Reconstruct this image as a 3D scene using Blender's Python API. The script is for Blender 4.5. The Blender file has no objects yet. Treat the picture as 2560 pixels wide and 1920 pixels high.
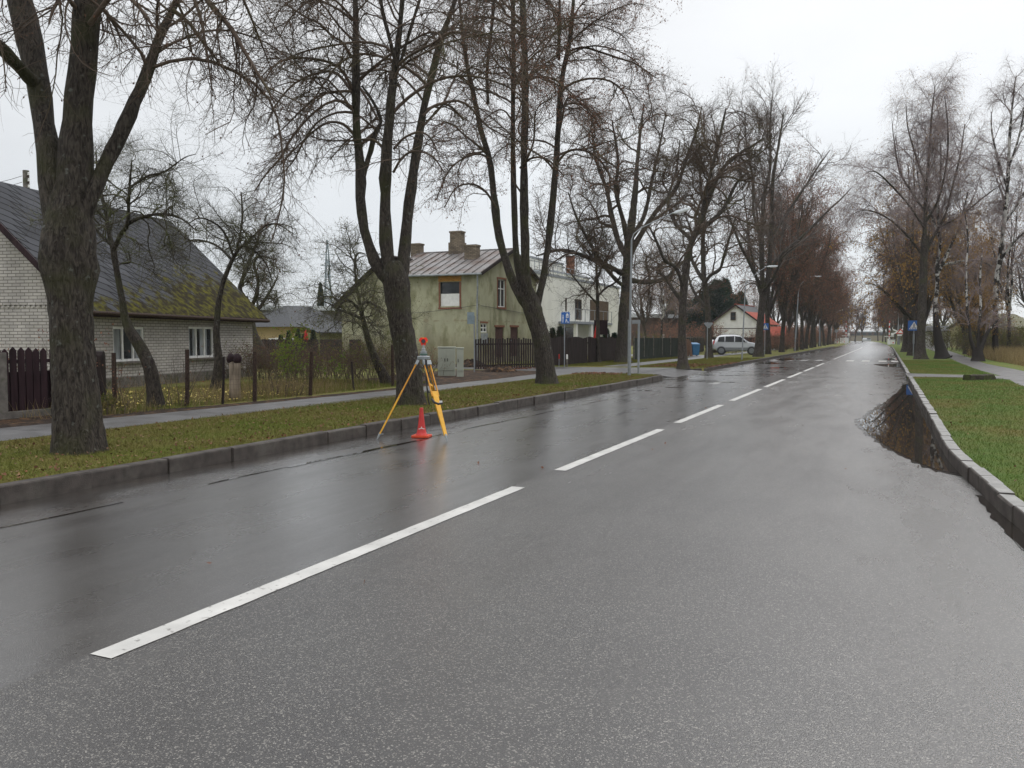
import bpy, math, random
import numpy as np
from mathutils import Vector

# ------------------------------------------------------------------ camera, sky, light
F = 2090.0; CH = 1.6
PH = math.atan(116 / F); YAW = math.atan((2218 - 1280) / F * math.cos(PH))
scene = bpy.context.scene
col = scene.collection
cam_d = bpy.data.cameras.new("camera"); cam = bpy.data.objects.new("camera", cam_d); col.objects.link(cam)
cam.location = (0, 0, CH); cam.rotation_euler = (math.pi / 2 - PH, 0, YAW)
cam_d.sensor_fit = 'HORIZONTAL'; cam_d.sensor_width = 36; cam_d.lens = 36 * F / 2560
cam_d.clip_start = 0.05; cam_d.clip_end = 6000
scene.camera = cam
scene.view_settings.view_transform = 'Standard'; scene.view_settings.look = 'None'
scene.view_settings.exposure = 0.0; scene.view_settings.gamma = 1.0; scene.view_settings.use_curve_mapping = False
scene.cycles.max_bounces = 6; scene.cycles.diffuse_bounces = 3; scene.cycles.glossy_bounces = 3
scene.cycles.transparent_max_bounces = 8; scene.cycles.transmission_bounces = 3; scene.cycles.volume_bounces = 0
scene.cycles.use_denoising = True; scene.cycles.denoiser = 'OPENIMAGEDENOISE'; scene.cycles.denoising_input_passes = 'RGB_ALBEDO_NORMAL'; scene.cycles.denoising_prefilter = 'ACCURATE'
scene.cycles.sample_clamp_indirect = 4.0

SUN_EL = math.radians(38); SUN_AZ = math.radians(15)      # azimuth from +Y towards +X
w = bpy.data.worlds.new("World"); scene.world = w; w.use_nodes = True
nt = w.node_tree; nt.nodes.clear()
def N(t, k, **kw):
    n = t.nodes.new(k)
    for a, b in kw.items():
        try: setattr(n, a, b)
        except Exception: n.inputs[a].default_value = b
    return n
out = N(nt, 'ShaderNodeOutputWorld')
sky = N(nt, 'ShaderNodeTexSky'); sky.sky_type = 'NISHITA'; sky.sun_disc = False
sky.sun_elevation = SUN_EL; sky.sun_rotation = SUN_AZ
b1 = N(nt, 'ShaderNodeBackground'); b1.inputs[1].default_value = 0.10
b2 = N(nt, 'ShaderNodeBackground'); b2.inputs[1].default_value = 1.0
mx = N(nt, 'ShaderNodeMixShader'); mx.inputs[0].default_value = 0.94
tc = N(nt, 'ShaderNodeTexCoord')
sx = N(nt, 'ShaderNodeSeparateXYZ'); nt.links.new(tc.outputs['Generated'], sx.inputs[0])
g1 = N(nt, 'ShaderNodeValToRGB'); cr = g1.color_ramp
cr.elements[0].position = 0.0; cr.elements[0].color = (0.80, 0.84, 0.875, 1)
cr.elements[1].position = 1.0; cr.elements[1].color = (2.3, 2.33, 2.38, 1)
for p, c in ((0.10, (0.83, 0.865, 0.90, 1)), (0.28, (0.89, 0.91, 0.93, 1)), (0.42, (0.94, 0.95, 0.965, 1)), (0.7, (1.75, 1.77, 1.80, 1))):
    e = cr.elements.new(p); e.color = c
nt.links.new(sx.outputs['Z'], g1.inputs[0])
mp = N(nt, 'ShaderNodeMapping'); mp.inputs['Scale'].default_value = (1.0, 1.0, 2.6)
nt.links.new(tc.outputs['Generated'], mp.inputs[0])
nz = N(nt, 'ShaderNodeTexNoise'); nz.inputs['Scale'].default_value = 2.3; nz.inputs['Detail'].default_value = 5; nz.inputs['Roughness'].default_value = 0.5
nt.links.new(mp.outputs[0], nz.inputs['Vector'])
mr = N(nt, 'ShaderNodeMapRange'); mr.inputs[1].default_value = 0.3; mr.inputs[2].default_value = 0.7; mr.inputs[3].default_value = 0.94; mr.inputs[4].default_value = 1.08
nt.links.new(nz.outputs[0], mr.inputs[0])
dt = N(nt, 'ShaderNodeVectorMath', operation='DOT_PRODUCT')
dt.inputs[1].default_value = (math.sin(SUN_AZ) * math.cos(SUN_EL), math.cos(SUN_AZ) * math.cos(SUN_EL), math.sin(SUN_EL))
nt.links.new(tc.outputs['Generated'], dt.inputs[0])
m2 = N(nt, 'ShaderNodeMapRange'); m2.inputs[1].default_value = 0.45; m2.inputs[2].default_value = 1.0; m2.inputs[3].default_value = 0.965; m2.inputs[4].default_value = 1.10
nt.links.new(dt.outputs['Value'], m2.inputs[0])
mm = N(nt, 'ShaderNodeMath', operation='MULTIPLY'); nt.links.new(mr.outputs[0], mm.inputs[0]); nt.links.new(m2.outputs[0], mm.inputs[1])
vs = N(nt, 'ShaderNodeVectorMath', operation='SCALE'); nt.links.new(g1.outputs[0], vs.inputs[0]); nt.links.new(mm.outputs[0], vs.inputs['Scale'])
nt.links.new(vs.outputs[0], b2.inputs[0]); nt.links.new(sky.outputs[0], b1.inputs[0])
nt.links.new(b1.outputs[0], mx.inputs[1]); nt.links.new(b2.outputs[0], mx.inputs[2]); nt.links.new(mx.outputs[0], out.inputs[0])
sd = bpy.data.lights.new("sun", 'SUN'); sd.energy = 0.5; sd.angle = math.radians(35); sd.color = (1, 0.97, 0.93)
so = bpy.data.objects.new("sun", sd); col.objects.link(so)
dv = Vector((math.sin(SUN_AZ) * math.cos(SUN_EL), math.cos(SUN_AZ) * math.cos(SUN_EL), math.sin(SUN_EL)))
so.rotation_euler = dv.to_track_quat('Z', 'Y').to_euler(); so.location = (0, 0, 60)
sd.specular_factor = 0.3 if hasattr(sd, 'specular_factor') else 1

# ------------------------------------------------------------------ photo measuring helpers
CY, SY = math.cos(YAW), math.sin(YAW)
def ray(u, v):
    x = (u - 1280) / F; y = -(v - 960) / F
    fy = math.cos(PH) + y * math.sin(PH); fz = -math.sin(PH) + y * math.cos(PH)
    return Vector((x * CY - fy * SY, x * SY + fy * CY, fz))
def gp(u, v, z=0.0):
    r = ray(u, v); t = (z - CH) / r.z
    return Vector((r.x * t, r.y * t, z))
def at(u, v, Z): return ray(u, v) * Z + Vector((0, 0, CH))
def depth(p): return (-p[0] * SY + p[1] * CY) * math.cos(PH) - (p[2] - CH) * math.sin(PH)
def onwall(O, a, u, v):
    """(distance along the wall, height) of a photo point on the vertical plane through O with direction a"""
    r = ray(u, v); n = Vector((-a[1], a[0], 0))
    t = (n.x * O[0] + n.y * O[1]) / (n.x * r.x + n.y * r.y)
    p = Vector((r.x * t, r.y * t, CH + r.z * t))
    return (p.x - O[0]) * a[0] + (p.y - O[1]) * a[1], p.z
def bend(Y): return -9e-5 * max(0.0, Y - 110) ** 2

# ------------------------------------------------------------------ object helpers
def tag(o, label=None, cat=None, group=None, kind=None):
    if label: o['label'] = label
    if cat: o['category'] = cat
    if group: o['group'] = group
    if kind: o['kind'] = kind
    return o
def empty(name, loc=(0, 0, 0), rz=0.0, label=None, cat=None, group=None):
    o = bpy.data.objects.new(name, None); col.objects.link(o); o.location = loc; o.rotation_euler = (0, 0, rz)
    o.empty_display_size = 0.2
    return tag(o, label, cat, group)
def np_mesh(name, V, polys, mats, parent=None, midx=None, smooth=False):
    """polys: list of integer arrays (n,3) or (n,4)"""
    me = bpy.data.meshes.new(name)
    V = np.asarray(V, dtype=np.float32); polys = [np.asarray(p, dtype=np.int32) for p in polys if len(p)]
    me.vertices.add(len(V)); me.vertices.foreach_set('co', V.ravel())
    li = np.concatenate([p.ravel() for p in polys])
    tot = np.concatenate([np.full(len(p), p.shape[1], np.int32) for p in polys])
    st = np.concatenate([[0], np.cumsum(tot)[:-1]]).astype(np.int32)
    me.loops.add(len(li)); me.loops.foreach_set('vertex_index', li)
    me.polygons.add(len(tot)); me.polygons.foreach_set('loop_start', st); me.polygons.foreach_set('loop_total', tot)
    for m in (mats if isinstance(mats, (list, tuple)) else [mats]): me.materials.append(m)
    if midx is not None: me.polygons.foreach_set('material_index', np.concatenate([np.full(len(p), k, np.int32) for p, k in zip(polys, midx)]))
    if smooth: me.polygons.foreach_set('use_smooth', np.ones(len(tot), bool))
    me.update(calc_edges=True)
    o = bpy.data.objects.new(name, me); col.objects.link(o)
    if parent is not None: o.parent = parent
    return o

class MB:
    def __init__(s): s.v = []; s.f = []; s.m = []; s.cur = 0
    def add(s, vs, fs):
        n = len(s.v); s.v += [tuple(p) for p in vs]; s.f += [tuple(i + n for i in f) for f in fs]; s.m += [s.cur] * len(fs); return s
    def quad(s, *p): return s.add(p, [tuple(range(len(p)))])
    def box(s, x0, x1, y0, y1, z0, z1):
        return s.add([(x0,y0,z0),(x1,y0,z0),(x1,y1,z0),(x0,y1,z0),(x0,y0,z1),(x1,y0,z1),(x1,y1,z1),(x0,y1,z1)],
                     [(0,3,2,1),(4,5,6,7),(0,1,5,4),(1,2,6,5),(2,3,7,6),(3,0,4,7)])
    def obox(s, c, ax, ay, az, hx, hy, hz):
        c = Vector(c); ax, ay, az = Vector(ax), Vector(ay), Vector(az); P = []
        for k in (-1, 1):
            for i, j in ((-1,-1),(1,-1),(1,1),(-1,1)): P.append(c + ax*hx*i + ay*hy*j + az*hz*k)
        return s.add(P, [(0,3,2,1),(4,5,6,7),(0,1,5,4),(1,2,6,5),(2,3,7,6),(3,0,4,7)])
    def bar(s, a, b, w_, h_, up=(0, 0, 1)):
        a, b = Vector(a), Vector(b); d = b - a; L = d.length; d.normalize(); u = Vector(up)
        if abs(d.dot(u)) > .98: u = Vector((1, 0, 0))
        q = d.cross(u).normalized(); u = q.cross(d)
        return s.obox((a + b) / 2, d, q, u, L / 2, w_ / 2, h_ / 2)
    def tube(s, path, r, S=8, cap=True):
        path = [Vector(p) for p in path]; n = len(path)
        rs = [r] * n if not hasattr(r, '__len__') else list(r)
        ref = None; V = []; 
        for i, p in enumerate(path):
            t = (path[min(i+1, n-1)] - path[max(i-1, 0)]).normalized()
            if ref is None: ref = t.orthogonal().normalized()
            ref = (ref - t * ref.dot(t)).normalized(); b = t.cross(ref)
            V += [p + (ref * math.cos(2*math.pi*k/S) + b * math.sin(2*math.pi*k/S)) * rs[i] for k in range(S)]
        Fc = [(i*S+k, i*S+(k+1) % S, (i+1)*S+(k+1) % S, (i+1)*S+k) for i in range(n-1) for k in range(S)]
        if cap: Fc += [tuple(range(S))[::-1], tuple(range((n-1)*S, n*S))]
        return s.add(V, Fc)
    def lathe(s, prof, S=24, o=(0, 0, 0)):
        V = [(o[0]+r*math.cos(2*math.pi*k/S), o[1]+r*math.sin(2*math.pi*k/S), o[2]+z) for r, z in prof for k in range(S)]
        n = len(prof)
        Fc = [(i*S+k, i*S+(k+1) % S, (i+1)*S+(k+1) % S, (i+1)*S+k) for i in range(n-1) for k in range(S)]
        return s.add(V, Fc + [tuple(range(S))[::-1], tuple(range((n-1)*S, n*S))])
    def prism(s, poly, o, ax, ay, n_, d):
        """2-D polygon in (ax, ay) at o, extruded by d along n_"""
        o, ax, ay, n_ = Vector(o), Vector(ax), Vector(ay), Vector(n_); k = len(poly)
        P = [o + ax*x + ay*y for x, y in poly]; Q = [p + n_*d for p in P]
        return s.add(P + Q, [tuple(range(k))[::-1], tuple(range(k, 2*k))] + [(i, (i+1) % k, k+(i+1) % k, k+i) for i in range(k)])
    def wall(s, o, ax, n_, W, z0, z1, holes=(), rev=0.12):
        """wall face W wide with rectangular holes (x0,x1,z0,z1) and reveals going inwards"""
        o, ax, n_ = Vector(o), Vector(ax), Vector(n_); up = Vector((0, 0, 1))
        xs = sorted({0, W, *[h[0] for h in holes], *[h[1] for h in holes]}); zs = sorted({z0, z1, *[h[2] for h in holes], *[h[3] for h in holes]})
        P = lambda x, z, d=0: o + ax*x + up*z - n_*d
        for i in range(len(xs)-1):
            for j in range(len(zs)-1):
                cx, cz = (xs[i]+xs[i+1])/2, (zs[j]+zs[j+1])/2
                if any(h[0] < cx < h[1] and h[2] < cz < h[3] for h in holes): continue
                s.quad(P(xs[i], zs[j]), P(xs[i+1], zs[j]), P(xs[i+1], zs[j+1]), P(xs[i], zs[j+1]))
        for a, b, c, d in holes:
            s.quad(P(a,c), P(b,c), P(b,c,rev), P(a,c,rev)); s.quad(P(a,d), P(b,d), P(b,d,rev), P(a,d,rev))
            s.quad(P(a,c), P(a,d), P(a,d,rev), P(a,c,rev)); s.quad(P(b,c), P(b,d), P(b,d,rev), P(b,c,rev))
        return s
    def build(s, name, mats, parent=None, smooth=False, bevel=0):
        me = bpy.data.meshes.new(name); me.from_pydata(s.v, [], s.f)
        for m in (mats if isinstance(mats, (list, tuple)) else [mats]): me.materials.append(m)
        me.polygons.foreach_set('material_index', s.m)
        if smooth: me.polygons.foreach_set('use_smooth', [True]*len(s.f))
        me.update(); o = bpy.data.objects.new(name, me); col.objects.link(o)
        if parent is not None: o.parent = parent
        if bevel:
            b = o.modifiers.new('bevel', 'BEVEL'); b.width = bevel; b.segments = 2; b.limit_method = 'ANGLE'
        return o
def copy_tree(o, parent=None):
    c = o.copy(); col.objects.link(c)
    if parent is not None: c.parent = parent
    for ch in list(o.children): copy_tree(ch, c)
    return c

# ------------------------------------------------------------------ materials
def mat(name, color=(.5, .5, .5), rough=.7, metal=0.0, spec=.5, var=.15, vscale=6.0, bump=0.0, bscale=20.0, var2=None, v2s=1.0, v2r=(.5, .7), coat=0.0, rvar=0.0, stretch=(1, 1, 1), bd=.02):
    m = bpy.data.materials.new(name); m.use_nodes = True; t = m.node_tree; p = t.nodes['Principled BSDF']
    p.inputs['Roughness'].default_value = rough; p.inputs['Metallic'].default_value = metal
    p.inputs['Specular IOR Level'].default_value = spec if (rough < .6 or spec != .5) else .15; p.inputs['Coat Weight'].default_value = coat
    tc = N(t, 'ShaderNodeTexCoord'); mp = N(t, 'ShaderNodeMapping'); mp.inputs['Scale'].default_value = stretch
    t.links.new(tc.outputs['Object'], mp.inputs[0])
    nz = N(t, 'ShaderNodeTexNoise'); nz.inputs['Scale'].default_value = vscale; nz.inputs['Detail'].default_value = 6
    t.links.new(mp.outputs[0], nz.inputs['Vector'])
    r = N(t, 'ShaderNodeMapRange'); r.inputs[1].default_value = .25; r.inputs[2].default_value = .75; r.inputs[3].default_value = 1-var*1.6; r.inputs[4].default_value = 1+var*1.6
    t.links.new(nz.outputs[0], r.inputs[0])
    sc = N(t, 'ShaderNodeVectorMath', operation='SCALE'); sc.inputs[0].default_value = color[:3]; t.links.new(r.outputs[0], sc.inputs['Scale'])
    last = sc.outputs[0]
    if var2:
        n2 = N(t, 'ShaderNodeTexNoise'); n2.inputs['Scale'].default_value = v2s; n2.inputs['Detail'].default_value = 7; n2.inputs['Roughness'].default_value = .6
        t.links.new(mp.outputs[0], n2.inputs['Vector'])
        r2 = N(t, 'ShaderNodeMapRange'); r2.inputs[1].default_value = v2r[0]; r2.inputs[2].default_value = v2r[1]
        t.links.new(n2.outputs[0], r2.inputs[0])
        mi = N(t, 'ShaderNodeMixRGB'); t.links.new(r2.outputs[0], mi.inputs[0]); t.links.new(last, mi.inputs[1]); mi.inputs[2].default_value = (*var2, 1)
        last = mi.outputs[0]
    t.links.new(last, p.inputs['Base Color'])
    if rvar:
        rr = N(t, 'ShaderNodeMapRange'); rr.inputs[1].default_value = .3; rr.inputs[2].default_value = .7; rr.inputs[3].default_value = rough-rvar; rr.inputs[4].default_value = rough+rvar
        t.links.new(nz.outputs[0], rr.inputs[0]); t.links.new(rr.outputs[0], p.inputs['Roughness'])
    if bump:
        n3 = N(t, 'ShaderNodeTexNoise'); n3.inputs['Scale'].default_value = bscale; n3.inputs['Detail'].default_value = 5
        t.links.new(mp.outputs[0], n3.inputs['Vector'])
        b = N(t, 'ShaderNodeBump'); b.inputs['Strength'].default_value = bump; b.inputs['Distance'].default_value = bd
        t.links.new(n3.outputs[0], b.inputs['Height']); t.links.new(b.outputs[0], p.inputs['Normal'])
    m['last'] = 1
    return m
def mix_into(m, builder):
    """builder(tree, tex_coord, current colour socket) -> new colour socket"""
    t = m.node_tree; p = t.nodes['Principled BSDF']; src = p.inputs['Base Color'].links[0].from_socket
    tc = [n for n in t.nodes if n.type == 'TEX_COORD'][0]
    t.links.new(builder(t, tc, src), p.inputs['Base Color']); return m

def bark_mat(name, base, ridge, moss, lich, scale=1.0, bs=.9):
    m = bpy.data.materials.new(name); m.use_nodes = True; t = m.node_tree; p = t.nodes['Principled BSDF']
    p.inputs['Roughness'].default_value = .8; p.inputs['Specular IOR Level'].default_value = .25
    tc = N(t, 'ShaderNodeTexCoord'); mp = N(t, 'ShaderNodeMapping'); mp.inputs['Scale'].default_value = (1, 1, .27)
    t.links.new(tc.outputs['Object'], mp.inputs[0])
    nz = N(t, 'ShaderNodeTexNoise'); nz.inputs['Scale'].default_value = 28*scale; nz.inputs['Detail'].default_value = 6; nz.inputs['Distortion'].default_value = 1.1
    t.links.new(mp.outputs[0], nz.inputs['Vector'])
    r = N(t, 'ShaderNodeValToRGB'); r.color_ramp.elements[0].position = .36; r.color_ramp.elements[0].color = (*base, 1); r.color_ramp.elements[1].position = .66; r.color_ramp.elements[1].color = (*ridge, 1)
    t.links.new(nz.outputs[0], r.inputs[0])
    n2 = N(t, 'ShaderNodeTexNoise'); n2.inputs['Scale'].default_value = 1.6; n2.inputs['Detail'].default_value = 6; t.links.new(tc.outputs['Object'], n2.inputs['Vector'])
    r2 = N(t, 'ShaderNodeMapRange'); r2.inputs[1].default_value = .5; r2.inputs[2].default_value = .68; r2.inputs[4].default_value = .75; t.links.new(n2.outputs[0], r2.inputs[0])
    mi = N(t, 'ShaderNodeMixRGB'); mi.inputs[2].default_value = (*moss, 1); t.links.new(r2.outputs[0], mi.inputs[0]); t.links.new(r.outputs[0], mi.inputs[1])
    n4 = N(t, 'ShaderNodeTexNoise'); n4.inputs['Scale'].default_value = 11; n4.inputs['Detail'].default_value = 4; t.links.new(tc.outputs['Object'], n4.inputs['Vector'])
    r4 = N(t, 'ShaderNodeMapRange'); r4.inputs[1].default_value = .64; r4.inputs[2].default_value = .72; r4.inputs[4].default_value = .8; t.links.new(n4.outputs[0], r4.inputs[0])
    m4 = N(t, 'ShaderNodeMixRGB'); m4.inputs[2].default_value = (*lich, 1); t.links.new(r4.outputs[0], m4.inputs[0]); t.links.new(mi.outputs[0], m4.inputs[1])
    t.links.new(m4.outputs[0], p.inputs['Base Color'])
    b = N(t, 'ShaderNodeBump'); b.inputs['Strength'].default_value = bs; b.inputs['Distance'].default_value = .07
    t.links.new(nz.outputs[0], b.inputs['Height']); t.links.new(b.outputs[0], p.inputs['Normal'])
    return m

M = {}
M['bark'] = bark_mat('lime_bark', (.016, .012, .009), (.075, .062, .050), (.045, .046, .016), (.12, .125, .11))
M['bark_far'] = bark_mat('row_bark', (.025, .020, .016), (.085, .071, .060), (.055, .055, .025), (.12, .12, .11), .7)
M['bark_birch'] = bark_mat('birch_bark', (.40, .385, .36), (.50, .48, .46), (.03, .026, .022), (.02, .018, .016), .6, .4)
def _birch(t, tc, src):
    s = N(t, 'ShaderNodeSeparateXYZ'); t.links.new(tc.outputs['Object'], s.inputs[0])
    n = N(t, 'ShaderNodeTexNoise'); n.inputs['Scale'].default_value = 2.6; n.inputs['Detail'].default_value = 8; n.inputs['Roughness'].default_value = .7
    mp = N(t, 'ShaderNodeMapping'); mp.inputs['Scale'].default_value = (1, 1, .8); t.links.new(tc.outputs['Object'], mp.inputs[0]); t.links.new(mp.outputs[0], n.inputs['Vector'])
    r = N(t, 'ShaderNodeMapRange'); r.inputs[1].default_value = 1.2; r.inputs[2].default_value = 3.6; r.inputs[3].default_value = .30; r.inputs[4].default_value = .49
    t.links.new(s.outputs['Z'], r.inputs[0])
    c = N(t, 'ShaderNodeMath', operation='GREATER_THAN'); t.links.new(n.outputs[0], c.inputs[0]); t.links.new(r.outputs[0], c.inputs[1])
    mi = N(t, 'ShaderNodeMixRGB'); t.links.new(c.outputs[0], mi.inputs[0]); t.links.new(src, mi.inputs[1]); mi.inputs[2].default_value = (.03, .025, .022, 1)
    return mi.outputs[0]
b_ = M['bark_birch'].node_tree; p_ = b_.nodes['Principled BSDF']
M['bark_birch'].node_tree.links.new(_birch(b_, [n for n in b_.nodes if n.type == 'TEX_COORD'][0], p_.inputs['Base Color'].links[0].from_socket), p_.inputs['Base Color'])
M['twig'] = mat('twig_bark', (.095, .070, .054), .8, var=.3, vscale=1.5, var2=(.10, .09, .045), v2s=.8, v2r=(.52, .7))
M['twig_grey'] = mat('grey_twig_bark', (.13, .11, .10), .8, var=.25, vscale=1.2)
M['twig_birch'] = mat('birch_twig_bark', (.24, .19, .185), .8, var=.25, vscale=.9)
M['twig_apple'] = mat('apple_twig_bark', (.085, .075, .058), .85, var=.3, vscale=3, var2=(.11, .12, .05), v2s=3, v2r=(.5, .62))
def leafmat(name, a, b):
    m = mat(name, a, .6, var=.35, vscale=30, var2=b, v2s=2.5, v2r=(.45, .6))
    t = m.node_tree; p = t.nodes['Principled BSDF']; o = [n for n in t.nodes if n.type == 'OUTPUT_MATERIAL'][0]
    tr = N(t, 'ShaderNodeBsdfTranslucent'); t.links.new(p.inputs['Base Color'].links[0].from_socket, tr.inputs[0])
    mi = N(t, 'ShaderNodeMixShader'); mi.inputs[0].default_value = .5
    t.links.new(p.outputs[0], mi.inputs[1]); t.links.new(tr.outputs[0], mi.inputs[2]); t.links.new(mi.outputs[0], o.inputs[0]); return m
M['leaf_dead'] = leafmat('dead_leaf', (.10, .06, .04), (.14, .075, .05))
M['leaf_red'] = leafmat('reddish_leaf', (.21, .095, .065), (.26, .14, .09))
M['leaf_yellow'] = leafmat('yellow_leaf', (.38, .22, .05), (.25, .15, .055))
M['leaf_olive'] = leafmat('olive_leaf', (.11, .12, .035), (.16, .13, .05))
M['leaf_green'] = leafmat('green_leaf', (.13, .20, .03), (.2, .22, .04))
M['needle'] = leafmat('dark_needle', (.03, .055, .028), (.02, .04, .025))
M['leaf_dry'] = leafmat('dry_stalk', (.30, .23, .12), (.20, .15, .07))
M['metal_grey'] = mat('galvanised_steel', (.25, .265, .28), .45, .35, var=.12)
M['lamp_head'] = mat('lamp_aluminium', (.72, .75, .78), .35, .2, var=.06)
M['white'] = mat('white_paint', (.74, .74, .72), .5, var=.07)
M['black'] = mat('black_plastic', (.02, .02, .022), .5, var=.2)
M['glass'] = mat('window_glass', (.03, .035, .04), .06, spec=.7, var=.4, vscale=2)
M['glass_milky'] = mat('curtained_glass', (.30, .32, .33), .12, spec=.6, var=.5, vscale=6, stretch=(1, 1, .15))
M['wood_dark'] = mat('dark_stained_wood', (.028, .014, .017), .65, var=.35, vscale=9, stretch=(1, 1, .12), bump=.3, bscale=30)
M['wood_brown'] = mat('brown_stained_wood', (.030, .022, .021), .7, var=.35, vscale=9, stretch=(1, 1, .12), bump=.3, bscale=30)
M['concrete'] = mat('weathered_concrete', (.16, .145, .13), .85, var=.25, vscale=8, bump=.5, bscale=60, var2=(.07, .075, .045), v2s=3, v2r=(.5, .65))
M['red'] = mat('red_paint', (.62, .03, .02), .45, var=.12)
M['blue'] = mat('blue_sign_film', (.02, .12, .42), .35, var=.08)
M['rust'] = mat('rusty_steel', (.05, .033, .026), .8, var=.35, vscale=25)

# ------------------------------------------------------------------ ground
def xl(Y):
    """left kerb line"""
    if Y < 31.0: return -7.72
    if Y < 33.6: return -7.72 - (Y - 31.0) ** 2 * .26
    if Y < 39.6: return -9.5
    if Y < 41.0: return -7.85 - (41.0 - Y) ** 2 * .8
    return -7.9 + bend(Y)
RT = [(-8, 1.75), (0, 1.45), (4, 1.27), (7.9, 1.06), (8.8, .98), (9.8, .91), (11, .82), (12, .77), (13.6, .75), (30, .75), (110, .75)]
def xr(Y):
    if Y >= 110: return .75 + bend(Y)
    return float(np.interp(Y, [a for a, b in RT], [b for a, b in RT]))
YS = [-8, -4, 0] + [k * .5 for k in range(4, 60)] + [30 + k * .35 for k in range(0, 36)] + [43 + k * 1.0 for k in range(0, 20)] + [64 + 6 * k for k in range(0, 8)] + [115 + 10 * k for k in range(0, 40)]
GZ = .13
def grass_nodes(m, lush=0.0):
    t = m.node_tree; p = t.nodes['Principled BSDF']; p.inputs['Roughness'].default_value = .85; p.inputs['Specular IOR Level'].default_value = .2
    tc = N(t, 'ShaderNodeTexCoord')
    def noise(s, d=5, r=.55):
        n = N(t, 'ShaderNodeTexNoise'); n.inputs['Scale'].default_value = s; n.inputs['Detail'].default_value = d; n.inputs['Roughness'].default_value = r
        t.links.new(tc.outputs['Object'], n.inputs['Vector']); return n.outputs[0]
    def ramp(src, a, b, lo=0, hi=1):
        n = N(t, 'ShaderNodeMapRange'); n.inputs[1].default_value = a; n.inputs[2].default_value = b; n.inputs[3].default_value = lo; n.inputs[4].default_value = hi
        t.links.new(src, n.inputs[0]); return n.outputs[0]
    def mixc(f, a, b):
        n = N(t, 'ShaderNodeMixRGB')
        for i, s in ((0, f), (1, a), (2, b)):
            if isinstance(s, tuple): n.inputs[i].default_value = (*s, 1)
            else: t.links.new(s, n.inputs[i])
        return n.outputs[0]
    sp = N(t, 'ShaderNodeSeparateXYZ'); t.links.new(tc.outputs['Object'], sp.inputs[0])
    right = ramp(sp.outputs['X'], -6, 0)
    green = mixc(right, (.135, .165, .026), (.105, .175, .030))
    olive = mixc(ramp(noise(14), .35, .65), (.165, .17, .036), (.20, .155, .055))
    f1 = noise(.38, 6, .65)
    a = N(t, 'ShaderNodeMath', operation='SUBTRACT'); t.links.new(f1, a.inputs[0]); q = ramp(right, 0, 1, 0, .07); t.links.new(q, a.inputs[1])
    c = mixc(ramp(a.outputs[0], .36, .56), green, olive)
    c = mixc(ramp(noise(60, 3), .4, .8, 0, .6), c, (.035, .045, .012))
    leafy = ramp(noise(1.1, 4), .55, .7)
    fl = N(t, 'ShaderNodeMath', operation='MULTIPLY'); t.links.new(leafy, fl.inputs[0]); t.links.new(ramp(noise(26, 2), .5, .6, 0, .65), fl.inputs[1])
    c = mixc(fl.outputs[0], c, (.20, .11, .045))
    t.links.new(c, p.inputs['Base Color'])
    b = N(t, 'ShaderNodeBump'); b.inputs['Strength'].default_value = .8; b.inputs['Distance'].default_value = .03
    t.links.new(noise(45, 4), b.inputs['Height']); t.links.new(b.outputs[0], p.inputs['Normal'])
    return m
def newmat(n): m = bpy.data.materials.new(n); m.use_nodes = True; return m
M['grass'] = grass_nodes(newmat('lawn')); M['blade'] = grass_nodes(newmat('grass_blade'))
M['grass'].node_tree.nodes['Principled BSDF'].inputs['Base Color']
V = []; prof_n = 0
for Y in YS + [600, 1000, 3000]:
    l = xl(min(Y, 505)) - .03; r = xr(min(Y, 505)) + .03
    row = [(-3000, Y, GZ), (-60, Y, GZ), (-16, Y, GZ), (l - .01, Y, GZ), (l, Y, -.06), (r, Y, -.06), (r + .01, Y, GZ), (12, Y, GZ), (60, Y, GZ), (3000, Y, GZ)]
    if Y == -8: prof_n = len(row)
    V += row
nr = len(V) // prof_n
Q = [(i*prof_n+j, i*prof_n+j+1, (i+1)*prof_n+j+1, (i+1)*prof_n+j) for i in range(nr-1) for j in range(prof_n-1)]
tag(np_mesh('ground', V, [Q], M['grass']), kind='structure')

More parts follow.
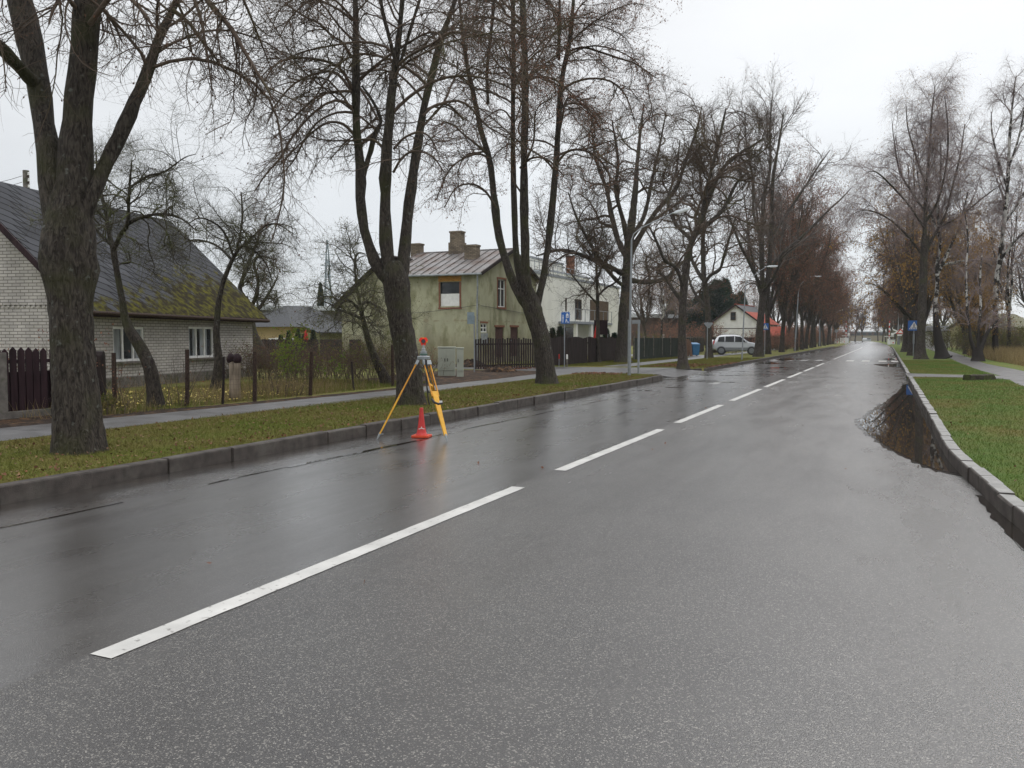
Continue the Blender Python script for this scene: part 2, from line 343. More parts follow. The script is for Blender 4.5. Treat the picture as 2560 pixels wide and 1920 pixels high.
# road
def road_mat():
    m = newmat('wet_asphalt'); t = m.node_tree; p = t.nodes['Principled BSDF']
    tc = N(t, 'ShaderNodeTexCoord'); O = tc.outputs['Object']
    def tex(k, s, **kw):
        n = N(t, k); n.inputs['Scale'].default_value = s
        for a, b in kw.items(): n.inputs[a].default_value = b
        t.links.new(O, n.inputs['Vector']); return n
    def rng(src, a, b, lo=0., hi=1.):
        n = N(t, 'ShaderNodeMapRange'); n.inputs[1].default_value = a; n.inputs[2].default_value = b; n.inputs[3].default_value = lo; n.inputs[4].default_value = hi
        t.links.new(src, n.inputs[0]); return n.outputs[0]
    def mth(op, a, b):
        n = N(t, 'ShaderNodeMath', operation=op)
        for i, s in ((0, a), (1, b)):
            if isinstance(s, (int, float)): n.inputs[i].default_value = s
            else: t.links.new(s, n.inputs[i])
        return n.outputs[0]
    sp = N(t, 'ShaderNodeSeparateXYZ'); t.links.new(O, sp.inputs[0])
    wob = rng(tex('ShaderNodeTexNoise', .7, Detail=3).outputs[0], 0, 1, -.06, .06)
    X = mth('ADD', sp.outputs['X'], wob)
    coarse = rng(X, -3.66, -3.60)                       # 1 right of the joint: open-textured lane
    stone = tex('ShaderNodeTexVoronoi', 165.0)
    stone_id = N(t, 'ShaderNodeSeparateColor'); t.links.new(stone.outputs['Color'], stone_id.inputs[0])
    pale = rng(stone_id.outputs[0], .82, .96)           # a few pale chippings
    big = tex('ShaderNodeTexNoise', .55, Detail=4, Roughness=.6).outputs[0]
    base = N(t, 'ShaderNodeMixRGB'); t.links.new(rng(big, .35, .65), base.inputs[0]); base.inputs[1].default_value = (.024, .021, .020, 1); base.inputs[2].default_value = (.044, .040, .037, 1)
    c2 = N(t, 'ShaderNodeMixRGB'); t.links.new(mth('MULTIPLY', pale, rng(coarse, 0, 1, .35, .9)), c2.inputs[0]); t.links.new(base.outputs[0], c2.inputs[1]); c2.inputs[2].default_value = (.23, .215, .19, 1)
    # silt and damp along the gutters
    gut = mth('MAXIMUM', rng(X, -6.75, -6.95), 0.0)
    silt = mth('MULTIPLY', gut, rng(tex('ShaderNodeTexNoise', 1.7, Detail=5).outputs[0], .42, .62, 0, .55))
    c3 = N(t, 'ShaderNodeMixRGB'); t.links.new(silt, c3.inputs[0]); t.links.new(c2.outputs[0], c3.inputs[1]); c3.inputs[2].default_value = (.07, .055, .045, 1)
    t.links.new(c3.outputs[0], p.inputs['Base Color'])
    wet = tex('ShaderNodeTexNoise', 1.3, Detail=5, Roughness=.6)
    sm = N(t, 'ShaderNodeMapping'); sm.inputs['Scale'].default_value = (1.6, .35, 1); t.links.new(O, sm.inputs[0]); t.links.new(sm.outputs[0], wet.inputs['Vector'])
    ro = mth('ADD', rng(wet.outputs[0], .35, .65, .24, .38), mth('MULTIPLY', coarse, .07))
    # water lies towards the right gutter: darker and slicker there, fading out unevenly
    dampn = tex('ShaderNodeTexNoise', 2.4, Detail=6, Roughness=.7)
    dm = N(t, 'ShaderNodeMapping'); dm.inputs['Scale'].default_value = (1, .3, 1); t.links.new(O, dm.inputs[0]); t.links.new(dm.outputs[0], dampn.inputs['Vector'])
    wetr = rng(mth('ADD', rng(X, -1.6, .8, -.55, .25), dampn.outputs[0]), .38, .62)
    wetl = rng(mth('ADD', rng(X, -6.0, -7.4, -.5, .2), dampn.outputs[0]), .42, .62)
    wet2 = mth('MAXIMUM', wetr, wetl)
    track = rng(mth('ABSOLUTE', mth('SUBTRACT', mth('ABSOLUTE', mth('ADD', X, 1.45), 0), .85), 0), .45, .15)
    ro2 = mth('SUBTRACT', mth('SUBTRACT', ro, mth('MULTIPLY', wet2, .12)), mth('MULTIPLY', track, .03))
    t.links.new(ro2, p.inputs['Roughness'])
    dk = N(t, 'ShaderNodeMixRGB'); dk.blend_type = 'MULTIPLY'; t.links.new(mth('MULTIPLY', wet2, .45), dk.inputs[0]); t.links.new(c3.outputs[0], dk.inputs[1]); dk.inputs[2].default_value = (.45, .42, .4, 1); t.links.new(dk.outputs[0], p.inputs['Base Color'])
    p.inputs['Coat Weight'].default_value = .85; p.inputs['Coat IOR'].default_value = 1.4
    t.links.new(mth('ADD', mth('MULTIPLY', ro2, .55), .03), p.inputs['Coat Roughness'])
    p.inputs['IOR'].default_value = 1.5; p.inputs['Specular IOR Level'].default_value = .6
    h = mth('ADD', mth('MULTIPLY', stone.outputs['Distance'], -1.0), mth('MULTIPLY', tex('ShaderNodeTexNoise', 150, Detail=3).outputs[0], 1.2))
    b = N(t, 'ShaderNodeBump'); b.inputs['Distance'].default_value = .004
    t.links.new(rng(coarse, 0, 1, .25, .55), b.inputs['Strength']); t.links.new(h, b.inputs['Height']); t.links.new(b.outputs[0], p.inputs['Normal'])
    cb = N(t, 'ShaderNodeBump'); cb.inputs['Distance'].default_value = .004; t.links.new(rng(coarse, 0, 1, .10, .30), cb.inputs['Strength']); t.links.new(h, cb.inputs['Height']); t.links.new(cb.outputs[0], p.inputs['Coat Normal'])
    return m
M['road'] = road_mat()
V = []
for Y in YS:
    l, r = xl(Y), xr(Y); 
    xs = [l + (r - l) * k / 8 for k in range(9)]
    V += [(x, Y, 0.0) for x in xs]
Q = [(i*9+j, i*9+j+1, (i+1)*9+j+1, (i+1)*9+j) for i in range(len(YS)-1) for j in range(8)]
tag(np_mesh('road', V, [Q], M['road']), kind='structure')

# road markings: measured dash ends along the centre line at X = -3.57
M['paint'] = mat('road_paint', (.50, .49, .465), .42, var=.12, vscale=3, var2=(.13, .12, .11), v2s=17, v2r=(.60, .70), bump=.25, bscale=160, bd=.003)
M['paint_worn'] = mat('worn_road_paint', (.33, .33, .32), .5, var=.3, vscale=8, var2=(.09, .085, .08), v2s=9, v2r=(.45, .6))
rnd = random.Random(4)
mk = MB()
def strip(mb, x0, x1, y0, y1, z=.004, n=6, jit=.006):
    P = []
    for i in range(n+1):
        y = y0 + (y1-y0)*i/n; b = bend(y)
        P.append(((x0+b+rnd.uniform(-jit, jit), y, z), (x1+b+rnd.uniform(-jit, jit), y, z)))
    for i in range(n): mb.quad(P[i][0], P[i][1], P[i+1][1], P[i+1][0])
ends = [(2.91, 8.13), (9.36, 14.3), (15.54, 20.1), (21.58, 26.82), (27.95, 33.32), (34.9, 40.6), (42.0, 47.6), (49.2, 55.2), (66, 150)]
for a, b in ends: strip(mk, -3.64, -3.49, a, b, n=max(40, int((b-a))), jit=.0035)
tag(mk.build('road_centre_line', M['paint']), kind='structure')
mk = MB()
for k in range(3):
    x0 = [-2.55, -1.55, -.50][k]; strip(mk, x0, x0+.50, 60.6, 63.6)
strip(mk, .28, .70, 60.6, 63.6)
mk.cur = 1
for k in range(4): strip(mk, -7.5+k*.98, -7.0+k*.98, 60.6, 63.6)
strip(mk, -5.6, -5.3, 29.0, 31.0)
tag(mk.build('road_crossing_stripes', [M['paint'], M['paint_worn']]), kind='structure')

# puddles and water standing in joints
def water_mat():
    m = newmat('puddle_water'); t = m.node_tree; p = t.nodes['Principled BSDF']
    p.inputs['Base Color'].default_value = (.022, .018, .015, 1); p.inputs['Roughness'].default_value = .015; p.inputs['IOR'].default_value = 1.6
    tc = N(t, 'ShaderNodeTexCoord'); mp = N(t, 'ShaderNodeMapping'); mp.inputs['Scale'].default_value = (3, .8, 1); t.links.new(tc.outputs['Object'], mp.inputs[0])
    n = N(t, 'ShaderNodeTexNoise'); n.inputs['Scale'].default_value = 2.0; n.inputs['Detail'].default_value = 2; t.links.new(mp.outputs[0], n.inputs['Vector'])
    b = N(t, 'ShaderNodeBump'); b.inputs['Strength'].default_value = .04; b.inputs['Distance'].default_value = .004; t.links.new(n.outputs[0], b.inputs['Height']); t.links.new(b.outputs[0], p.inputs['Normal'])
    return m
M['water'] = water_mat()
def blob(pts, z=.005):
    """outline densified and roughened a little"""
    out_ = []; rr = random.Random(len(pts))
    for i, a in enumerate(pts):
        b = pts[(i+1) % len(pts)]; L = math.hypot(b[0]-a[0], b[1]-a[1]); n = max(1, int(L/.12))
        onk = a[0] > xr(a[1])-.03 and b[0] > xr(b[1])-.03
        for k in range(n):
            x = a[0]+(b[0]-a[0])*k/n; y = a[1]+(b[1]-a[1])*k/n; j = 0 if onk else .02
            out_.append((x+rr.uniform(-j, j), y+rr.uniform(-j, j)*2, z))
    return out_
def halo(pts):
    cx = sum(p[0] for p in pts)/len(pts); cy = sum(p[1] for p in pts)/len(pts); rr = random.Random(9); o = []
    for x, y, z in blob(pts):
        k = .05+.10*rr.random(); L = math.hypot((x-cx), (y-cy)*.3)+1e-6; x2 = x+(x-cx)/L*k; y2 = y+(y-cy)*.3/L*k*2.2
        o.append((min(x2, xr(y2)-.004), y2, .0025))
    return o
M['damp'] = mat('soaked_asphalt', (.016, .014, .012), .10, spec=.5, var=.4, vscale=30, bump=.25, bscale=150, bd=.003, rvar=.06)
db = MB()
pb = MB()
P0 = [(.82, 11.03), (.59, 11.28), (.33, 12.08), (.11, 13.06), (-.11, 14.24), (-.28, 15.31), (-.49, 17.32), (-.3, 18.6), (-.16, 20.4), (.02, 22.6), (.16, 24.8), (.30, 26.6), (.42, 28.8), (.52, 31.4), (.74, 31.8)]
P0 += [(xr(y)-.005, y) for y in (27, 24, 21, 18, 15, 13.6, 12, 11.4)]
pb.quad(*blob(P0)); db.quad(*halo(P0))
p2 = [(xr(y)-.005, y) for y in (9.6, 9, 8.2, 7.4, 6.4, 5)]
pb.quad(*blob([(.86, 9.6), (.88, 8.9), (.90, 8.1), (.97, 7.3), (.99, 6.6), (1.08, 5.6), (1.17, 5)] + p2[::-1]))
for pts in ([(-.75, 54.6), (-.45, 52.4), (.0, 50.3), (.74, 50.0), (.74, 56.2), (.2, 55.6)], [(-.3, 69), (.1, 66.2), (.74, 66.5), (.74, 73), (.3, 71)], [(.1, 85), (.74, 82), (.74, 92)],
            [(-5.9, 46.0), (-5.2, 45.2), (-4.5, 46.2), (-5.2, 47.4)], [(-7.3, 54), (-6.3, 52), (-5.9, 54.5), (-6.9, 57)], [(-7.4, 63), (-6.5, 60), (-5.6, 66), (-6.9, 68)]):
    pb.quad(*blob(pts))
tag(pb.build('puddle_water', M['water']), kind='structure')
tag(db.build('road_damp_margin', M['damp']), kind='structure')
sm_ = MB(); rr = random.Random(11)
def seam(y0, y1, x_of, wmax, keep):
    y = y0; prev = None
    while y < y1:
        st = .22; wv = wmax*(.35+.65*abs(math.sin(y*1.7)+.4*math.sin(y*5.1))/1.4)*(.6+.4*rr.random())
        x = x_of(y)+.025*math.sin(y*1.3)+.01*math.sin(y*4.1)
        cur = ((x-wv/2, y, .0045), (x+wv/2, y, .0045))
        if prev and keep(y): sm_.quad(prev[0], prev[1], cur[1], cur[0])
        prev = cur; y += st
seam(3.6, 23.5, lambda y: -6.82+.012*y, .055, lambda y: not (5.9 < y < 6.6) and not (math.sin(y*2.1) > .93))
seam(8.2, 11.3, lambda y: -6.78+.012*y, .11, lambda y: True)
seam(11.6, 13.2, lambda y: -7.45+.35*(y-11.6), .05, lambda y: True)
for y0, x0, L in ((24.6, -6.6, .5), (26.5, -6.2, .35), (30.5, -5.7, 1.0), (31.5, -6.9, 1.2), (36, -6.2, 1.6), (37.6, -5.0, 1.2), (40.5, -5.6, 1.2), (44, -5.0, 1.5)):
    sm_.quad(*[(x0+L*math.cos(a)*(.9+.2*rr.random()), y0+.13*math.sin(a)*(1+rr.random()*.4), .005) for a in [k*math.pi/7 for k in range(14)]])
tag(sm_.build('road_joint_water', M['water']), kind='structure')

# kerbs
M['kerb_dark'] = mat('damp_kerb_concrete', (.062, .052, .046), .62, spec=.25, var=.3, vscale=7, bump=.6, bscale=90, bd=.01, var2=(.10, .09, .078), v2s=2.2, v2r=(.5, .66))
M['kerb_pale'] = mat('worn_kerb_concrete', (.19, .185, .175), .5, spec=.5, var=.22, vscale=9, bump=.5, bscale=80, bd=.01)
def kerb_run(mb, y0, y1, fx, side, h, wd, L, gap, rj=.012, top=1):
    y = y0; r_ = random.Random(int(abs(y0)*10)+side+5)
    while y < y1:
        l = L*(.92+.16*r_.random()); ye = min(y+l, y1)
        j = r_.uniform(-rj, rj); j2 = j + r_.uniform(-rj, rj)*.6; hz = h+r_.uniform(-.012, .010); b = .018
        ya, yb = y+gap/2, ye-gap/2; xa, xb = fx(ya)+j*side, fx(yb)+j2*side; o = side
        sec = [(0, -.05), (0, hz-b), (b*.35, hz-b*.3), (b, hz), (wd, hz+.002), (wd, -.05)]
        A = [(xa+o*s, ya, z) for s, z in sec]; B = [(xb+o*s, yb, z+r_.uniform(-.004, .004)) for s, z in sec]; n = len(sec)
        for i in range(n-1):
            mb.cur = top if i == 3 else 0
            mb.quad(A[i], B[i], B[i+1], A[i+1]) if side < 0 else mb.quad(A[i], A[i+1], B[i+1], B[i])
        mb.cur = 0; mb.quad(*A); mb.quad(*B[::-1]); y = ye
kl = MB()
kerb_run(kl, 2.0-9, 31.0, xl, -1, .175, .13, 1.0, .02, top=0, rj=.02)
kerb_run(kl, 31.0, 32.4, xl, -1, .15, .13, .5, .014, top=0)
kerb_run(kl, 32.4, 33.6, xl, -1, .10, .13, .5, .014, top=0)
kerb_run(kl, 39.8, 41.0, xl, -1, .12, .13, .5, .014, top=0)
kerb_run(kl, 41.0, 150, xl, -1, .15, .13, 2.0, .014, top=0)
tag(kl.build('kerb', [M['kerb_dark'], M['kerb_pale']]), kind='structure')
kr = MB()
kerb_run(kr, -6, 34.6, xr, 1, .155, .14, .55, .016, rj=.01)
kerb_run(kr, 37.8, 150, xr, 1, .15, .14, 1.0, .016)
tag(kr.build('kerb', [M['kerb_dark'], M['kerb_pale']]), kind='structure')

# pavements and paths
M['path'] = mat('damp_path_asphalt', (.085, .082, .082), .42, spec=.5, var=.25, vscale=3.0, bump=.5, bscale=130, bd=.004, var2=(.045, .04, .036), v2s=1.1, v2r=(.52, .66), rvar=.1)
M['soil'] = mat('damp_soil', (.035, .025, .019), .9, var=.4, vscale=9, bump=1.0, bscale=24, bd=.05, var2=(.13, .075, .04), v2s=5, v2r=(.52, .62))
def ribbon(name, L, R, m, z=GZ+.006, jit=.03, seed=1):
    r_ = random.Random(seed); mb = MB(); A = []
    def dens(P):
        o = []
        for a, b in zip(P, P[1:]):
            n = max(1, int(math.hypot(b[0]-a[0], b[1]-a[1])/.6)); o += [(a[0]+(b[0]-a[0])*k/n, a[1]+(b[1]-a[1])*k/n) for k in range(n)]
        return o+[P[-1]]
    n = 90
    def samp(P):
        d = [0]
        for a, b in zip(P, P[1:]): d.append(d[-1]+math.hypot(b[0]-a[0], b[1]-a[1]))
        t = np.linspace(0, d[-1], n); return np.stack([np.interp(t, d, [p[0] for p in P]), np.interp(t, d, [p[1] for p in P])], 1)
    l, r = samp(L), samp(R)
    for i in range(n-1):
        mb.quad((*l[i], z), (*r[i], z), (*r[i+1], z), (*l[i+1], z))
    for i in range(n):
        pass
    V_ = [list(v) for v in mb.v]; j = {}
    for v in V_:
        k = (round(v[0], 4), round(v[1], 4))
        if k not in j: j[k] = (r_.uniform(-jit, jit), r_.uniform(-jit, jit))
        v[0] += j[k][0]; v[1] += j[k][1]
    mb.v = [tuple(v) for v in V_]
    return tag(mb.build(name, m), kind='structure')
ribbon('pavement', [(-13.1, -7), (-13.05, 9), (-12.8, 12), (-12.6, 18), (-12.6, 27), (-12.9, 32), (-13.2, 36)], [(-11.5, -7), (-11.4, 9), (-11.3, 13), (-11.1, 18), (-11.35, 24), (-11.6, 30), (-11.8, 36)], M['path'])
ribbon('pavement', [(-13.3, 41), (-13.3, 60), (-13.5, 120)], [(-11.9, 41), (-11.9, 60), (-12.1, 120)], M['path'], seed=3)
ribbon('side_road', [(-9.4, 33.0), (-11.5, 33.4), (-16, 34.2), (-24, 36.0)], [(-9.3, 40.2), (-11.5, 39.6), (-16, 39.0), (-24, 40.2)], M['path'], z=GZ+.011, seed=5)
rp = MB(); prev = None
for k in range(24):
    y = 33.3+k*6.6/23; e = .0 if 0 < k < 23 else 0
    c = ((-7.74, y, .005), (-9.52, y, GZ+.013))
    if prev: rp.quad(prev[1], prev[0], c[0], c[1])
    prev = c
tag(rp.build('side_road', M['path']), kind='structure')
ribbon('driveway', [(-11.9, 62.5), (-26, 66)], [(-11.9, 70.5), (-26, 72)], M['path'], z=GZ+.010, seed=6)
ribbon('path', [(.72, 37.9), (2.4, 37.2), (4.0, 36.9)], [(.72, 34.6), (2.6, 34.9), (4.6, 33.2)], M['path'], z=GZ+.010, seed=7)
ribbon('path', [(4.0, 27), (3.75, 30), (3.95, 33.5), (4.05, 37), (3.85, 42), (3.9, 54), (4.1, 68), (4.8, 110), (5.2, 150)], [(6.1, 27), (5.85, 33), (5.65, 38), (5.5, 43), (5.1, 54), (5.5, 68), (6.4, 110), (7.2, 150)], M['path'], seed=8)
ribbon('soil_strip', [(-15.2, -7), (-15.0, 9), (-14.3, 12.3), (-13.35, 13.2), (-13.15, 17), (-13.1, 21)], [(-13.0, -7), (-13.0, 9), (-12.8, 12), (-12.65, 14), (-12.55, 18), (-12.55, 21)], M['soil'], z=GZ+.003, jit=.06, seed=9)
ribbon('soil_strip', [(-16.5, 22), (-17.4, 28), (-18.2, 34)], [(-12.6, 22), (-12.55, 28), (-12.9, 34)], M['soil'], z=GZ+.003, jit=.1, seed=10)
# ------------------------------------------------------------------ tree growing
def unit(a): return a / np.maximum(np.linalg.norm(a, axis=-1, keepdims=True), 1e-9)
def tubes(P, R, S):
    """P (n,k,3) R (n,k) -> verts, quads"""
    n, k, _ = P.shape
    T = unit(np.gradient(P, axis=1)); mean = unit(T.mean(1))
    ref = np.zeros((n, 3)); ax = np.argmin(np.abs(mean), 1); ref[np.arange(n), ax] = 1
    n1 = unit(np.cross(T, ref[:, None, :])); n2 = np.cross(T, n1)
    a = np.arange(S) * 2 * math.pi / S
    V = P[:, :, None, :] + R[:, :, None, None] * (n1[:, :, None, :] * np.cos(a)[None, None, :, None] + n2[:, :, None, :] * np.sin(a)[None, None, :, None])
    i = np.arange(n)[:, None, None] * k * S; j = np.arange(k-1)[None, :, None] * S; c = np.arange(S)[None, None, :]; c2 = (c+1) % S
    q = np.stack([i+j+c, i+j+c2, i+j+S+c2, i+j+S+c], -1).reshape(-1, 4)
    return V.reshape(-1, 3), q
def grow(r, P, R, n, t=(.15, 1.), ang=(40, 70), L=(1, 2), fall=.5, K=8, g=0., wig=.2, rr=.6, r0=None, tip=.3, up=0., flat=0., bias=None):
    N0, K0, _ = P.shape
    seg = np.linalg.norm(np.diff(P, axis=1), axis=-1).sum(1)
    idx = r.choice(N0, n, p=seg/seg.sum())
    tt = t[0] + (t[1]-t[0]) * r.random(n) ** .85
    f = tt * (K0-1); i = np.minimum(f.astype(int), K0-2); fr = (f-i)[:, None]
    pos = P[idx, i]*(1-fr) + P[idx, i+1]*fr; tan = unit(P[idx, i+1]-P[idx, i]); rad = R[idx, i]*(1-fr[:, 0]) + R[idx, i+1]*fr[:, 0]
    q = r.normal(size=(n, 3)); q -= tan*(q*tan).sum(1, keepdims=True); q = unit(q); q[:, 2] *= (1-flat)
    if bias is not None: q += np.array(bias)
    q = unit(q); a = np.radians(r.uniform(ang[0], ang[1], n))[:, None]
    d = np.cos(a)*tan + np.sin(a)*q; d[:, 2] += up; d = unit(d)
    ln = r.uniform(L[0], L[1], n) * (1 - fall*tt); st = (ln/(K-1))[:, None]
    out_ = [pos]; w_ = r.normal(size=(n, 3))*wig
    for k in range(K-1):
        pos = pos + d*st; out_.append(pos)
        w_ = w_*.5 + r.normal(size=(n, 3))*wig
        d = d + w_; d[:, 2] -= (g*st)[:, 0] * (1 + .5*k/(K-1)); d = unit(d)
    P2 = np.stack(out_, 1)
    ra = np.minimum(rad*rr, r0 if r0 is not None else 9) * r.uniform(.7, 1.0, n)
    R2 = ra[:, None] * np.linspace(1, tip, K)[None, :]
    return P2, R2
def leaves(r, P, n, size=(.03, .06), t=(.3, 1.), droop=.9, aspect=.6, jit=.008):
    N0, K0, _ = P.shape
    idx = r.integers(0, N0, n); f = r.uniform(t[0], t[1], n)*(K0-1); i = np.minimum(f.astype(int), K0-2); fr = (f-i)[:, None]
    pos = P[idx, i]*(1-fr)+P[idx, i+1]*fr + r.normal(size=(n, 3))*jit
    d = r.normal(size=(n, 3)); d[:, 2] -= droop*2; d = unit(d); s = unit(np.cross(d, r.normal(size=(n, 3))))
    L = r.uniform(size[0], size[1], n)[:, None]
    a = pos; b = pos+d*L*.55+s*L*aspect*.5; c = pos+d*L; e = pos+d*L*.55-s*L*aspect*.5
    V = np.stack([a, b, c, e], 1).reshape(-1, 3)
    return V, np.arange(n*4).reshape(-1, 4)
def resample(pts, K):
    """Catmull-Rom through (x, y, z, r) points -> K samples"""
    p = np.array(pts, float); m = len(p)
    d = np.concatenate([[0], np.cumsum(np.linalg.norm(np.diff(p[:, :3], axis=0), axis=1))]); t = np.linspace(0, d[-1], K)
    pp = np.vstack([2*p[0]-p[1], p, 2*p[-1]-p[-2]]); o = []
    for x in t:
        i = min(np.searchsorted(d, x, 'right')-1, m-2); i = max(i, 0); u = (x-d[i])/max(d[i+1]-d[i], 1e-6)
        a, b, c, e = pp[i], pp[i+1], pp[i+2], pp[i+3]
        o.append(.5*((2*b)+(-a+c)*u+(2*a-5*b+4*c-e)*u*u+(-a+3*b-3*c+e)*u**3))
    o = np.array(o); o[:, 3] = np.maximum(o[:, 3], .004); return o
def limbs_arr(limbs, K=26):
    A = np.stack([resample(l, K) for l in limbs]); return A[:, :, :3], A[:, :, 3]
def merge(parts):
    """parts: [(V, Q, mat)] -> V, list of quad arrays, mat list"""
    Vs = []; Qs = []; ms = []; n = 0
    for V, Q, m in parts: Vs.append(V); Qs.append(Q+n); ms.append(m); n += len(V)
    return np.concatenate(Vs), Qs, ms
def solid_trunk(r, A, S=20, rough=.05, flare=.35, burls=(), fh=.5):
    """one thick bole with a flared foot and an uneven surface; A (K,4)"""
    K = len(A); P = A[None, :, :3]; R = A[None, :, 3]
    V, Q = tubes(P, R, S); V = V.reshape(K, S, 3)
    C = A[:, None, :3]; rel = V-C; rad = np.linalg.norm(rel, axis=-1, keepdims=True); dirn = rel/np.maximum(rad, 1e-6)
    ang = np.arange(S)*2*math.pi/S; z = (A[:, 2]-A[0, 2])[:, None]
    ph = r.uniform(0, 6.28, 6)
    f = 1 + rough*(np.sin(3*ang+ph[0]+z*.9)+.7*np.sin(5*ang+ph[1]-z*1.6)+.6*np.sin(8*ang+ph[2]+z*2.3)*np.sin(z*2+ph[3])) + rough*.5*r.normal(size=(K, S))
    f += flare*np.exp(-z/fh)*(1+.35*np.sin(5*ang+ph[4]))
    for bz, ba, br, bh in burls:
        f += bh*np.exp(-((z-bz)/br)**2-(np.angle(np.exp(1j*(ang-ba)))/.55)**2)
    V = C + dirn*rad*f[:, :, None]
    return V.reshape(-1, 3), Q
STY = dict(
 lime=dict(l1=dict(ang=(45, 85), L=(2.2, 5.2), fall=.25, K=14, g=.40, wig=.10, rr=.45, r0=.044, up=.35, flat=.4),
           l2=dict(ang=(30, 65), L=(.8, 2.3), fall=.4, K=9, g=.36, wig=.22, rr=.6, r0=.018),
           l3=dict(ang=(25, 70), L=(.3, .95), fall=.4, K=6, g=.55, wig=.28, rr=.6, r0=.0062, tip=.4)),
 oak=dict(l1=dict(ang=(35, 75), L=(2.2, 5.0), fall=.35, K=12, g=-.03, wig=.26, rr=.62, r0=.08, up=.15),
          l2=dict(ang=(35, 75), L=(1.0, 2.6), fall=.4, K=9, g=.02, wig=.24, rr=.6, r0=.028),
          l3=dict(ang=(30, 70), L=(.4, 1.2), fall=.35, K=6, g=-.05, wig=.22, rr=.6, r0=.011, tip=.4)),
 ash=dict(l1=dict(ang=(22, 48), L=(3.0, 6.0), fall=.45, K=12, g=-.06, wig=.10, rr=.6, r0=.07, up=.1),
          l2=dict(ang=(25, 50), L=(1.2, 2.8), fall=.4, K=9, g=-.05, wig=.14, rr=.6, r0=.025),
          l3=dict(ang=(25, 55), L=(.4, 1.1), fall=.35, K=6, g=-.1, wig=.16, rr=.6, r0=.011, tip=.45)),
 birch=dict(l1=dict(ang=(28, 60), L=(2.6, 5.4), fall=.5, K=12, g=.02, wig=.09, rr=.5, r0=.05, up=.25),
            l2=dict(ang=(25, 60), L=(1.0, 2.6), fall=.35, K=9, g=.62, wig=.14, rr=.6, r0=.016),
            l3=dict(ang=(30, 80), L=(.5, 1.5), fall=.2, K=7, g=2.0, wig=.2, rr=.6, r0=.0075, tip=.5)),
 apple=dict(l1=dict(ang=(45, 85), L=(.9, 2.2), fall=.3, K=10, g=.28, wig=.26, rr=.6, r0=.035, up=.3),
            l2=dict(ang=(40, 80), L=(.4, 1.2), fall=.3, K=7, g=.1, wig=.28, rr=.6, r0=.013),
            l3=dict(ang=(40, 90), L=(.10, .45), fall=.2, K=4, g=-.3, wig=.25, rr=.6, r0=.006, tip=.6)))
def crown_parts(r, P, R, sty, n1, n2, n3, thick=1., extra=None, t1=(.15, 1.), leaf=None, s=1., S3=3):
    st = STY[sty]; sc = lambda d: {**d, 'L': (d['L'][0]*s, d['L'][1]*s), 'r0': d['r0']*thick, 'g': d['g']/s}
    P1, R1 = grow(r, P, R, n1, t=t1, **sc(st['l1']))
    if extra is not None:
        E, ER = extra
        k = P1.shape[1]; E2 = np.stack([resample(np.concatenate([e, q[:, None]], 1), k) for e, q in zip(E, ER)])
        P1 = np.concatenate([P1, E2[:, :, :3]]); R1 = np.concatenate([R1, E2[:, :, 3]])
    P2, R2 = grow(r, P1, R1, n2, t=(.12, 1.), **sc(st['l2']))
    P3a, R3a = grow(r, P2, R2, int(n3*.8), t=(.1, 1.), **sc(st['l3'])); P3b, R3b = grow(r, P1, R1, n3-int(n3*.8), t=(.4, 1.), **sc(st['l3']))
    P3 = np.concatenate([P3a, P3b]); R3 = np.concatenate([R3a, R3b])
    out_ = [(*tubes(P1, R1, 6), 0), (*tubes(P2, R2, 4), 0), (*tubes(P3, R3, S3), 0)]
    if leaf: out_.append((*leaves(r, P3, leaf[0], size=leaf[1]), 1))
    return out_
def px_limb(base_depth, pts, off=(0, 0, 0)):
    """pts: (u, v, width_px, depth offset) -> (x, y, z, r)"""
    o = []
    for u, v, wd, dz in pts:
        p = at(u, v, base_depth+dz); o.append((p.x-off[0], p.y-off[1], p.z-off[2], wd*(base_depth+dz)/F/2))
    return o
def hero_tree(name, base, label, cat, trunk, limbs, extra, sty, counts, seed, mats, leaf=None, thick=1., group=None, burls=(), t1=(.15, 1.), flare=.35, s=1., z0=GZ, S=20, lS=10, fh=.5, trot=None):
    r = np.random.default_rng(seed); B = gp(base[0], base[1], z0); D = depth(B)
    e = empty(name, B, 0, label, cat, group); off = (B.x, B.y, B.z)
    tr = resample(px_limb(D, trunk, off), 34); tr[0, 2] = -.06
    parts = [(*solid_trunk(r, tr, S, flare=flare, burls=burls, fh=fh), 0)]
    L = [px_limb(D, l, off) for l in limbs]
    LP, LR = limbs_arr(L, 30)
    # knotty limbs
    LRn = LR*(1+.06*r.normal(size=LR.shape)+.05*np.sin(np.linspace(0, 30, 30))[None, :])
    LPn = LP + r.normal(size=LP.shape)*.05*LR[:, :, None]
    parts.append((*tubes(LPn, LRn, lS), 0))
    V, Q, m = merge(parts)
    np_mesh('trunk', V, Q, [mats[0]], e, m, smooth=True)
    ex = None
    if extra:
        E = [resample([(a, b, c, q*.8) for a, b, c, q in px_limb(D, x, off)], 14) for x in extra]; ex = (np.stack([a[:, :3] for a in E]), np.stack([a[:, 3] for a in E]))
    cp = crown_parts(r, LP, LR, sty, *counts, thick=thick, extra=ex, leaf=leaf, t1=t1, s=s)
    V, Q, m = merge(cp); np_mesh('crown', V, Q, [mats[1], mats[2]], e, m)
    return e
LIM = (M['bark'], M['twig'], M['leaf_dead'])

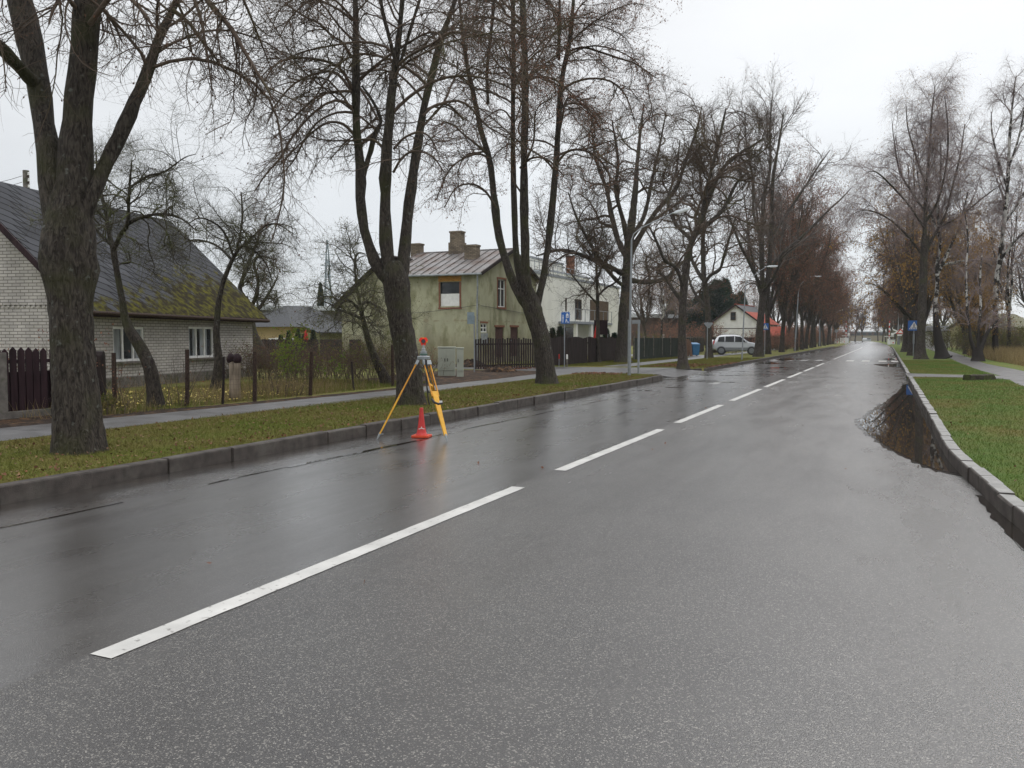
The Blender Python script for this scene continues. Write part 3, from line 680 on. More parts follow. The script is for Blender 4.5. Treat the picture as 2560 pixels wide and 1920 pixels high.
# three big limes on the left verge
hero_tree('lime_tree', (197, 1130), 'massive three-stemmed lime with thick burred trunk in front of the white brick house', 'tree',
 [(196,1140,118,0),(194,1090,110,0),(188,1000,104,0),(180,900,99,0),(176,800,98,0),(173,720,108,0),(172,640,122,0),(173,570,114,0),(176,520,98,0),(180,470,76,0)],
 [[(150,600,60,0),(135,500,60,0),(125,400,60,0),(105,270,58,.1),(82,140,56,.2),(50,0,58,.3),(20,-160,50,.5),(0,-400,40,.7),(-60,-800,26,1),(-90,-1300,10,1)],
  [(178,560,84,0),(185,430,80,0),(193,300,68,0),(206,160,64,0),(219,0,62,-.1),(232,-200,52,-.2),(240,-500,40,-.4),(235,-900,26,-.5),(250,-1400,10,-.5)],
  [(205,560,40,0),(222,500,40,0),(255,430,38,.1),(290,360,36,.2),(330,272,33,.3),(365,190,28,.4),(398,95,23,.5),(420,50,20,.6),(450,-10,16,.8),(520,-90,13,1),(600,-230,8,1.2)],
  [(92,215,30,.1),(50,170,32,-.2),(0,118,30,-.5),(-60,60,26,-.9),(-150,-60,20,-1.4),(-220,-300,10,-1.5)]],
 [[(430,-150,20,.6),(480,-60,18,.5),(520,5,16,.4),(567,57,15,.3),(601,111,14,.2),(635,169,11,.1),(675,233,8,0),(686,258,4,0)],
  [(425,20,16,.6),(470,55,12,.7),(500,95,11,.8),(535,140,8,.9),(565,182,4,1)],
  [(470,-40,14,.5),(500,40,11,.3),(515,120,8,.2),(530,220,4,.1)],
  [(225,60,18,-.2),(290,-20,16,-.6),(340,10,13,-.8),(385,68,8,-.9),(410,90,4,-1)],
  [(232,20,16,.1),(255,20,14,.4),(285,60,10,.6),(305,105,5,.7)],
  [(190,20,16,-.2),(160,-10,14,-.5),(135,20,11,-.7),(122,60,6,-.8)],
  [(250,-260,20,.2),(330,-160,16,.6),(400,-60,12,.8),(455,30,8,1),(480,130,4,1.1)],
  [(250,-400,20,.2),(380,-330,17,.7),(500,-180,14,.9),(590,-40,10,1),(650,100,6,1.2),(680,180,3,1.2)],
  [(60,-50,16,.2),(20,-40,12,-.3),(-10,30,9,-.6),(10,160,5,-.8),(15,230,3,-.8)]],
 'lime', (60, 900, 13500), 3, LIM, leaf=(9000, (.02, .042)), burls=((2.45, 1.2, .28, .16), (2.35, 3.9, .22, .2), (2.7, 5.4, .3, .12), (1.6, 2.5, .4, .06)), flare=.16, S=30, lS=14, t1=(.42, 1.), thick=.9)
hero_tree('lime_tree', (1028, 1012), 'three-stemmed lime with kinked trunk standing just behind the tripod and cone', 'tree',
 [(1030,1020,72,0),(1027,985,64,0),(1024,930,60,0),(1014,870,56,0),(1001,800,58,0),(994,740,62,0),(992,710,66,0),(985,680,62,0),(982,655,44,0)],
 [[(985,715,34,0),(950,680,30,0),(930,636,27,.1),(912,580,26,.2),(901,500,25,.3),(902,439,24,.4),(891,304,20,.5),(890,169,18,.5),(888,0,14,.6),(880,-200,11,.8),(870,-420,5,1)],
  [(985,720,36,0),(970,660,34,0),(964,590,31,0),(964,500,30,0),(963,440,29,-.1),(967,371,27,-.2),(979,236,20,-.3),(996,101,15,-.4),(1006,0,12,-.5),(1020,-200,9,-.6),(1040,-450,4,-.6)],
  [(1000,715,34,0),(1008,672,30,.1),(1014,590,27,.3),(1024,500,26,.5),(1040,388,23,.7),(1057,287,19,.9),(1080,186,17,1.1),(1107,84,14,1.3),(1138,0,11,1.5),(1180,-160,8,1.8),(1200,-400,4,2)],
  [(908,440,14,.4),(921,395,13,.5),(938,335,13,.6),(952,300,9,.7),(930,250,7,.8),(905,215,5,.9)],
  [(994,175,9,-.4),(975,100,9,-.6),(955,20,9,-.8),(930,-120,6,-1)],
  [(1000,160,8,-.3),(1030,60,8,-.4),(1060,-40,7,-.5),(1090,-200,4,-.6)]],
 [[(884,228,11,.5),(850,170,9,.2),(800,150,8,0),(740,145,7,-.4),(690,160,6,-.8),(660,205,4,-1)],
  [(884,235,11,.5),(840,182,9,.8),(790,184,8,1),(735,210,7,1.3),(690,262,5,1.6),(668,310,3,1.8)],
  [(881,229,10,.5),(854,228,8,.3),(804,236,8,.1),(763,267,7,-.1),(719,310,5,-.3),(680,350,3,-.4)],
  [(882,270,11,.5),(854,251,9,.2),(820,257,8,0),(787,280,8,-.2),(753,314,8,-.4),(719,360,8,-.5),(702,395,7,-.6),(669,430,6,-.7),(636,478,3,-.8)],
  [(883,282,9,.5),(850,280,8,.5),(815,292,7,.4),(787,312,7,.4),(760,352,6,.3),(735,400,5,.3),(700,440,3,.3)],
  [(886,338,10,.5),(860,311,9,.4),(825,305,8,.3),(795,320,7,.2),(765,345,6,.1),(730,380,5,0),(700,412,4,0)],
  [(880,145,10,.5),(855,105,9,.3),(830,90,8,.1),(800,60,8,-.2),(760,40,7,-.5),(715,10,5,-.9)],
  [(880,50,9,.5),(840,20,8,.1),(780,0,7,-.3),(730,40,6,-.6),(700,90,4,-.8)],
  [(902,223,9,.4),(925,260,8,.2),(945,300,7,.1)],
  [(1056,290,9,.8),(1090,262,8,1),(1125,265,7,1.2),(1160,300,5,1.4)],
  [(985,372,9,-.1),(1010,345,8,-.4),(1050,330,7,-.7),(1080,350,5,-.9),(1100,400,3,-1)],
  [(984,430,9,-.1),(1005,395,8,-.5),(1035,378,7,-.8),(1080,390,6,-1.1),(1110,430,4,-1.3)],
  [(993,165,9,-.4),(1030,135,8,-.7),(1080,110,8,-1),(1130,80,7,-1.3),(1190,95,4,-1.6)]],
 'lime', (72, 1150, 16500), 5, LIM, leaf=(6000, (.025, .05)), burls=((2.0, 2.2, .2, .12), (1.2, 4.8, .3, .1)), flare=.18, S=26, lS=12, t1=(.28, 1.))
hero_tree('lime_tree', (1367, 960), 'leaning four-stemmed lime tree with rusty dead leaves, on the verge near the kerb end', 'tree',
 [(1369,968,54,0),(1366,940,46,0),(1358,880,43,0),(1350,840,42,0),(1338,800,44,0),(1326,760,46,0),(1318,735,40,0),(1312,710,26,0)],
 [[(1325,780,26,0),(1303,745,23,0),(1279,696,21,.1),(1260,636,20,.3),(1244,570,19,.5),(1225,405,15,.8),(1201,320,13,1),(1181,219,12,1.2),(1167,160,10,1.4),(1150,20,7,1.6),(1140,-160,4,1.8)],
  [(1325,770,22,.4),(1306,720,20,.5),(1291,641,17,.7),(1287,557,15,.9),(1282,337,13,1.2),(1284,169,12,1.4),(1282,0,11,1.6),(1280,-180,8,1.8),(1285,-350,4,2)],
  [(1330,780,28,-.1),(1314,696,25,-.2),(1313,600,24,-.3),(1310,500,22,-.4),(1311,337,19,-.5),(1313,202,17,-.6),(1307,0,15,-.7),(1310,-180,9,-.8),(1316,-330,4,-.9)],
  [(1338,800,22,.1),(1341,763,19,.1),(1358,700,17,.1),(1368,628,16,.2),(1377,560,18,.3),(1390,405,16,.5),(1397,304,14,.6),(1404,202,13,.7),(1424,101,11,.8),(1434,0,9,1),(1440,-140,6,1.2),(1452,-260,3,1.3)],
  [(1220,260,8,.9),(1218,170,8,.7),(1230,60,8,.5),(1240,-80,5,.4)],
  [(1397,150,8,.7),(1398,60,8,.6),(1400,-80,5,.5)]],
 [[(1395,405,9,.5),(1420,378,8,.2),(1460,376,7,-.1),(1500,400,6,-.4),(1530,450,3,-.6)],
  [(1402,230,9,.6),(1430,208,8,.3),(1480,196,7,.1),(1530,205,6,-.2),(1565,240,5,-.4),(1585,300,3,-.5)],
  [(1420,130,8,.8),(1455,118,7,.6),(1500,130,7,.4),(1545,145,6,.2),(1590,160,5,0),(1640,195,3,-.2)],
  [(1400,270,8,.6),(1430,258,7,.9),(1470,270,6,1.2),(1500,320,4,1.5)],
  [(1228,400,8,.8),(1200,385,7,.5),(1160,395,6,.2),(1120,430,5,-.1),(1090,500,3,-.3)],
  [(1240,520,8,.5),(1215,480,7,.1),(1180,460,6,-.3),(1140,470,5,-.6),(1110,520,3,-.8)],
  [(1300,420,7,-.4),(1330,395,7,-.8),(1370,400,6,-1.2),(1410,440,4,-1.5)]],
 'lime', (84, 1400, 22000), 8, (M['bark'], M['twig'], M['leaf_red']), leaf=(42000, (.03, .06)), burls=((1.6, 4, .2, .1),), flare=.2, S=22, lS=10, t1=(.24, 1.))

# further trees along the left verge whose forks show clearly
OAK = (M['bark_far'], M['twig'], M['leaf_dead'])
hero_tree('oak_tree', (1556, 907), 'broad oak with wide crooked branches rising behind the first street lamp', 'tree',
 [(1557,912,44,0),(1556,890,34,0),(1558,840,30,0),(1560,780,27,0),(1565,723,25,0),(1569,660,24,0),(1573,610,24,0),(1576,570,22,0)],
 [[(1572,620,22,0),(1580,550,20,0),(1588,480,15,.3),(1592,420,11,.6),(1600,340,8,.9),(1610,260,4,1)],
  [(1572,640,18,0),(1600,590,15,-.5),(1640,530,13,-1),(1690,470,11,-1.5),(1715,400,8,-1.8),(1740,330,6,-2),(1755,265,3,-2)],
  [(1570,650,16,0),(1545,600,14,.6),(1530,540,12,1),(1515,470,10,1.4),(1490,400,8,1.8),(1480,330,4,2)],
  [(1568,690,13,0),(1520,665,12,-1),(1460,640,10,-2),(1400,625,8,-2.6),(1340,640,4,-3)],
  [(1570,700,13,0),(1620,705,12,.8),(1665,695,10,1.5),(1700,660,8,2),(1740,640,5,2.4)],
  [(1572,640,14,0),(1560,560,12,-.8),(1540,480,10,-1.5),(1545,400,8,-2.2),(1530,300,4,-3)],
  [(1570,720,11,0),(1540,700,10,-.6),(1500,650,9,-1.4),(1465,590,8,-2),(1440,540,6,-2.4),(1420,480,3,-2.8)],
  [(1575,600,14,0),(1610,540,11,.8),(1630,450,9,1.5),(1650,360,6,2),(1665,280,3,2.3)]],
 None, 'oak', (80, 1000, 13000), 12, OAK, leaf=(5000, (.05, .09)), flare=.25, S=16, lS=8, thick=1.15, s=1.1, t1=(.2, 1.))
hero_tree('oak_tree', (1706, 921), 'dark leaning oak with a long curved limb, beside the kerb past the side road', 'tree',
 [(1707,926,30,0),(1706,900,23,0),(1705,850,20,0),(1706,798,19,0),(1709,740,19,0),(1712,700,19,0),(1718,660,18,0)],
 [[(1712,680,18,0),(1722,630,17,0),(1735,590,15,0),(1756,542,14,0),(1775,490,12,0),(1802,428,10,.3),(1844,388,8,.5),(1880,365,6,.7),(1912,345,3,.9)],
  [(1735,590,12,0),(1770,560,11,.5),(1810,520,9,.9),(1840,460,8,1.2),(1870,430,4,1.5)],
  [(1756,542,11,0),(1765,480,10,-.4),(1780,420,9,-.7),(1800,340,7,-.9),(1815,270,4,-1)],
  [(1710,720,11,0),(1690,670,10,-.5),(1662,650,9,-1),(1640,600,7,-1.4),(1620,560,4,-1.7)],
  [(1730,600,10,0),(1690,560,9,.8),(1670,500,8,1.4),(1690,430,6,2),(1700,350,3,2.2)],
  [(1708,760,10,0),(1680,720,9,.4),(1660,690,7,.8),(1640,680,4,1)]],
 None, 'oak', (64, 700, 7500), 14, OAK, flare=.25, S=14, lS=8, thick=1.1, s=.95, t1=(.2, 1.))
hero_tree('oak_tree', (1772, 895), 'slim dark oak with low candelabra limbs, behind the back-turned sign', 'tree',
 [(1772,899,22,0),(1772,870,17,0),(1771,820,15,0),(1769,770,14,0),(1764,720,14,0),(1759,690,13,0)],
 [[(1760,700,13,0),(1758,660,12,0),(1757,610,11,0),(1760,540,9,0),(1752,470,7,0),(1750,400,4,0)],
  [(1757,715,9,0),(1775,690,9,-.5),(1800,672,8,-1),(1810,640,7,-1.3),(1825,590,6,-1.6),(1840,540,3,-2)],
  [(1757,700,9,0),(1740,670,9,.5),(1728,640,8,1),(1730,590,6,1.5),(1715,540,3,2)],
  [(1766,770,8,0),(1745,745,8,1),(1730,720,7,1.8),(1722,690,4,2.4)]],
 None, 'oak', (50, 500, 5200), 16, OAK, flare=.2, S=12, lS=7, thick=1.1, s=1.05)
ASH = (M['bark_far'], M['twig_grey'], M['leaf_red'])
hero_tree('ash_tree', (1897, 892), 'tall pale-stemmed bare tree with upswept branches, in front of the red-roofed house', 'tree',
 [(1897,896,26,0),(1898,860,20,0),(1900,820,18,0),(1903,780,17,0),(1907,740,17,0)],
 [[(1904,760,14,0),(1906,700,12,0),(1904,640,11,0),(1906,590,10,0),(1909,500,9,.3),(1925,420,7,.5),(1925,340,5,.6),(1928,250,3,.6)],
  [(1905,760,14,0),(1918,700,12,0),(1925,640,11,0),(1929,560,10,0),(1932,450,8,-.4),(1945,370,6,-.6),(1960,280,3,-.8)],
  [(1912,740,9,0),(1925,680,8,.3),(1950,640,8,.8),(2007,590,7,1.5),(2072,525,5,2.2),(2100,500,4,2.4),(2128,470,2,2.6)],
  [(1904,720,9,0),(1880,670,8,-.5),(1850,610,7,-1),(1830,560,6,-1.4),(1810,500,3,-1.8)],
  [(1926,600,9,0),(1970,530,8,.8),(2010,470,6,1.4),(2050,410,4,2),(2075,375,2,2.3)],
  [(1906,600,8,0),(1885,540,7,.4),(1882,450,6,.8),(1865,350,4,1.2),(1862,280,2,1.4)],
  [(1906,730,8,0),(1930,700,7,-1),(1960,640,6,-2),(2000,610,3,-2.6)]],
 None, 'ash', (60, 700, 7000), 18, ASH, flare=.22, S=14, lS=8, thick=1.2, s=1.15, leaf=(1500, (.07, .12)))

# birches and a weeping tree on the right verge
BIR = (M['bark_far'], M['twig_birch'], M['leaf_yellow'])
WB = (M['bark_birch'], M['twig_birch'], M['leaf_yellow'])
hero_tree('weeping_birch', (2301, 898), 'tall round-crowned weeping birch with hanging twigs beside the right-hand crossing sign', 'tree',
 [(2301,903,30,0),(2301,870,22,0),(2303,820,20,0),(2306,760,19,0),(2308,700,18,0),(2310,640,17,0),(2312,590,16,0)],
 [[(2310,620,10.2,0),(2313,540,8.8,0),(2316,470,7.5,0),(2324,370,6.1,0),(2330,280,4.1,.2),(2338,215,2,.3)],
  [(2310,640,8.2,0),(2335,590,7.5,.5),(2362,540,6.1,.9),(2378,480,5.4,1.2),(2400,390,4.1,1.5),(2412,310,2,1.7)],
  [(2312,560,6.1,0),(2345,500,5.4,-.6),(2365,420,4.8,-1),(2370,330,3.4,-1.3),(2362,240,2,-1.5)],
  [(2312,530,6.1,0),(2280,480,5.4,.5),(2250,430,4.8,.9),(2235,350,2.7,1.2),(2230,300,1.4,1.4)],
  [(2311,570,6.1,0),(2270,510,5.4,-.6),(2225,460,4.8,-1.1),(2190,430,3.4,-1.5),(2165,430,1.4,-1.8)],
  [(2309,640,6.1,0),(2260,580,5.4,.3),(2210,540,4.1,.6),(2160,525,2.7,.9),(2125,540,1.4,1)],
  [(2316,470,5.4,0),(2290,390,4.8,.6),(2270,320,3.4,1),(2265,260,1.4,1.2)],
  [(2345,570,5.4,.5),(2400,540,4.8,.9),(2450,500,4.1,1.3),(2490,470,2,1.6)]],
 None, 'birch', (110, 1700, 24000), 21, BIR, flare=.3, S=14, lS=7, thick=.85, s=1.0, leaf=(2600, (.06, .10)))
hero_tree('birch_tree', (2354, 897), 'crooked black-and-white birch with a swollen dark base, between the path and the crossing sign', 'tree',
 [(2355,902,34,0),(2352,880,26,0),(2347,855,22,0),(2343,830,18,0),(2340,800,14,0),(2339,770,12,0)],
 [[(2340,800,13,0),(2338,760,11,0),(2343,720,10,0),(2343,665,9,0),(2350,600,8,.2),(2344,520,7,.4),(2352,430,5,.6),(2350,340,3,.7)],
  [(2343,690,7,0),(2370,630,7,-.5),(2400,560,6,-.9),(2420,480,3,-1.2)],
  [(2350,600,6,.2),(2330,540,6,.6),(2300,470,4,1),(2290,400,2,1.2)],
  [(2345,665,7,0),(2390,655,6,.6),(2440,650,5,1.2),(2480,665,3,1.6)]],
 None, 'birch', (44, 500, 6000), 23, WB, flare=.3, S=14, lS=7, thick=1.2, s=.85, leaf=(900, (.07, .12)))
hero_tree('birch_tree', (2445, 903), 'short thick birch forking low into two thin white stems beside the dry grass', 'tree',
 [(2445,909,30,0),(2445,895,25,0),(2444,878,23,0),(2443,868,22,0)],
 [[(2436,874,10,0),(2427,850,8,0),(2424,820,7,0),(2419,790,7,0),(2417,739,6,0),(2415,680,5,.2),(2420,600,4,.4),(2412,530,2,.6)],
  [(2452,874,11,0),(2461,850,9,0),(2470,830,8,0),(2480,818,6,0),(2490,805,5,0),(2496,799,4,0)],
  [(2445,872,8,.2),(2447,820,6,.4),(2452,760,6,.6),(2450,700,5,.8),(2456,620,2,1)]],
 None, 'birch', (26, 260, 2800), 25, WB, flare=.25, S=14, lS=7, thick=1.1, s=.55, leaf=(1300, (.05, .09)))
hero_tree('birch_tree', (2488, 897), 'high slender birch with mottled trunk behind the forked birch at the right', 'tree',
 [(2488,900,18,0),(2488,860,14,0),(2488,800,13,0),(2490,740,13,0),(2492,700,13,0),(2500,650,12,0)],
 [[(2499,660,12,0),(2505,600,11,0),(2514,520,10,0),(2520,440,8,0),(2523,360,7,0),(2530,270,5,0),(2540,190,3,0)],
  [(2510,560,7,0),(2550,500,6,.5),(2590,430,5,.9),(2610,340,3,1.2)],
  [(2521,420,6,0),(2545,350,5,-.5),(2560,280,4,-.8),(2570,210,2,-1)],
  [(2500,650,7,0),(2540,600,6,-.7),(2590,560,5,-1.3),(2640,530,3,-1.8)],
  [(2518,470,6,0),(2495,400,5,.5),(2480,330,4,.8),(2478,280,2,1)]],
 None, 'birch', (50, 620, 8000), 27, WB, flare=.2, S=12, lS=7, thick=1.2, s=.8)
for i, (u, v, d1, lab) in enumerate([(2265, 880, 17, 'stout dark trunk second behind the right-hand crossing sign, with rust-brown crown'), (2279, 889, 15, 'dark trunk with spreading roots directly behind the right-hand crossing sign')]):
    hero_tree('lime_tree', (u, v), lab, 'tree', [(u,v+4,d1*1.5,0),(u,v-20,d1,0),(u+1,v-60,d1*.9,0),(u+2,v-110,d1*.85,0),(u+2,v-160,d1*.7,0)],
      [[(u+2,v-130,d1*.7,0),(u+5,v-200,d1*.6,0),(u+2,v-290,d1*.4,0),(u+8,v-390,d1*.2,0),(u+5,v-470,3,0)],
       [(u+2,v-110,d1*.6,0),(u-20,v-180,d1*.45,1),(u-40,v-260,d1*.3,2),(u-50,v-330,2,3)],
       [(u+2,v-120,d1*.6,0),(u+25,v-190,d1*.45,-1),(u+40,v-270,d1*.3,-2),(u+48,v-360,2,-3)],
       [(u+2,v-90,d1*.4,0),(u-35,v-130,d1*.3,-1),(u-65,v-160,d1*.2,-2),(u-85,v-170,2,-3)]],
      None, 'lime', (60, 620, 5200), 31+i, (M['bark_far'], M['twig'], M['leaf_red'] if i == 0 else M['leaf_yellow']), leaf=(7500 if i == 0 else 4500, (.09, .17)), flare=.3, S=12, lS=7, thick=1.5, s=1.15)

# orchard trees in the gardens on the left
APL = (M['bark'], M['twig_apple'], M['leaf_olive'])
hero_tree('apple_tree', (394, 1018), 'old bent apple tree leaning left across the window of the brick house', 'apple tree',
 [(392,1024,44,0),(388,990,36,0),(378,930,32,0),(362,888,30,0),(340,850,28,0),(325,827,25,0),(312,795,20,0),(305,750,16,0),(300,725,15,0),(292,680,14,0),(285,640,15,0),(283,615,14,0)],
 [[(284,625,12,0),(270,570,10,.2),(262,520,8,.3),(245,450,6,.5),(240,380,3,.6)],
  [(284,625,12,0),(300,590,11,-.2),(318,560,10,-.4),(322,500,8,-.5),(325,450,6,-.6),(330,400,3,-.7)],
  [(318,560,10,-.3),(350,545,9,-.5),(400,535,7,-.8),(450,545,5,-1),(490,575,3,-1.1)],
  [(322,470,7,-.5),(370,440,6,-.7),(410,430,5,-.9),(460,395,3,-1.1),(490,385,2,-1.2)],
  [(285,620,9,0),(255,590,8,.3),(235,575,6,.5),(215,600,4,.7)],
  [(290,680,6,0),(300,660,5,.3),(325,655,5,.5),(322,630,3,.6)]],
 None, 'apple', (64, 760, 9000), 41, APL, leaf=(500, (.02, .035)), flare=.15, S=14, lS=8, thick=.9, t1=(.1, 1.), z0=.13)
hero_tree('apple_tree', (539, 975), 'slender apple tree before the right window of the white brick house', 'apple tree',
 [(538,981,30,0),(541,950,24,0),(546,906,21,0),(543,860,17,0),(541,834,16,0),(543,800,15,0),(546,762,14,0),(552,730,12,0),(560,700,11,0),(580,650,10,0)],
 [[(560,700,10,0),(582,648,9,0),(600,620,8,0),(625,600,6,-.2),(655,570,5,-.4),(690,560,4,-.5),(735,585,2,-.6)],
  [(590,635,7,0),(600,590,6,.2),(606,540,5,.3),(603,480,3,.4)],
  [(580,650,7,0),(550,620,6,.3),(520,605,5,.5),(480,600,4,.7),(450,615,2,.9)],
  [(585,645,6,0),(565,590,6,-.3),(540,560,5,-.5),(500,545,4,-.7),(470,560,2,-.8)],
  [(610,615,6,0),(640,630,5,.4),(665,660,4,.6),(680,700,2,.8)]],
 None, 'apple', (58, 700, 8500), 43, APL, leaf=(400, (.02, .04)), flare=.15, S=12, lS=8, thick=.85, z0=.13)
hero_tree('apple_tree', (664, 921), 'dark gnarled apple tree growing at the far corner of the brick house', 'apple tree',
 [(668,928,40,0),(660,900,34,0),(648,870,28,0),(632,838,26,0),(626,800,22,0),(620,770,20,0),(612,743,17,0)],
 [[(615,755,13,0),(600,720,11,.3),(610,690,9,.5),(625,650,8,.7),(640,610,6,.9),(655,560,3,1)],
  [(622,780,12,0),(640,740,10,-.4),(645,700,8,-.7),(635,660,7,-.9),(650,640,6,-1),(690,650,3,-1.2)],
  [(626,800,10,0),(655,760,8,.6),(680,720,6,1),(695,690,3,1.2)]],
 None, 'apple', (46, 560, 6500), 45, APL, leaf=(500, (.03, .045)), flare=.2, S=12, lS=8, thick=1., s=1.2, z0=.13)
hero_tree('apple_tree', (968, 961), 'mossy leaning apple tree in front of the left wing of the yellow house', 'apple tree',
 [(970,966,30,0),(960,940,24,0),(943,907,20,0),(928,870,17,0),(918,840,15,0),(908,800,12,0),(903,780,11,0)],
 [[(905,790,10,0),(898,750,8,0),(892,720,7,.2),(887,670,6,.3),(890,640,6,.4),(900,632,4,.5),(915,636,2,.6)],
  [(908,800,9,0),(880,785,8,.5),(850,775,6,.9),(825,760,4,1.2),(810,755,2,1.4)],
  [(912,820,8,0),(905,770,7,-.6),(915,755,6,-1),(940,765,4,-1.3),(955,790,2,-1.5)],
  [(900,775,7,0),(870,750,6,-.4),(845,770,4,-.7),(835,800,2,-.9)]],
 None, 'apple', (50, 600, 6500), 47, (M['bark'], M['twig_apple'], M['leaf_olive']), leaf=(1500, (.035, .06)), flare=.15, S=12, lS=8, thick=1.1, s=1.15, z0=.13)
hero_tree('young_tree', (1497, 907), 'young slender tree with mossy twigs, in front of the solid brown fence', 'tree',
 [(1497,910,14,0),(1495,880,10,0),(1495,840,10,0),(1494,790,9,0),(1494,740,9,0)],
 [[(1494,750,8,0),(1492,700,7,0),(1490,650,5,0),(1488,600,4,0),(1480,550,2,0)],
  [(1494,760,6,0),(1470,735,5,.3),(1440,700,4,.6),(1415,670,2,.9)],
  [(1494,740,6,0),(1515,720,5,-.4),(1545,700,4,-.7),(1560,660,2,-1)],
  [(1492,700,5,0),(1508,660,4,.5),(1530,620,3,.8),(1545,590,2,1)]],
 None, 'apple', (34, 330, 3000), 49, (M['bark_far'], M['twig_apple'], M['leaf_olive']), leaf=(300, (.06, .09)), flare=.1, S=10, lS=6, thick=1.2, s=1.5)

# repeat trees: a few grown from scratch, the rest are copies of them
def auto_tree(name, label, H, sty, counts, seed, mats, leaf=None, thick=1.3, s=1., nl=5, r0=.24, fork=.28, spread=.2, group=None, cat='tree', loc=(0, 0, 0)):
    r = np.random.default_rng(seed); e = empty(name, loc, 0, label, cat, group)
    lean = r.normal(size=2)*.25; hf = H*fork
    tr = resample([(0, 0, -.1, r0), (lean[0]*.2, lean[1]*.2, hf*.35, r0*.85), (lean[0]*.5, lean[1]*.5, hf*.7, r0*.8), (lean[0], lean[1], hf, r0*.78), (lean[0]*1.1, lean[1]*1.1, hf*1.12, r0*.5)], 14)
    parts = [(*solid_trunk(r, tr, 10, flare=.3), 0)]; L = []
    for i in range(nl):
        a = i*2*math.pi/nl+r.uniform(-.5, .5); h = H*r.uniform(.75, 1.0) if i else H; sp = spread*r.uniform(.6, 1.3)*(H) if i else H*.04
        P_ = []
        for t_ in (0, .2, .45, .7, 1.):
            d = sp*t_**.75; P_.append((lean[0]*(.9+t_)+math.cos(a)*d+r.normal()*.12, lean[1]*(.9+t_)+math.sin(a)*d+r.normal()*.12, hf*.93+(h-hf)*t_, r0*.6*(1-t_)**.8+.012))
        L.append(P_)
    LP, LR = limbs_arr(L, 16); parts.append((*tubes(LP, LR, 7), 0)); V, Q, m = merge(parts); np_mesh('trunk', V, Q, [mats[0]], e, m, smooth=True)
    cp = crown_parts(r, LP, LR, sty, *counts, thick=thick, leaf=leaf, s=s, t1=(.05, 1.)); V, Q, m = merge(cp); np_mesh('crown', V, Q, [mats[1], mats[2]], e, m)
    return e
RED = (M['bark_far'], M['twig'], M['leaf_red'])
rowA = [auto_tree('lime_tree', 'lime with rust-brown leaves in the avenue on the left', 14.5, 'lime', (70, 800, 9000), 60, RED, (13000, (.06, .12)), 1.5, 1.05, fork=.2),
        auto_tree('lime_tree', 'lime with rust-brown leaves in the avenue on the left', 13, 'ash', (60, 800, 8500), 61, RED, (10000, (.06, .12)), 1.5, 1.0, nl=6, fork=.2),
        auto_tree('lime_tree', 'lime with rust-brown leaves in the avenue on the left', 15, 'oak', (60, 800, 8500), 62, RED, (12000, (.06, .12)), 1.5, .95, nl=5, fork=.2)]
bare = [auto_tree('bare_tree', 'bare tree far behind the houses', 13, 'ash', (50, 500, 3600), 63, ASH, (900, (.10, .16)), 1.9, 1., nl=5),
        auto_tree('bare_tree', 'bare tree far behind the houses', 14, 'birch', (60, 550, 4200), 64, (M['bark_birch'], M['twig_birch'], M['leaf_yellow']), (1600, (.09, .15)), 1.9, .9, nl=4, spread=.12, r0=.15)]
yel = [auto_tree('maple_tree', 'tree with ochre-yellow leaves behind the birches', 11, 'ash', (60, 500, 3200), 65, (M['bark_far'], M['twig'], M['leaf_yellow']), (9000, (.10, .18)), 1.4, .9, nl=5, fork=.18)]
used = set()
def put(proto, x, y, s=1.0, rz=None, label=None, group=None, sz=None, name=None):
    o = proto if id(proto) not in used else copy_tree(proto); used.add(id(proto))
    o.location = (x, y, GZ); o.rotation_euler = (0, 0, rz if rz is not None else (x*7.3+y*3.1) % 6.28); o.scale = (s, s, (sz or s))
    if label: o['label'] = label
    if group: o['group'] = group
    return o
rl = ['rust-leaved lime just beyond the tall bare tree, left side of the road', 'second rust-leaved lime beyond the tall bare tree, near the curved street lamp',
      'rust-leaved lime standing behind the curved street lamp']
ys = [(76.9, -9.6), (88.1, -9.7), (99, -9.3), (106.7, -9.4), (117, -9.8), (127, -9.9), (137, -10.2), (149, -10.3), (162, -10.4), (176, -10.7), (190, -11), (206, -11.4), (224, -12), (275, -14.5), (295, -15.5), (318, -17), (345, -14), (365, -9), (385, -3.5), (372, 3), (352, 8)]
for i, (y, x) in enumerate(ys):
    put(rowA[i % 3], x, y, .98+.14*((i*37) % 10)/10, sz=(1.28 if y < 130 else 1.12)+.10*((i*53) % 7)/7, label=rl[i] if i < 3 else 'distant lime with rust-brown crown in the avenue along the left kerb', group='limes of the left avenue' if i >= 3 else None)
ys = [(93, 2.6), (104, 2.6), (116, 2.6), (128, 2.4), (141, 2.6), (155, 2.2), (196, 1.8), (214, 1.2), (234, .6), (256, 0), (280, -.8), (306, -1.8)]
for i, (y, x) in enumerate(ys):
    put(rowA[(i+1) % 3], x+.4, y, .95+.14*((i*53) % 10)/10, sz=1.12+.12*((i*29) % 7)/7, label='distant lime with rust-brown crown in the avenue along the right kerb', group='limes of the right avenue')
for i, (x, y, s) in enumerate([(-24, 96, 1), (-30, 112, .9), (-12.3, 118, .9), (-31, 138, .95), (-17, 150, 1.), (-36, 150, 1.0), (-60, 130, .85), (-78, 140, .8), (-50, 155, .9), (-95, 150, .8), (-66, 175, .85), (-120, 170, .75), (-25, 175, 1), (-20, 200, 1), (-42, 190, .95), (-90, 190, .8), (-30, 360, 1.2), (-12, 370, 1.1), (-45, 350, 1.2), (8, 365, 1.1), (25, 355, 1.2), (-140, 165, .7), (-30, 82, .55), (-36, 98, .8)]):
    put(bare[0] if i % 3 else bare[1], x, y, s, label='bare tree far behind the houses and gardens', group='bare trees behind the houses')
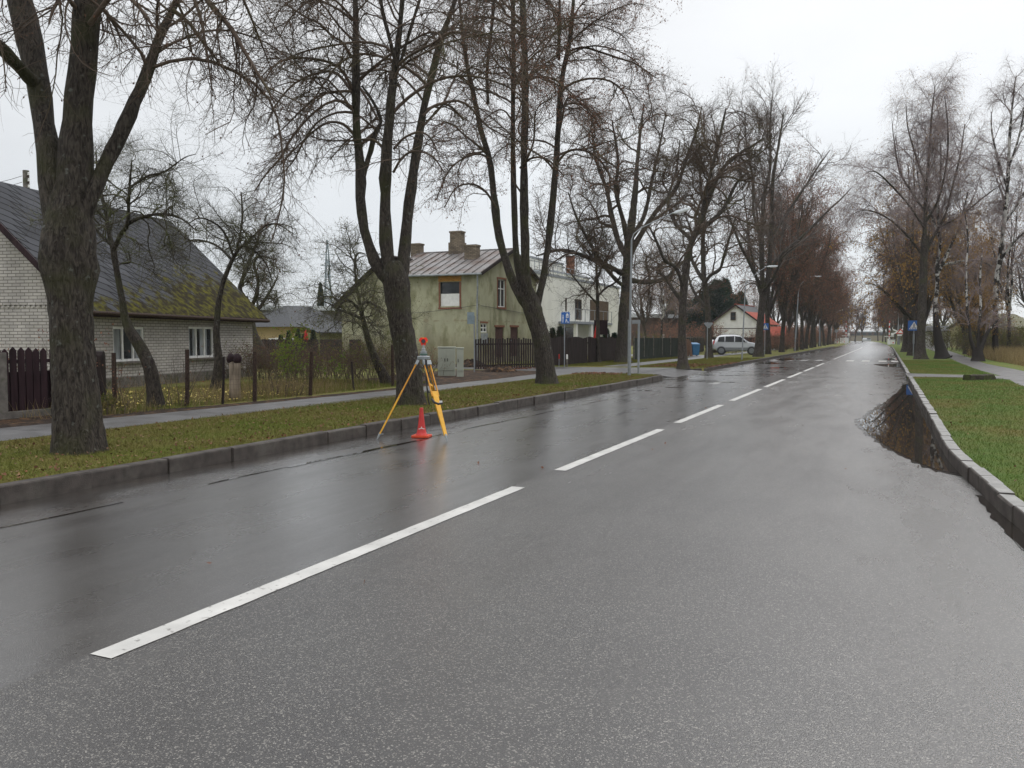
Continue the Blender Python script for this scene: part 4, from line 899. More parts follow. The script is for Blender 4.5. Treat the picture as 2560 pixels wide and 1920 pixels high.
for i, (x, y, s) in enumerate([(9, 78, 1.0), (13, 86, 1.05), (8, 96, 1.), (11.5, 72, .9), (16, 94, 1.1), (19, 82, 1.), (9.5, 110, 1.1), (15, 112, 1.05), (22, 104, 1.1), (27, 92, 1.0), (12, 130, 1.1), (20, 128, 1.15), (30, 120, 1.1), (10, 150, 1.1), (24, 150, 1.1), (9, 175, 1.1), (36, 105, 1.1), (14, 62.5, .85), (33, 80, .95)]):
    put(bare[1] if i % 2 == 0 else bare[0], x, y, s, label='bare birch-like tree in the copse behind the right path', group='trees of the right copse')
for i, (x, y, s, lb) in enumerate([(6.4, 84, 1.05, 'ochre-leaved tree glowing behind the weeping birch'), (5.8, 66.5, .42, 'small ochre-leaved tree between the crooked and forked birches'), (13.5, 69, .62, 'yellowish tree in front of the pale yellow house at the right edge'), (8.6, 104, .9, 'ochre-leaved tree deep in the right copse')]):
    put(yel[0], x, y, s, label=lb)

# conifers
def conifer(name, label, H, W, seed, n, size, cat='conifer', group=None, trunk_h=.1, shape=.9, power=1.6):
    r = np.random.default_rng(seed); e = empty(name, (0, 0, 0), 0, label, cat, group)
    mb = MB(); mb.tube([(0, 0, -.1), (0, 0, H*.5), (0, 0, H*.97)], [W*.10, W*.06, .01], 8); mb.build('trunk', M['bark_far'], e)
    z = H*(trunk_h+(1-trunk_h)*r.random(n)**1.1); k = (1-((z/H-trunk_h)/(1-trunk_h))**power)**shape; rad = W*k*(.35+.65*r.random(n)**.5)*(1+.18*np.sin(z*9/H+r.random()))
    a = r.uniform(0, 6.283, n); pos = np.stack([np.cos(a)*rad, np.sin(a)*rad, z], 1)
    d = np.stack([np.cos(a), np.sin(a), r.uniform(-.2, .9, n)], 1)+r.normal(size=(n, 3))*.4; d = unit(d); s = unit(np.cross(d, r.normal(size=(n, 3)))); L = r.uniform(size*.5, size, n)[:, None]
    V = np.stack([pos-s*L*.16, pos+s*L*.16, pos+d*L], 1).reshape(-1, 3); np_mesh('crown', V, [np.arange(n*3).reshape(-1, 3)], M['needle'], e); return e
th = conifer('thuja', 'clipped thuja', 2.1, .36, 71, 5000, .2, 'thuja', shape=1., power=1.05)
def pxput(proto, u, v, z=GZ, s=1., sz=None, Y=None, rz=0, **kw):
    p = gp(u, v, z) if Y is None else at(u, v, Y); o = put(proto, p.x, p.y, s, rz, **kw)
    if sz: o.scale = (s, s, sz)
    return o
# row of thujas in front of the far yellow house (depth about 66 m)
for i, (u, top, lb) in enumerate([(702, 838, 'leftmost'), (722, 828, 'second from the left'), (745, 824, 'tallest, just left of the red parasol'), (783, 826, 'just right of the red parasol'), (760, 836, 'half hidden behind the red parasol')]):
    D = 62 if i < 4 else 64; p = at(u, 844, D); h = (844-top)*D/F+CH-GZ; o = put(th, p.x, p.y, 1, 0, label='dark thuja in the garden row, '+lb); o.scale = (.95, .95, h/2.1)
for i, (u, lb) in enumerate([(1381, 'left one of two dark thujas against the white modern house'), (1400, 'right one of two dark thujas against the white modern house'), (1516, 'dark thuja right of the porch of the white modern house'), (1536, 'small thuja beside the oak trunk at the brown fence')]):
    p = at(u, 844, 58); o = put(th, p.x, p.y, 1, 0, label=lb); hh = [(844-826), (844-822), (844-828), (844-838)][i]*58/F+CH; o.scale = (1.2, 1.2, hh/2.1)
pine = [conifer('pine_tree', 'dark pine far behind the white gable house', 11, 2.0, 73, 6000, .8, 'pine', trunk_h=.3, shape=.7, power=1.3)]
for i, (u, top, D) in enumerate([(1742, 718, 150), (1765, 712, 155), (1790, 706, 150), (1812, 716, 152), (1722, 730, 158), (1830, 728, 160), (1850, 734, 165), (1690, 745, 165)]):
    p = at(u, 844, D); h = (844-top)*D/F+CH; o = put(pine[0], p.x, p.y, 1, 0, label='dark pine in the clump far behind the white gable house', group='pines behind the gable house'); o.scale = (.9+.25*(i % 3), 1.1, h/11*(.82+.09*(i*5 % 4)))
for i, (u, top, D, lb) in enumerate([(803, 712, 130, 'dark spruce near the foot of the lattice pylon')]):
    p = at(u, 844, D); h = (844-top)*D/F+CH; o = put(pine[0], p.x, p.y, 1, 0, label=lb); o.scale = (.33, .33, h/11)

# bushes: many stems from one root area with twigs and leaves
def bush(name, label, cat, loc, rx, ry, H, stems, n2, n3, nl, lm, seed, lsize=(.03, .06), thick=1., twig='twig', up=.8, group=None, g=.1):
    r = np.random.default_rng(seed); e = empty(name, loc, 0, label, cat, group)
    a = r.uniform(0, 6.283, stems); q = np.sqrt(r.random(stems)); x, y = np.cos(a)*q*rx, np.sin(a)*q*ry
    d = np.stack([x*.35/max(rx, .1), y*.35/max(ry, .1), np.full(stems, up)], 1)+r.normal(size=(stems, 3))*.15; d = unit(d)
    K = 8; h = H*r.uniform(.55, 1., stems)*(1-.35*q); pos = np.stack([x, y, np.full(stems, -.03)], 1); out_ = [pos]
    for k in range(K-1):
        pos = pos+d*(h/(K-1))[:, None]; out_.append(pos); d = unit(d+r.normal(size=(stems, 3))*.10)
    P = np.stack(out_, 1); R = np.full((stems, K), .008*thick)*np.linspace(1, .35, K)[None]
    P2, R2 = grow(r, P, R, n2, t=(.2, 1), ang=(25, 65), L=(.2*H, .45*H), K=6, g=g, wig=.16, rr=.7, r0=.006*thick)
    P3, R3 = grow(r, P2, R2, n3, t=(.1, 1), ang=(25, 65), L=(.08*H, .25*H), K=4, g=g, wig=.18, rr=.7, r0=.004*thick)
    V, Q, m = merge([(*tubes(P, R, 5), 0), (*tubes(P2, R2, 3), 0), (*tubes(P3, R3, 3), 0)]); np_mesh('stems', V, Q, M[twig], e, [0]*3)
    if nl:
        V, Q = leaves(r, P3, nl, size=lsize, droop=.2, aspect=.8); np_mesh('foliage', V, [Q], M[lm], e)
    return e
def G(u, v): return gp(u, v, GZ)
bush('shrub', 'leggy shrub with a few wine-red leaves in front of the white brick gable', 'shrub', G(60, 1010)+Vector((-.8, 1.5, 0)), .9, .5, 2.5, 12, 70, 240, 260, 'leaf_red', 81, (.04, .08))
bush('shrub', 'thin bare sapling clump left of the bent apple tree by the wire fence', 'shrub', G(300, 1020), .3, .5, 1.5, 9, 40, 140, 60, 'leaf_red', 82, (.03, .05))
bush('shrub', 'thin upright shoots between the bent apple tree and the old fence post', 'shrub', G(430, 1020), .35, .5, 1.9, 8, 36, 120, 20, 'leaf_red', 83, (.03, .05))
bush('shrub', 'low weedy clump at the foot of the gate post', 'shrub', G(265, 1035), .4, .35, .6, 22, 60, 200, 500, 'leaf_olive', 84, (.03, .06))
bush('shrub', 'dense dark thicket under the gnarled apple tree', 'shrub', G(668, 950), 1.3, 1.1, 2.0, 40, 240, 900, 900, 'leaf_olive', 85, (.03, .06))
bush('shrub', 'tall dry weeds inside the wire fence beside the house corner', 'shrub', G(690, 990), 1.1, .6, .85, 34, 100, 260, 200, 'leaf_dry', 86, (.03, .07))
bush('shrub', 'young green-leaved sapling standing alone in the left garden', 'shrub', G(765, 968), .5, .5, 2.2, 6, 80, 380, 1300, 'leaf_green', 87, (.04, .07), group=None)
bush('shrub', 'brown tangled bush in front of the mossy apple tree', 'shrub', G(905, 958), 1.3, .9, 2.2, 36, 240, 1000, 1300, 'leaf_olive', 88, (.04, .07))
bush('shrub', 'grey tangled bush between the kinked lime and the yellow house', 'shrub', G(1075, 938), 1.0, .6, 1.3, 22, 130, 420, 250, 'leaf_red', 89, (.04, .07))
bush('shrub', 'bare twiggy shrub by the doors of the yellow house', 'shrub', gp(1265, 914, GZ), .9, .5, 2.3, 16, 110, 420, 60, 'leaf_red', 90)
bush('shrub', 'tall bare shrub against the left end of the white modern house', 'shrub', at(1366, 900, 50)+Vector((0, 0, -.15)), .6, .6, 4.2, 9, 90, 380, 60, 'leaf_red', 91, thick=1.6)
bush('shrub', 'spreading bare bush in front of the white gable house wall', 'shrub', G(1800, 888)+Vector((-2, 6, 0)), 2.4, 1.2, 3.4, 26, 220, 900, 150, 'leaf_red', 92, (.06, .1), 1.8)
bush('shrub', 'dark rounded bush right of the parked car', 'shrub', G(1876, 884)+Vector((-2, 3, 0)), 1.6, 1.0, 2.0, 30, 220, 800, 500, 'leaf_red', 93, (.06, .1), 1.6)
bush('shrub', 'olive shrub behind the black post fence', 'shrub', G(1660, 880)+Vector((-3, 3, 0)), 2.2, 1.2, 2.6, 26, 220, 800, 1300, 'leaf_olive', 94, (.07, .12), 1.6)
tb = bush('shrub', 'dark tangled bush in the left garden behind the wire fence', 'shrub', G(700, 950), 1.2, .8, 1.9, 40, 280, 1100, 700, 'leaf_dead', 101, (.03, .06), 1.2, group='tangled bushes of the left garden')
for i, (u, v, s) in enumerate([(745, 938, 1.0), (800, 946, .95), (845, 940, 1.15), (890, 948, .8), (935, 945, 1.0), (1000, 943, .9), (650, 948, .9), (1045, 940, .7), (770, 950, .7)]):
    c = copy_tree(tb); c.location = G(u, v); c.scale = (s*1.2, s, s*.9); c.rotation_euler[2] = i*1.1
for i, (x, y, rx, h) in enumerate([(-31, 27.5, 4.5, 1.35), (-24, 29.5, 3.2, 1.3), (-38, 28, 4, 1.35)]):
    bush('hedge', ['dark bare hedge across the left garden, middle length', 'dark bare hedge nearest the yellow house', 'dark bare hedge at the back of the left garden'][i], 'hedge', (x, y, GZ), rx, .8, h, 90, 900, 3600, 1500, 'leaf_red', 95+i, (.03, .06))
# copse undergrowth on the right: shrubs
ug = bush('shrub', 'tangled dark shrub in the undergrowth of the right copse', 'shrub', (7.5, 74, GZ), 2.2, 1.5, 3.2, 40, 380, 1500, 2200, 'leaf_olive', 99, (.06, .11), 2.2, group='undergrowth of the right copse')
for i, (x, y, s) in enumerate([(10.5, 80, 1.1), (14.5, 76, 1.2), (19, 88, 1.3), (9, 90, 1.3), (24, 84, 1.3), (12, 100, 1.5), (18, 104, 1.6), (8, 118, 1.5), (28, 100, 1.6), (7.2, 140, 1.4), (14, 140, 1.8), (22, 116, 1.8), (30, 110, 1.8), (36, 100, 1.6), (10, 162, 2.2), (17, 165, 2.4), (25, 168, 2.4), (34, 165, 2.4), (44, 160, 2.5), (7.5, 190, 2.0), (12, 200, 2.4), (42, 130, 2.2), (50, 120, 2.2), (5, 225, 2.0), (8, 250, 2.4), (5, 280, 2.6), (6.3, 104, 1.0)]):
    c = copy_tree(ug); c.location = (x, y, GZ); c.scale = (s, s, s*.9); c.rotation_euler[2] = i*1.3
hb = bush('shrub', 'bare brown shrub in the thicket behind the left avenue', 'shrub', (-13.2, 104, GZ), 2.6, 1.6, 3.6, 40, 380, 1500, 1800, 'leaf_red', 100, (.07, .13), 2.4, group='thicket behind the left avenue')
for i, (x, y, s) in enumerate([(-11.6, 92, .8), (-12.2, 101, .8), (-12.5, 112, .9), (-13.5, 120, 1.0), (-15.5, 138, 1.4), (-17, 150, 1.6), (-24, 118, 1.5), (-30, 128, 1.7), (-16, 166, 1.7), (-18, 182, 1.8), (-38, 120, 1.5), (-48, 132, 1.5), (-60, 150, 1.6), (-75, 160, 1.6), (-13.5, 178, 1.3), (-13.5, 195, 1.4), (-15, 212, 1.6), (-16, 230, 1.8), (-17, 262, 2.2), (-20, 285, 2.4), (-24, 310, 2.6), (-16, 330, 2.6), (-22, 200, 1.9), (-26, 225, 2.2), (-30, 255, 2.4), (-26, 160, 1.8), (-34, 180, 2.2), (-45, 165, 2.0), (-13.2, 148, 1.1), (-12.8, 124, .9), (-13, 108, .9)]):
    c = copy_tree(hb); c.location = (x, y, GZ); c.scale = (s, s, s*.9); c.rotation_euler[2] = i*1.7

# ------------------------------------------------------------------ grass and fallen leaves
def blades(rects, n, hgt, wid, seed, lean=.5, reject=None):
    r = np.random.default_rng(seed); ar = np.array([abs((b[1]-b[0])*(b[3]-b[2])) for b in rects]); k = r.choice(len(rects), n, p=ar/ar.sum()); B = np.array(rects)[k]
    x = B[:, 0]+(B[:, 1]-B[:, 0])*r.random(n); y = B[:, 2]+(B[:, 3]-B[:, 2])*r.random(n)
    if reject is not None: kp = ~reject(x, y); x, y = x[kp], y[kp]; n = len(x)
    a = r.uniform(0, 6.283, n); h = r.uniform(hgt[0], hgt[1], n); w_ = r.uniform(wid[0], wid[1], n)/2
    dx, dy = np.cos(a)*w_, np.sin(a)*w_; lx, ly = r.normal(size=n)*lean*h, r.normal(size=n)*lean*h; z = np.full(n, GZ-.004)
    V = np.stack([np.stack([x-dx, y-dy, z], 1), np.stack([x+dx, y+dy, z], 1), np.stack([x+lx, y+ly, z+h], 1)], 1).reshape(-1, 3)
    return V, np.arange(len(V)).reshape(-1, 3)
def on_path(x, y):
    cross = (y > 34.5) & (y < 38.0) & (x < 5.7)
    side = (x > 3.8+np.abs(y-34)*.002) & (x < 5.6)
    return cross | side
xla = np.vectorize(xl); xra = np.vectorize(xr)
def rejL(x, y): return (x > xla(y)-.15) | ((y > 32.6) & (y < 40.4))
def rejR(x, y): return (x < xra(y)+.15) | on_path(x, y)
def patchy(f):
    return lambda x, y: f(x, y)
vl = [(-11.35, -7.8, -2, 32.5)]; vr = [(.8, 3.9, 1, 34.6), (3.9, 10, 12, 27), (.8, 3.8, 37.8, 60)]
V1, T1 = blades(vl, 240000, (.018, .06), (.005, .011), 1, .7, rejL)
V2, T2 = blades([(-11.7, -8, 40.5, 62)], 40000, (.03, .07), (.012, .025), 2, .6, rejL)
V3, T3 = blades(vr, 240000, (.015, .055), (.005, .012), 3, .7, rejR)
V4, T4 = blades([(-19, -13.4, 11, 24), (-16.5, -13.3, 40.5, 62)], 90000, (.03, .11), (.007, .016), 4, .5, None)
n1 = len(V1); n2 = n1+len(V2); n3 = n2+len(V3)
tag(np_mesh('grass', np.concatenate([V1, V2, V3, V4]), [T1, T2+n1, T3+n2, T4+n3], M['blade'], midx=[0]*4), 'short damp autumn grass mixed green and brown on the verges', 'grass', kind='stuff')
V, T = blades([(6.3, 16, 43, 66), (6.1, 10, 57, 80), (16, 34, 46, 84)], 60000, (.35, 1.0), (.018, .05), 6, .22, None)
tag(np_mesh('dry_grass', V, [T], M['leaf_dry']), 'tall straw-coloured dead grass in the field right of the path', 'grass', kind='stuff')
V, T = blades([(-22, -13.3, 13, 21)], 900, (.15, .5), (.008, .02), 8, .3, None)
V5, T5 = blades([(-16.6, -13.3, 10, 21)], 1500, (.15, .45), (.01, .02), 9, .3, None)
tag(np_mesh('weeds', np.concatenate([V, V5]), [T, T5+len(V)], M['leaf_dry'], midx=[0, 0]), 'thin dead weed stalks along the wire fence', 'weeds', kind='stuff')
def litter(name, rects, n, size, m, seed, label, z=GZ+.02, rej=None, zj=.03):
    r = np.random.default_rng(seed); ar = np.array([abs((b[1]-b[0])*(b[3]-b[2])) for b in rects]); k = r.choice(len(rects), n, p=ar/ar.sum()); B = np.array(rects)[k]
    x = B[:, 0]+(B[:, 1]-B[:, 0])*r.random(n); y = B[:, 2]+(B[:, 3]-B[:, 2])*r.random(n)
    if rej is not None: kp = ~rej(x, y); x, y = x[kp], y[kp]; n = len(x)
    c = np.stack([x, y, z+r.random(n)*zj], 1); d = r.normal(size=(n, 3)); d[:, 2] *= .35; d = unit(d); s = np.cross(d, unit(r.normal(size=(n, 3))*np.array([.3, .3, 1]))); s = unit(s); L = r.uniform(size[0], size[1], n)[:, None]
    V = np.stack([c-d*L*.5, c+s*L*.36, c+d*L*.5+np.array([0, 0, .008]), c-s*L*.36], 1).reshape(-1, 3)
    return tag(np_mesh(name, V, [np.arange(n*4).reshape(-1, 4)], m), label, 'leaves', kind='stuff')
M['litter_tan'] = mat('fallen_leaf_tan', (.20, .12, .06), .6, var=.4, vscale=7, var2=(.11, .05, .028), v2s=5, v2r=(.45, .55))
M['litter_rust'] = mat('fallen_leaf_rust', (.16, .065, .035), .6, var=.4, vscale=5, var2=(.07, .035, .02), v2s=3)
M['litter_yellow'] = mat('fallen_leaf_yellow', (.62, .50, .12), .5, var=.2, vscale=5)
litter('fallen_leaves', [(-11.3, -8, 5, 32)], 2600, (.025, .055), M['litter_tan'], 11, 'scattered tan fallen leaves on the left verge', rej=rejL)
litter('fallen_leaves', [(-8.5, -7.88, 5, 31)], 420, (.03, .06), M['litter_rust'], 16, 'brown fallen leaves gathered along the back of the left kerb')
litter('fallen_leaves', [(1, 3.8, 5, 34), (3.8, 9, 9, 27)], 650, (.025, .055), M['litter_tan'], 12, 'few tan fallen leaves on the right lawn', rej=rejR)
litter('fallen_leaves', [(-18.2, -13.6, 11.5, 17.5)], 900, (.04, .07), M['litter_yellow'], 13, 'yellow fallen leaves under the apple trees of the brick house', z=GZ+.05)
litter('fallen_leaves', [(-17.6, -15.2, 34.6, 38.6), (-11, -8.6, 41, 46), (-11.5, -9.6, 31, 33), (-8.2, -7.8, 41, 50)], 3500, (.05, .09), M['litter_rust'], 14, 'rust-coloured leaves drifted by the fences and kerb')
litter('fallen_leaves', [(-7.6, -6.6, 4, 40), (.4, .8, 4, 11), (-6, .4, 4, 30)], 46, (.02, .05), M['litter_rust'], 15, 'few wet leaves and twigs stuck on the asphalt', z=.008, zj=.004)
HAZE = 0.00025
# ------------------------------------------------------------------ buildings
def brick_mat(name, c1, c2, mortar, sx=1., rough=.8, bw=.25, bh=.075, rot=0., dirt=None, msize=.012):
    m = mat(name, c1, rough, var=.1); t = m.node_tree; p = t.nodes['Principled BSDF']
    tc = [n for n in t.nodes if n.type == 'TEX_COORD'][0]
    s = N(t, 'ShaderNodeSeparateXYZ'); t.links.new(tc.outputs['Object'], s.inputs[0])
    a = N(t, 'ShaderNodeMath', operation='ADD'); t.links.new(s.outputs['X'], a.inputs[0]); t.links.new(s.outputs['Y'], a.inputs[1])
    c = N(t, 'ShaderNodeCombineXYZ'); t.links.new(a.outputs[0], c.inputs[0]); t.links.new(s.outputs['Z'], c.inputs[1])
    mp = N(t, 'ShaderNodeMapping'); mp.inputs['Rotation'].default_value = (0, 0, rot); t.links.new(c.outputs[0], mp.inputs[0])
    b = N(t, 'ShaderNodeTexBrick'); b.inputs['Scale'].default_value = 1; b.inputs['Brick Width'].default_value = bw; b.inputs['Row Height'].default_value = bh
    b.inputs['Mortar Size'].default_value = msize; b.inputs['Mortar Smooth'].default_value = .2; b.inputs['Bias'].default_value = -.1
    b.inputs['Color1'].default_value = (*c1, 1); b.inputs['Color2'].default_value = (*c2, 1); b.inputs['Mortar'].default_value = (*mortar, 1)
    t.links.new(mp.outputs[0], b.inputs['Vector'])
    nz = N(t, 'ShaderNodeTexNoise'); nz.inputs['Scale'].default_value = 1.2; nz.inputs['Detail'].default_value = 6; t.links.new(tc.outputs['Object'], nz.inputs['Vector'])
    r = N(t, 'ShaderNodeMapRange'); r.inputs[1].default_value = .3; r.inputs[2].default_value = .7; r.inputs[3].default_value = .78; r.inputs[4].default_value = 1.12; t.links.new(nz.outputs[0], r.inputs[0])
    sc = N(t, 'ShaderNodeVectorMath', operation='SCALE'); t.links.new(b.outputs['Color'], sc.inputs[0]); t.links.new(r.outputs[0], sc.inputs['Scale'])
    t.links.new(sc.outputs[0], p.inputs['Base Color'])
    bp = N(t, 'ShaderNodeBump'); bp.inputs['Strength'].default_value = .6; bp.inputs['Distance'].default_value = .01; bp.invert = True
    t.links.new(b.outputs['Fac'], bp.inputs['Height']); t.links.new(bp.outputs[0], p.inputs['Normal'])
    return m
M['brick_white'] = brick_mat('white_silicate_brick', (.52, .49, .465), (.42, .395, .375), (.20, .185, .17), bw=.26, bh=.088, msize=.011)
M['brick_chim'] = brick_mat('chimney_brick', (.26, .21, .15), (.15, .12, .09), (.07, .06, .05), bw=.26, bh=.085)
M['slate'] = brick_mat('weathered_roof_slate', (.075, .077, .085), (.055, .056, .062), (.012, .012, .013), bw=.62, bh=.36, rot=.42, msize=.028, rough=.9)
M['slate'].node_tree.nodes['Principled BSDF'].inputs['Specular IOR Level'].default_value = .12
def add_moss(m, zlo, zhi, colr, a=.42, b=.60, sc_=1.6):
    t = m.node_tree; p = t.nodes['Principled BSDF']; src = p.inputs['Base Color'].links[0].from_socket
    tc = [n for n in t.nodes if n.type == 'TEX_COORD'][0]
    s = N(t, 'ShaderNodeSeparateXYZ'); t.links.new(tc.outputs['Object'], s.inputs[0])
    nz = N(t, 'ShaderNodeTexNoise'); nz.inputs['Scale'].default_value = sc_; nz.inputs['Detail'].default_value = 7; nz.inputs['Roughness'].default_value = .68; t.links.new(tc.outputs['Object'], nz.inputs['Vector'])
    z = N(t, 'ShaderNodeMapRange'); z.inputs[1].default_value = zlo; z.inputs[2].default_value = zhi; z.inputs[3].default_value = .32; z.inputs[4].default_value = -.42; t.links.new(s.outputs['Z'], z.inputs[0])
    x = N(t, 'ShaderNodeMapRange'); x.inputs[1].default_value = 0; x.inputs[2].default_value = 7; x.inputs[3].default_value = -.24; x.inputs[4].default_value = .10; t.links.new(s.outputs['X'], x.inputs[0])
    ad = N(t, 'ShaderNodeMath', operation='ADD'); t.links.new(nz.outputs[0], ad.inputs[0]); t.links.new(z.outputs[0], ad.inputs[1])
    ad2 = N(t, 'ShaderNodeMath', operation='ADD'); t.links.new(ad.outputs[0], ad2.inputs[0]); t.links.new(x.outputs[0], ad2.inputs[1])
    r = N(t, 'ShaderNodeMapRange'); r.inputs[1].default_value = a; r.inputs[2].default_value = b; t.links.new(ad2.outputs[0], r.inputs[0])
    n2 = N(t, 'ShaderNodeTexNoise'); n2.inputs['Scale'].default_value = 5; n2.inputs['Detail'].default_value = 5; t.links.new(tc.outputs['Object'], n2.inputs['Vector'])
    r2 = N(t, 'ShaderNodeValToRGB'); r2.color_ramp.elements[0].position = .42; r2.color_ramp.elements[0].color = (.020, .015, .007, 1); r2.color_ramp.elements[1].position = .70; r2.color_ramp.elements[1].color = (*colr, 1); t.links.new(n2.outputs[0], r2.inputs[0])
    mi = N(t, 'ShaderNodeMixRGB'); t.links.new(r.outputs[0], mi.inputs[0]); t.links.new(src, mi.inputs[1]); t.links.new(r2.outputs[0], mi.inputs[2]); t.links.new(mi.outputs[0], p.inputs['Base Color'])
add_moss(M['slate'], 1.9, 4.9, (.095, .088, .008), .44, .54, 2.4)
def window(parent, o, ax, n_, x0, x1, z0, z1, mull=(), trans=(), fw=.05, m='white', pane='glass', dep=.09, curtain=None, name='window', sill=None):
    """frame set into a wall opening, pane behind it as its child"""
    o, ax, n_ = Vector(o), Vector(ax), Vector(n_); up = Vector((0, 0, 1)); mb = MB()
    def bx(a, b, c, d, p0, p1):
        ctr = o+ax*(a+b)/2+up*(c+d)/2+n_*(p0+p1)/2; mb.obox(ctr, ax, up, n_, (b-a)/2, (d-c)/2, abs(p1-p0)/2)
    bx(x0, x0+fw, z0, z1, -dep, -dep+.05); bx(x1-fw, x1, z0, z1, -dep, -dep+.05); bx(x0+fw, x1-fw, z0, z0+fw, -dep, -dep+.05); bx(x0+fw, x1-fw, z1-fw, z1, -dep, -dep+.05)
    for f in mull: xm = x0+(x1-x0)*f; bx(xm-fw*.45, xm+fw*.45, z0+fw, z1-fw, -dep, -dep+.047)
    for f in trans: zm = z0+(z1-z0)*f; bx(x0+fw, x1-fw, zm-fw*.4, zm+fw*.4, -dep, -dep+.044)
    w_ = mb.build(name, M[m], parent)
    q = MB(); P = lambda x, z, d: o+ax*x+up*z+n_*d
    q.obox(P((x0+x1)/2, (z0+z1)/2, -dep-.012), ax, up, n_, (x1-x0)/2-.01, (z1-z0)/2-.01, .006); q.build('pane', M[pane], w_)
    if curtain:
        c = MB()
        for a, b in curtain: c.obox(P(x0+(x1-x0)*(a+b)/2, (z0+z1)/2, -dep-.003), ax, up, n_, (x1-x0)*(b-a)/2, (z1-z0)/2-fw, .003)
        c.build('curtain', M['glass_milky'], w_)
    if sill:
        s_ = MB(); s_.obox(P((x0+x1)/2, z0-.035, .05), ax, up, n_, (x1-x0)/2+.08, .03, .09); s_.build('sill', M[sill], w_)
    return w_
X3, Y3, Z3 = Vector((1, 0, 0)), Vector((0, 1, 0)), Vector((0, 0, 1))
def local_wall(O, ang): a = (math.cos(ang), math.sin(ang)); return lambda u, v: onwall(O, a, u, v)

# --- white brick house with the mossy slate roof
O1 = gp(205, 982, .1); A1 = gp(633, 942, .1); d1 = A1-O1; ang1 = math.atan2(d1.y, d1.x); L1 = d1.length; D1 = 7.2; RZ = 5.98-.1; EZ = 2.17+.42*(RZ-2.17)/(D1/2+.42)-.05
h1 = empty('brick_house', O1, ang1, 'white brick cottage with steep slate roof covered in yellow-green moss', 'house')
f1 = local_wall(O1, ang1)
def rect(fn, u0, u1, v0, v1, O): a = fn(u0, (v0+v1)/2)[0]; b = fn(u1, (v0+v1)/2)[0]; um = (u0+u1)/2; return (a, b, fn(um, v1)[1]-O.z, fn(um, v0)[1]-O.z)
w1 = rect(f1, 283, 362, 817, 903, O1); w2 = rect(f1, 472, 535, 817, 894, O1)
mb = MB(); mb.wall((0, 0, 0), X3, -Y3, L1, .34, EZ, [w1, w2]); mb.wall((0, D1, 0), -Y3, -X3, D1, .34, EZ); mb.wall((L1, 0, 0), Y3, X3, D1, .34, EZ); mb.wall((L1, D1, 0), -X3, Y3, L1, .34, EZ)
mb.quad((0, 0, EZ), (0, D1/2, RZ), (0, D1, EZ)); mb.build('wall', M['brick_white'], h1)
mb = MB(); mb.box(-.04, L1+.04, -.04, D1+.04, -.1, .34); mb.build('plinth', M['concrete'], h1)
mb = MB(); mb.box(-.03, -.002, 0, D1, 2.40, 2.47)
for k in range(44): mb.box(-.028, -.001, .08+k*.16, .16+k*.16, 2.33, 2.398)
mb.build('string_course', M['brick_white'], h1)
ov = .42; ex = .35; ze = 2.17; sl = (RZ-ze)/(D1/2+ov); rx = L1+ex; zr = RZ+.12
mb = MB(); t_ = .07
def slab(P, th=t_):
    P = [Vector(p) for p in P]; n = (P[1]-P[0]).cross(P[2]-P[0]).normalized(); n = n if n.z > 0 else -n; Q_ = [p+n*th for p in P]; k = len(P)
    mb.add(P+Q_, [tuple(range(k))[::-1], tuple(range(k, 2*k))]+[(i, (i+1) % k, k+(i+1) % k, k+i) for i in range(k)])
slab([(-ex, -ov, ze), (L1+ex, -ov, ze), (rx, D1/2, zr), (-ex, D1/2, zr)])
slab([(-ex, D1+ov, ze), (-ex, D1/2, zr), (rx, D1/2, zr), (L1+ex, D1+ov, ze)])
mb.quad((L1, 0, EZ), (L1, D1, EZ), (L1, D1/2, RZ))
mb.build('roof', M['slate'], h1)
mb = MB(); mb.bar((-ex-.05, -ov, ze-.02), (-ex-.05, D1/2, zr-.02), .05, .16); mb.bar((-ex-.05, D1+ov, ze-.02), (-ex-.05, D1/2, zr-.02), .05, .16)
mb.bar((-ex, -ov-.03, ze-.03), (L1+ex, -ov-.03, ze-.03), .04, .14); mb.box(-ex, L1+ex, -ov, 0, ze-.09, ze-.05); mb.build('fascia', M['wood_dark'], h1)
mb = MB(); mb.tube([(-ex, -ov-.09, ze+.0), (L1+ex, -ov-.09, ze-.03)], .055, 8); mb.build('gutter', M['rust'], h1)
window(h1, (0, 0, 0), X3, -Y3, *w1, mull=(.33, .66), fw=.07, curtain=((.02, .28), (.7, .98)), sill='concrete'); window(h1, (0, 0, 0), X3, -Y3, *w2, mull=(.33, .66), fw=.07, curtain=((.03, .13), (.24, .32), (.52, .64), (.72, .80)), sill='concrete')

# --- pole with insulators behind the cottage
pp = at(67, 500, 34); up_ = empty('utility_pole', (pp.x, pp.y, 0), 0, 'old utility pole with ceramic insulators showing above the cottage ridge', 'utility pole')
top = at(67, 427, 34).z
mb = MB(); mb.tube([(0, 0, 0), (0, 0, top)], [.15, .12], 10); mb.build('pole', M['concrete'], up_)
mb = MB()
for dz in (.25, .5, .75): mb.bar((-.30, .1, top-dz), (.30, -.1, top-dz), .05, .05)
mb.build('crossarm', M['rust'], up_)
for dz in (.25, .5, .75):
    for s in (-.28, .28):
        mb = MB(); mb.lathe([(.02, 0), (.045, .02), (.03, .06), (.045, .09), (.02, .12)], 8, (s, -s*.33, top-dz+.02)); mb.build('insulator', M['white'], up_)
wb = MB()
for k, dz in enumerate((.3, .55, .8)):
    a = Vector((pp.x-.25, pp.y, top-dz+.1)); b = at(-160, 470+k*14, 30); wb.tube([a.lerp(b, q)-Vector((0, 0, .5*4*q*(1-q)*.3)) for q in np.linspace(0, 1, 8)], .012, 4)
tag(wb.build('power_line', M['black']), 'three thin power lines running left from the utility pole', 'cable')

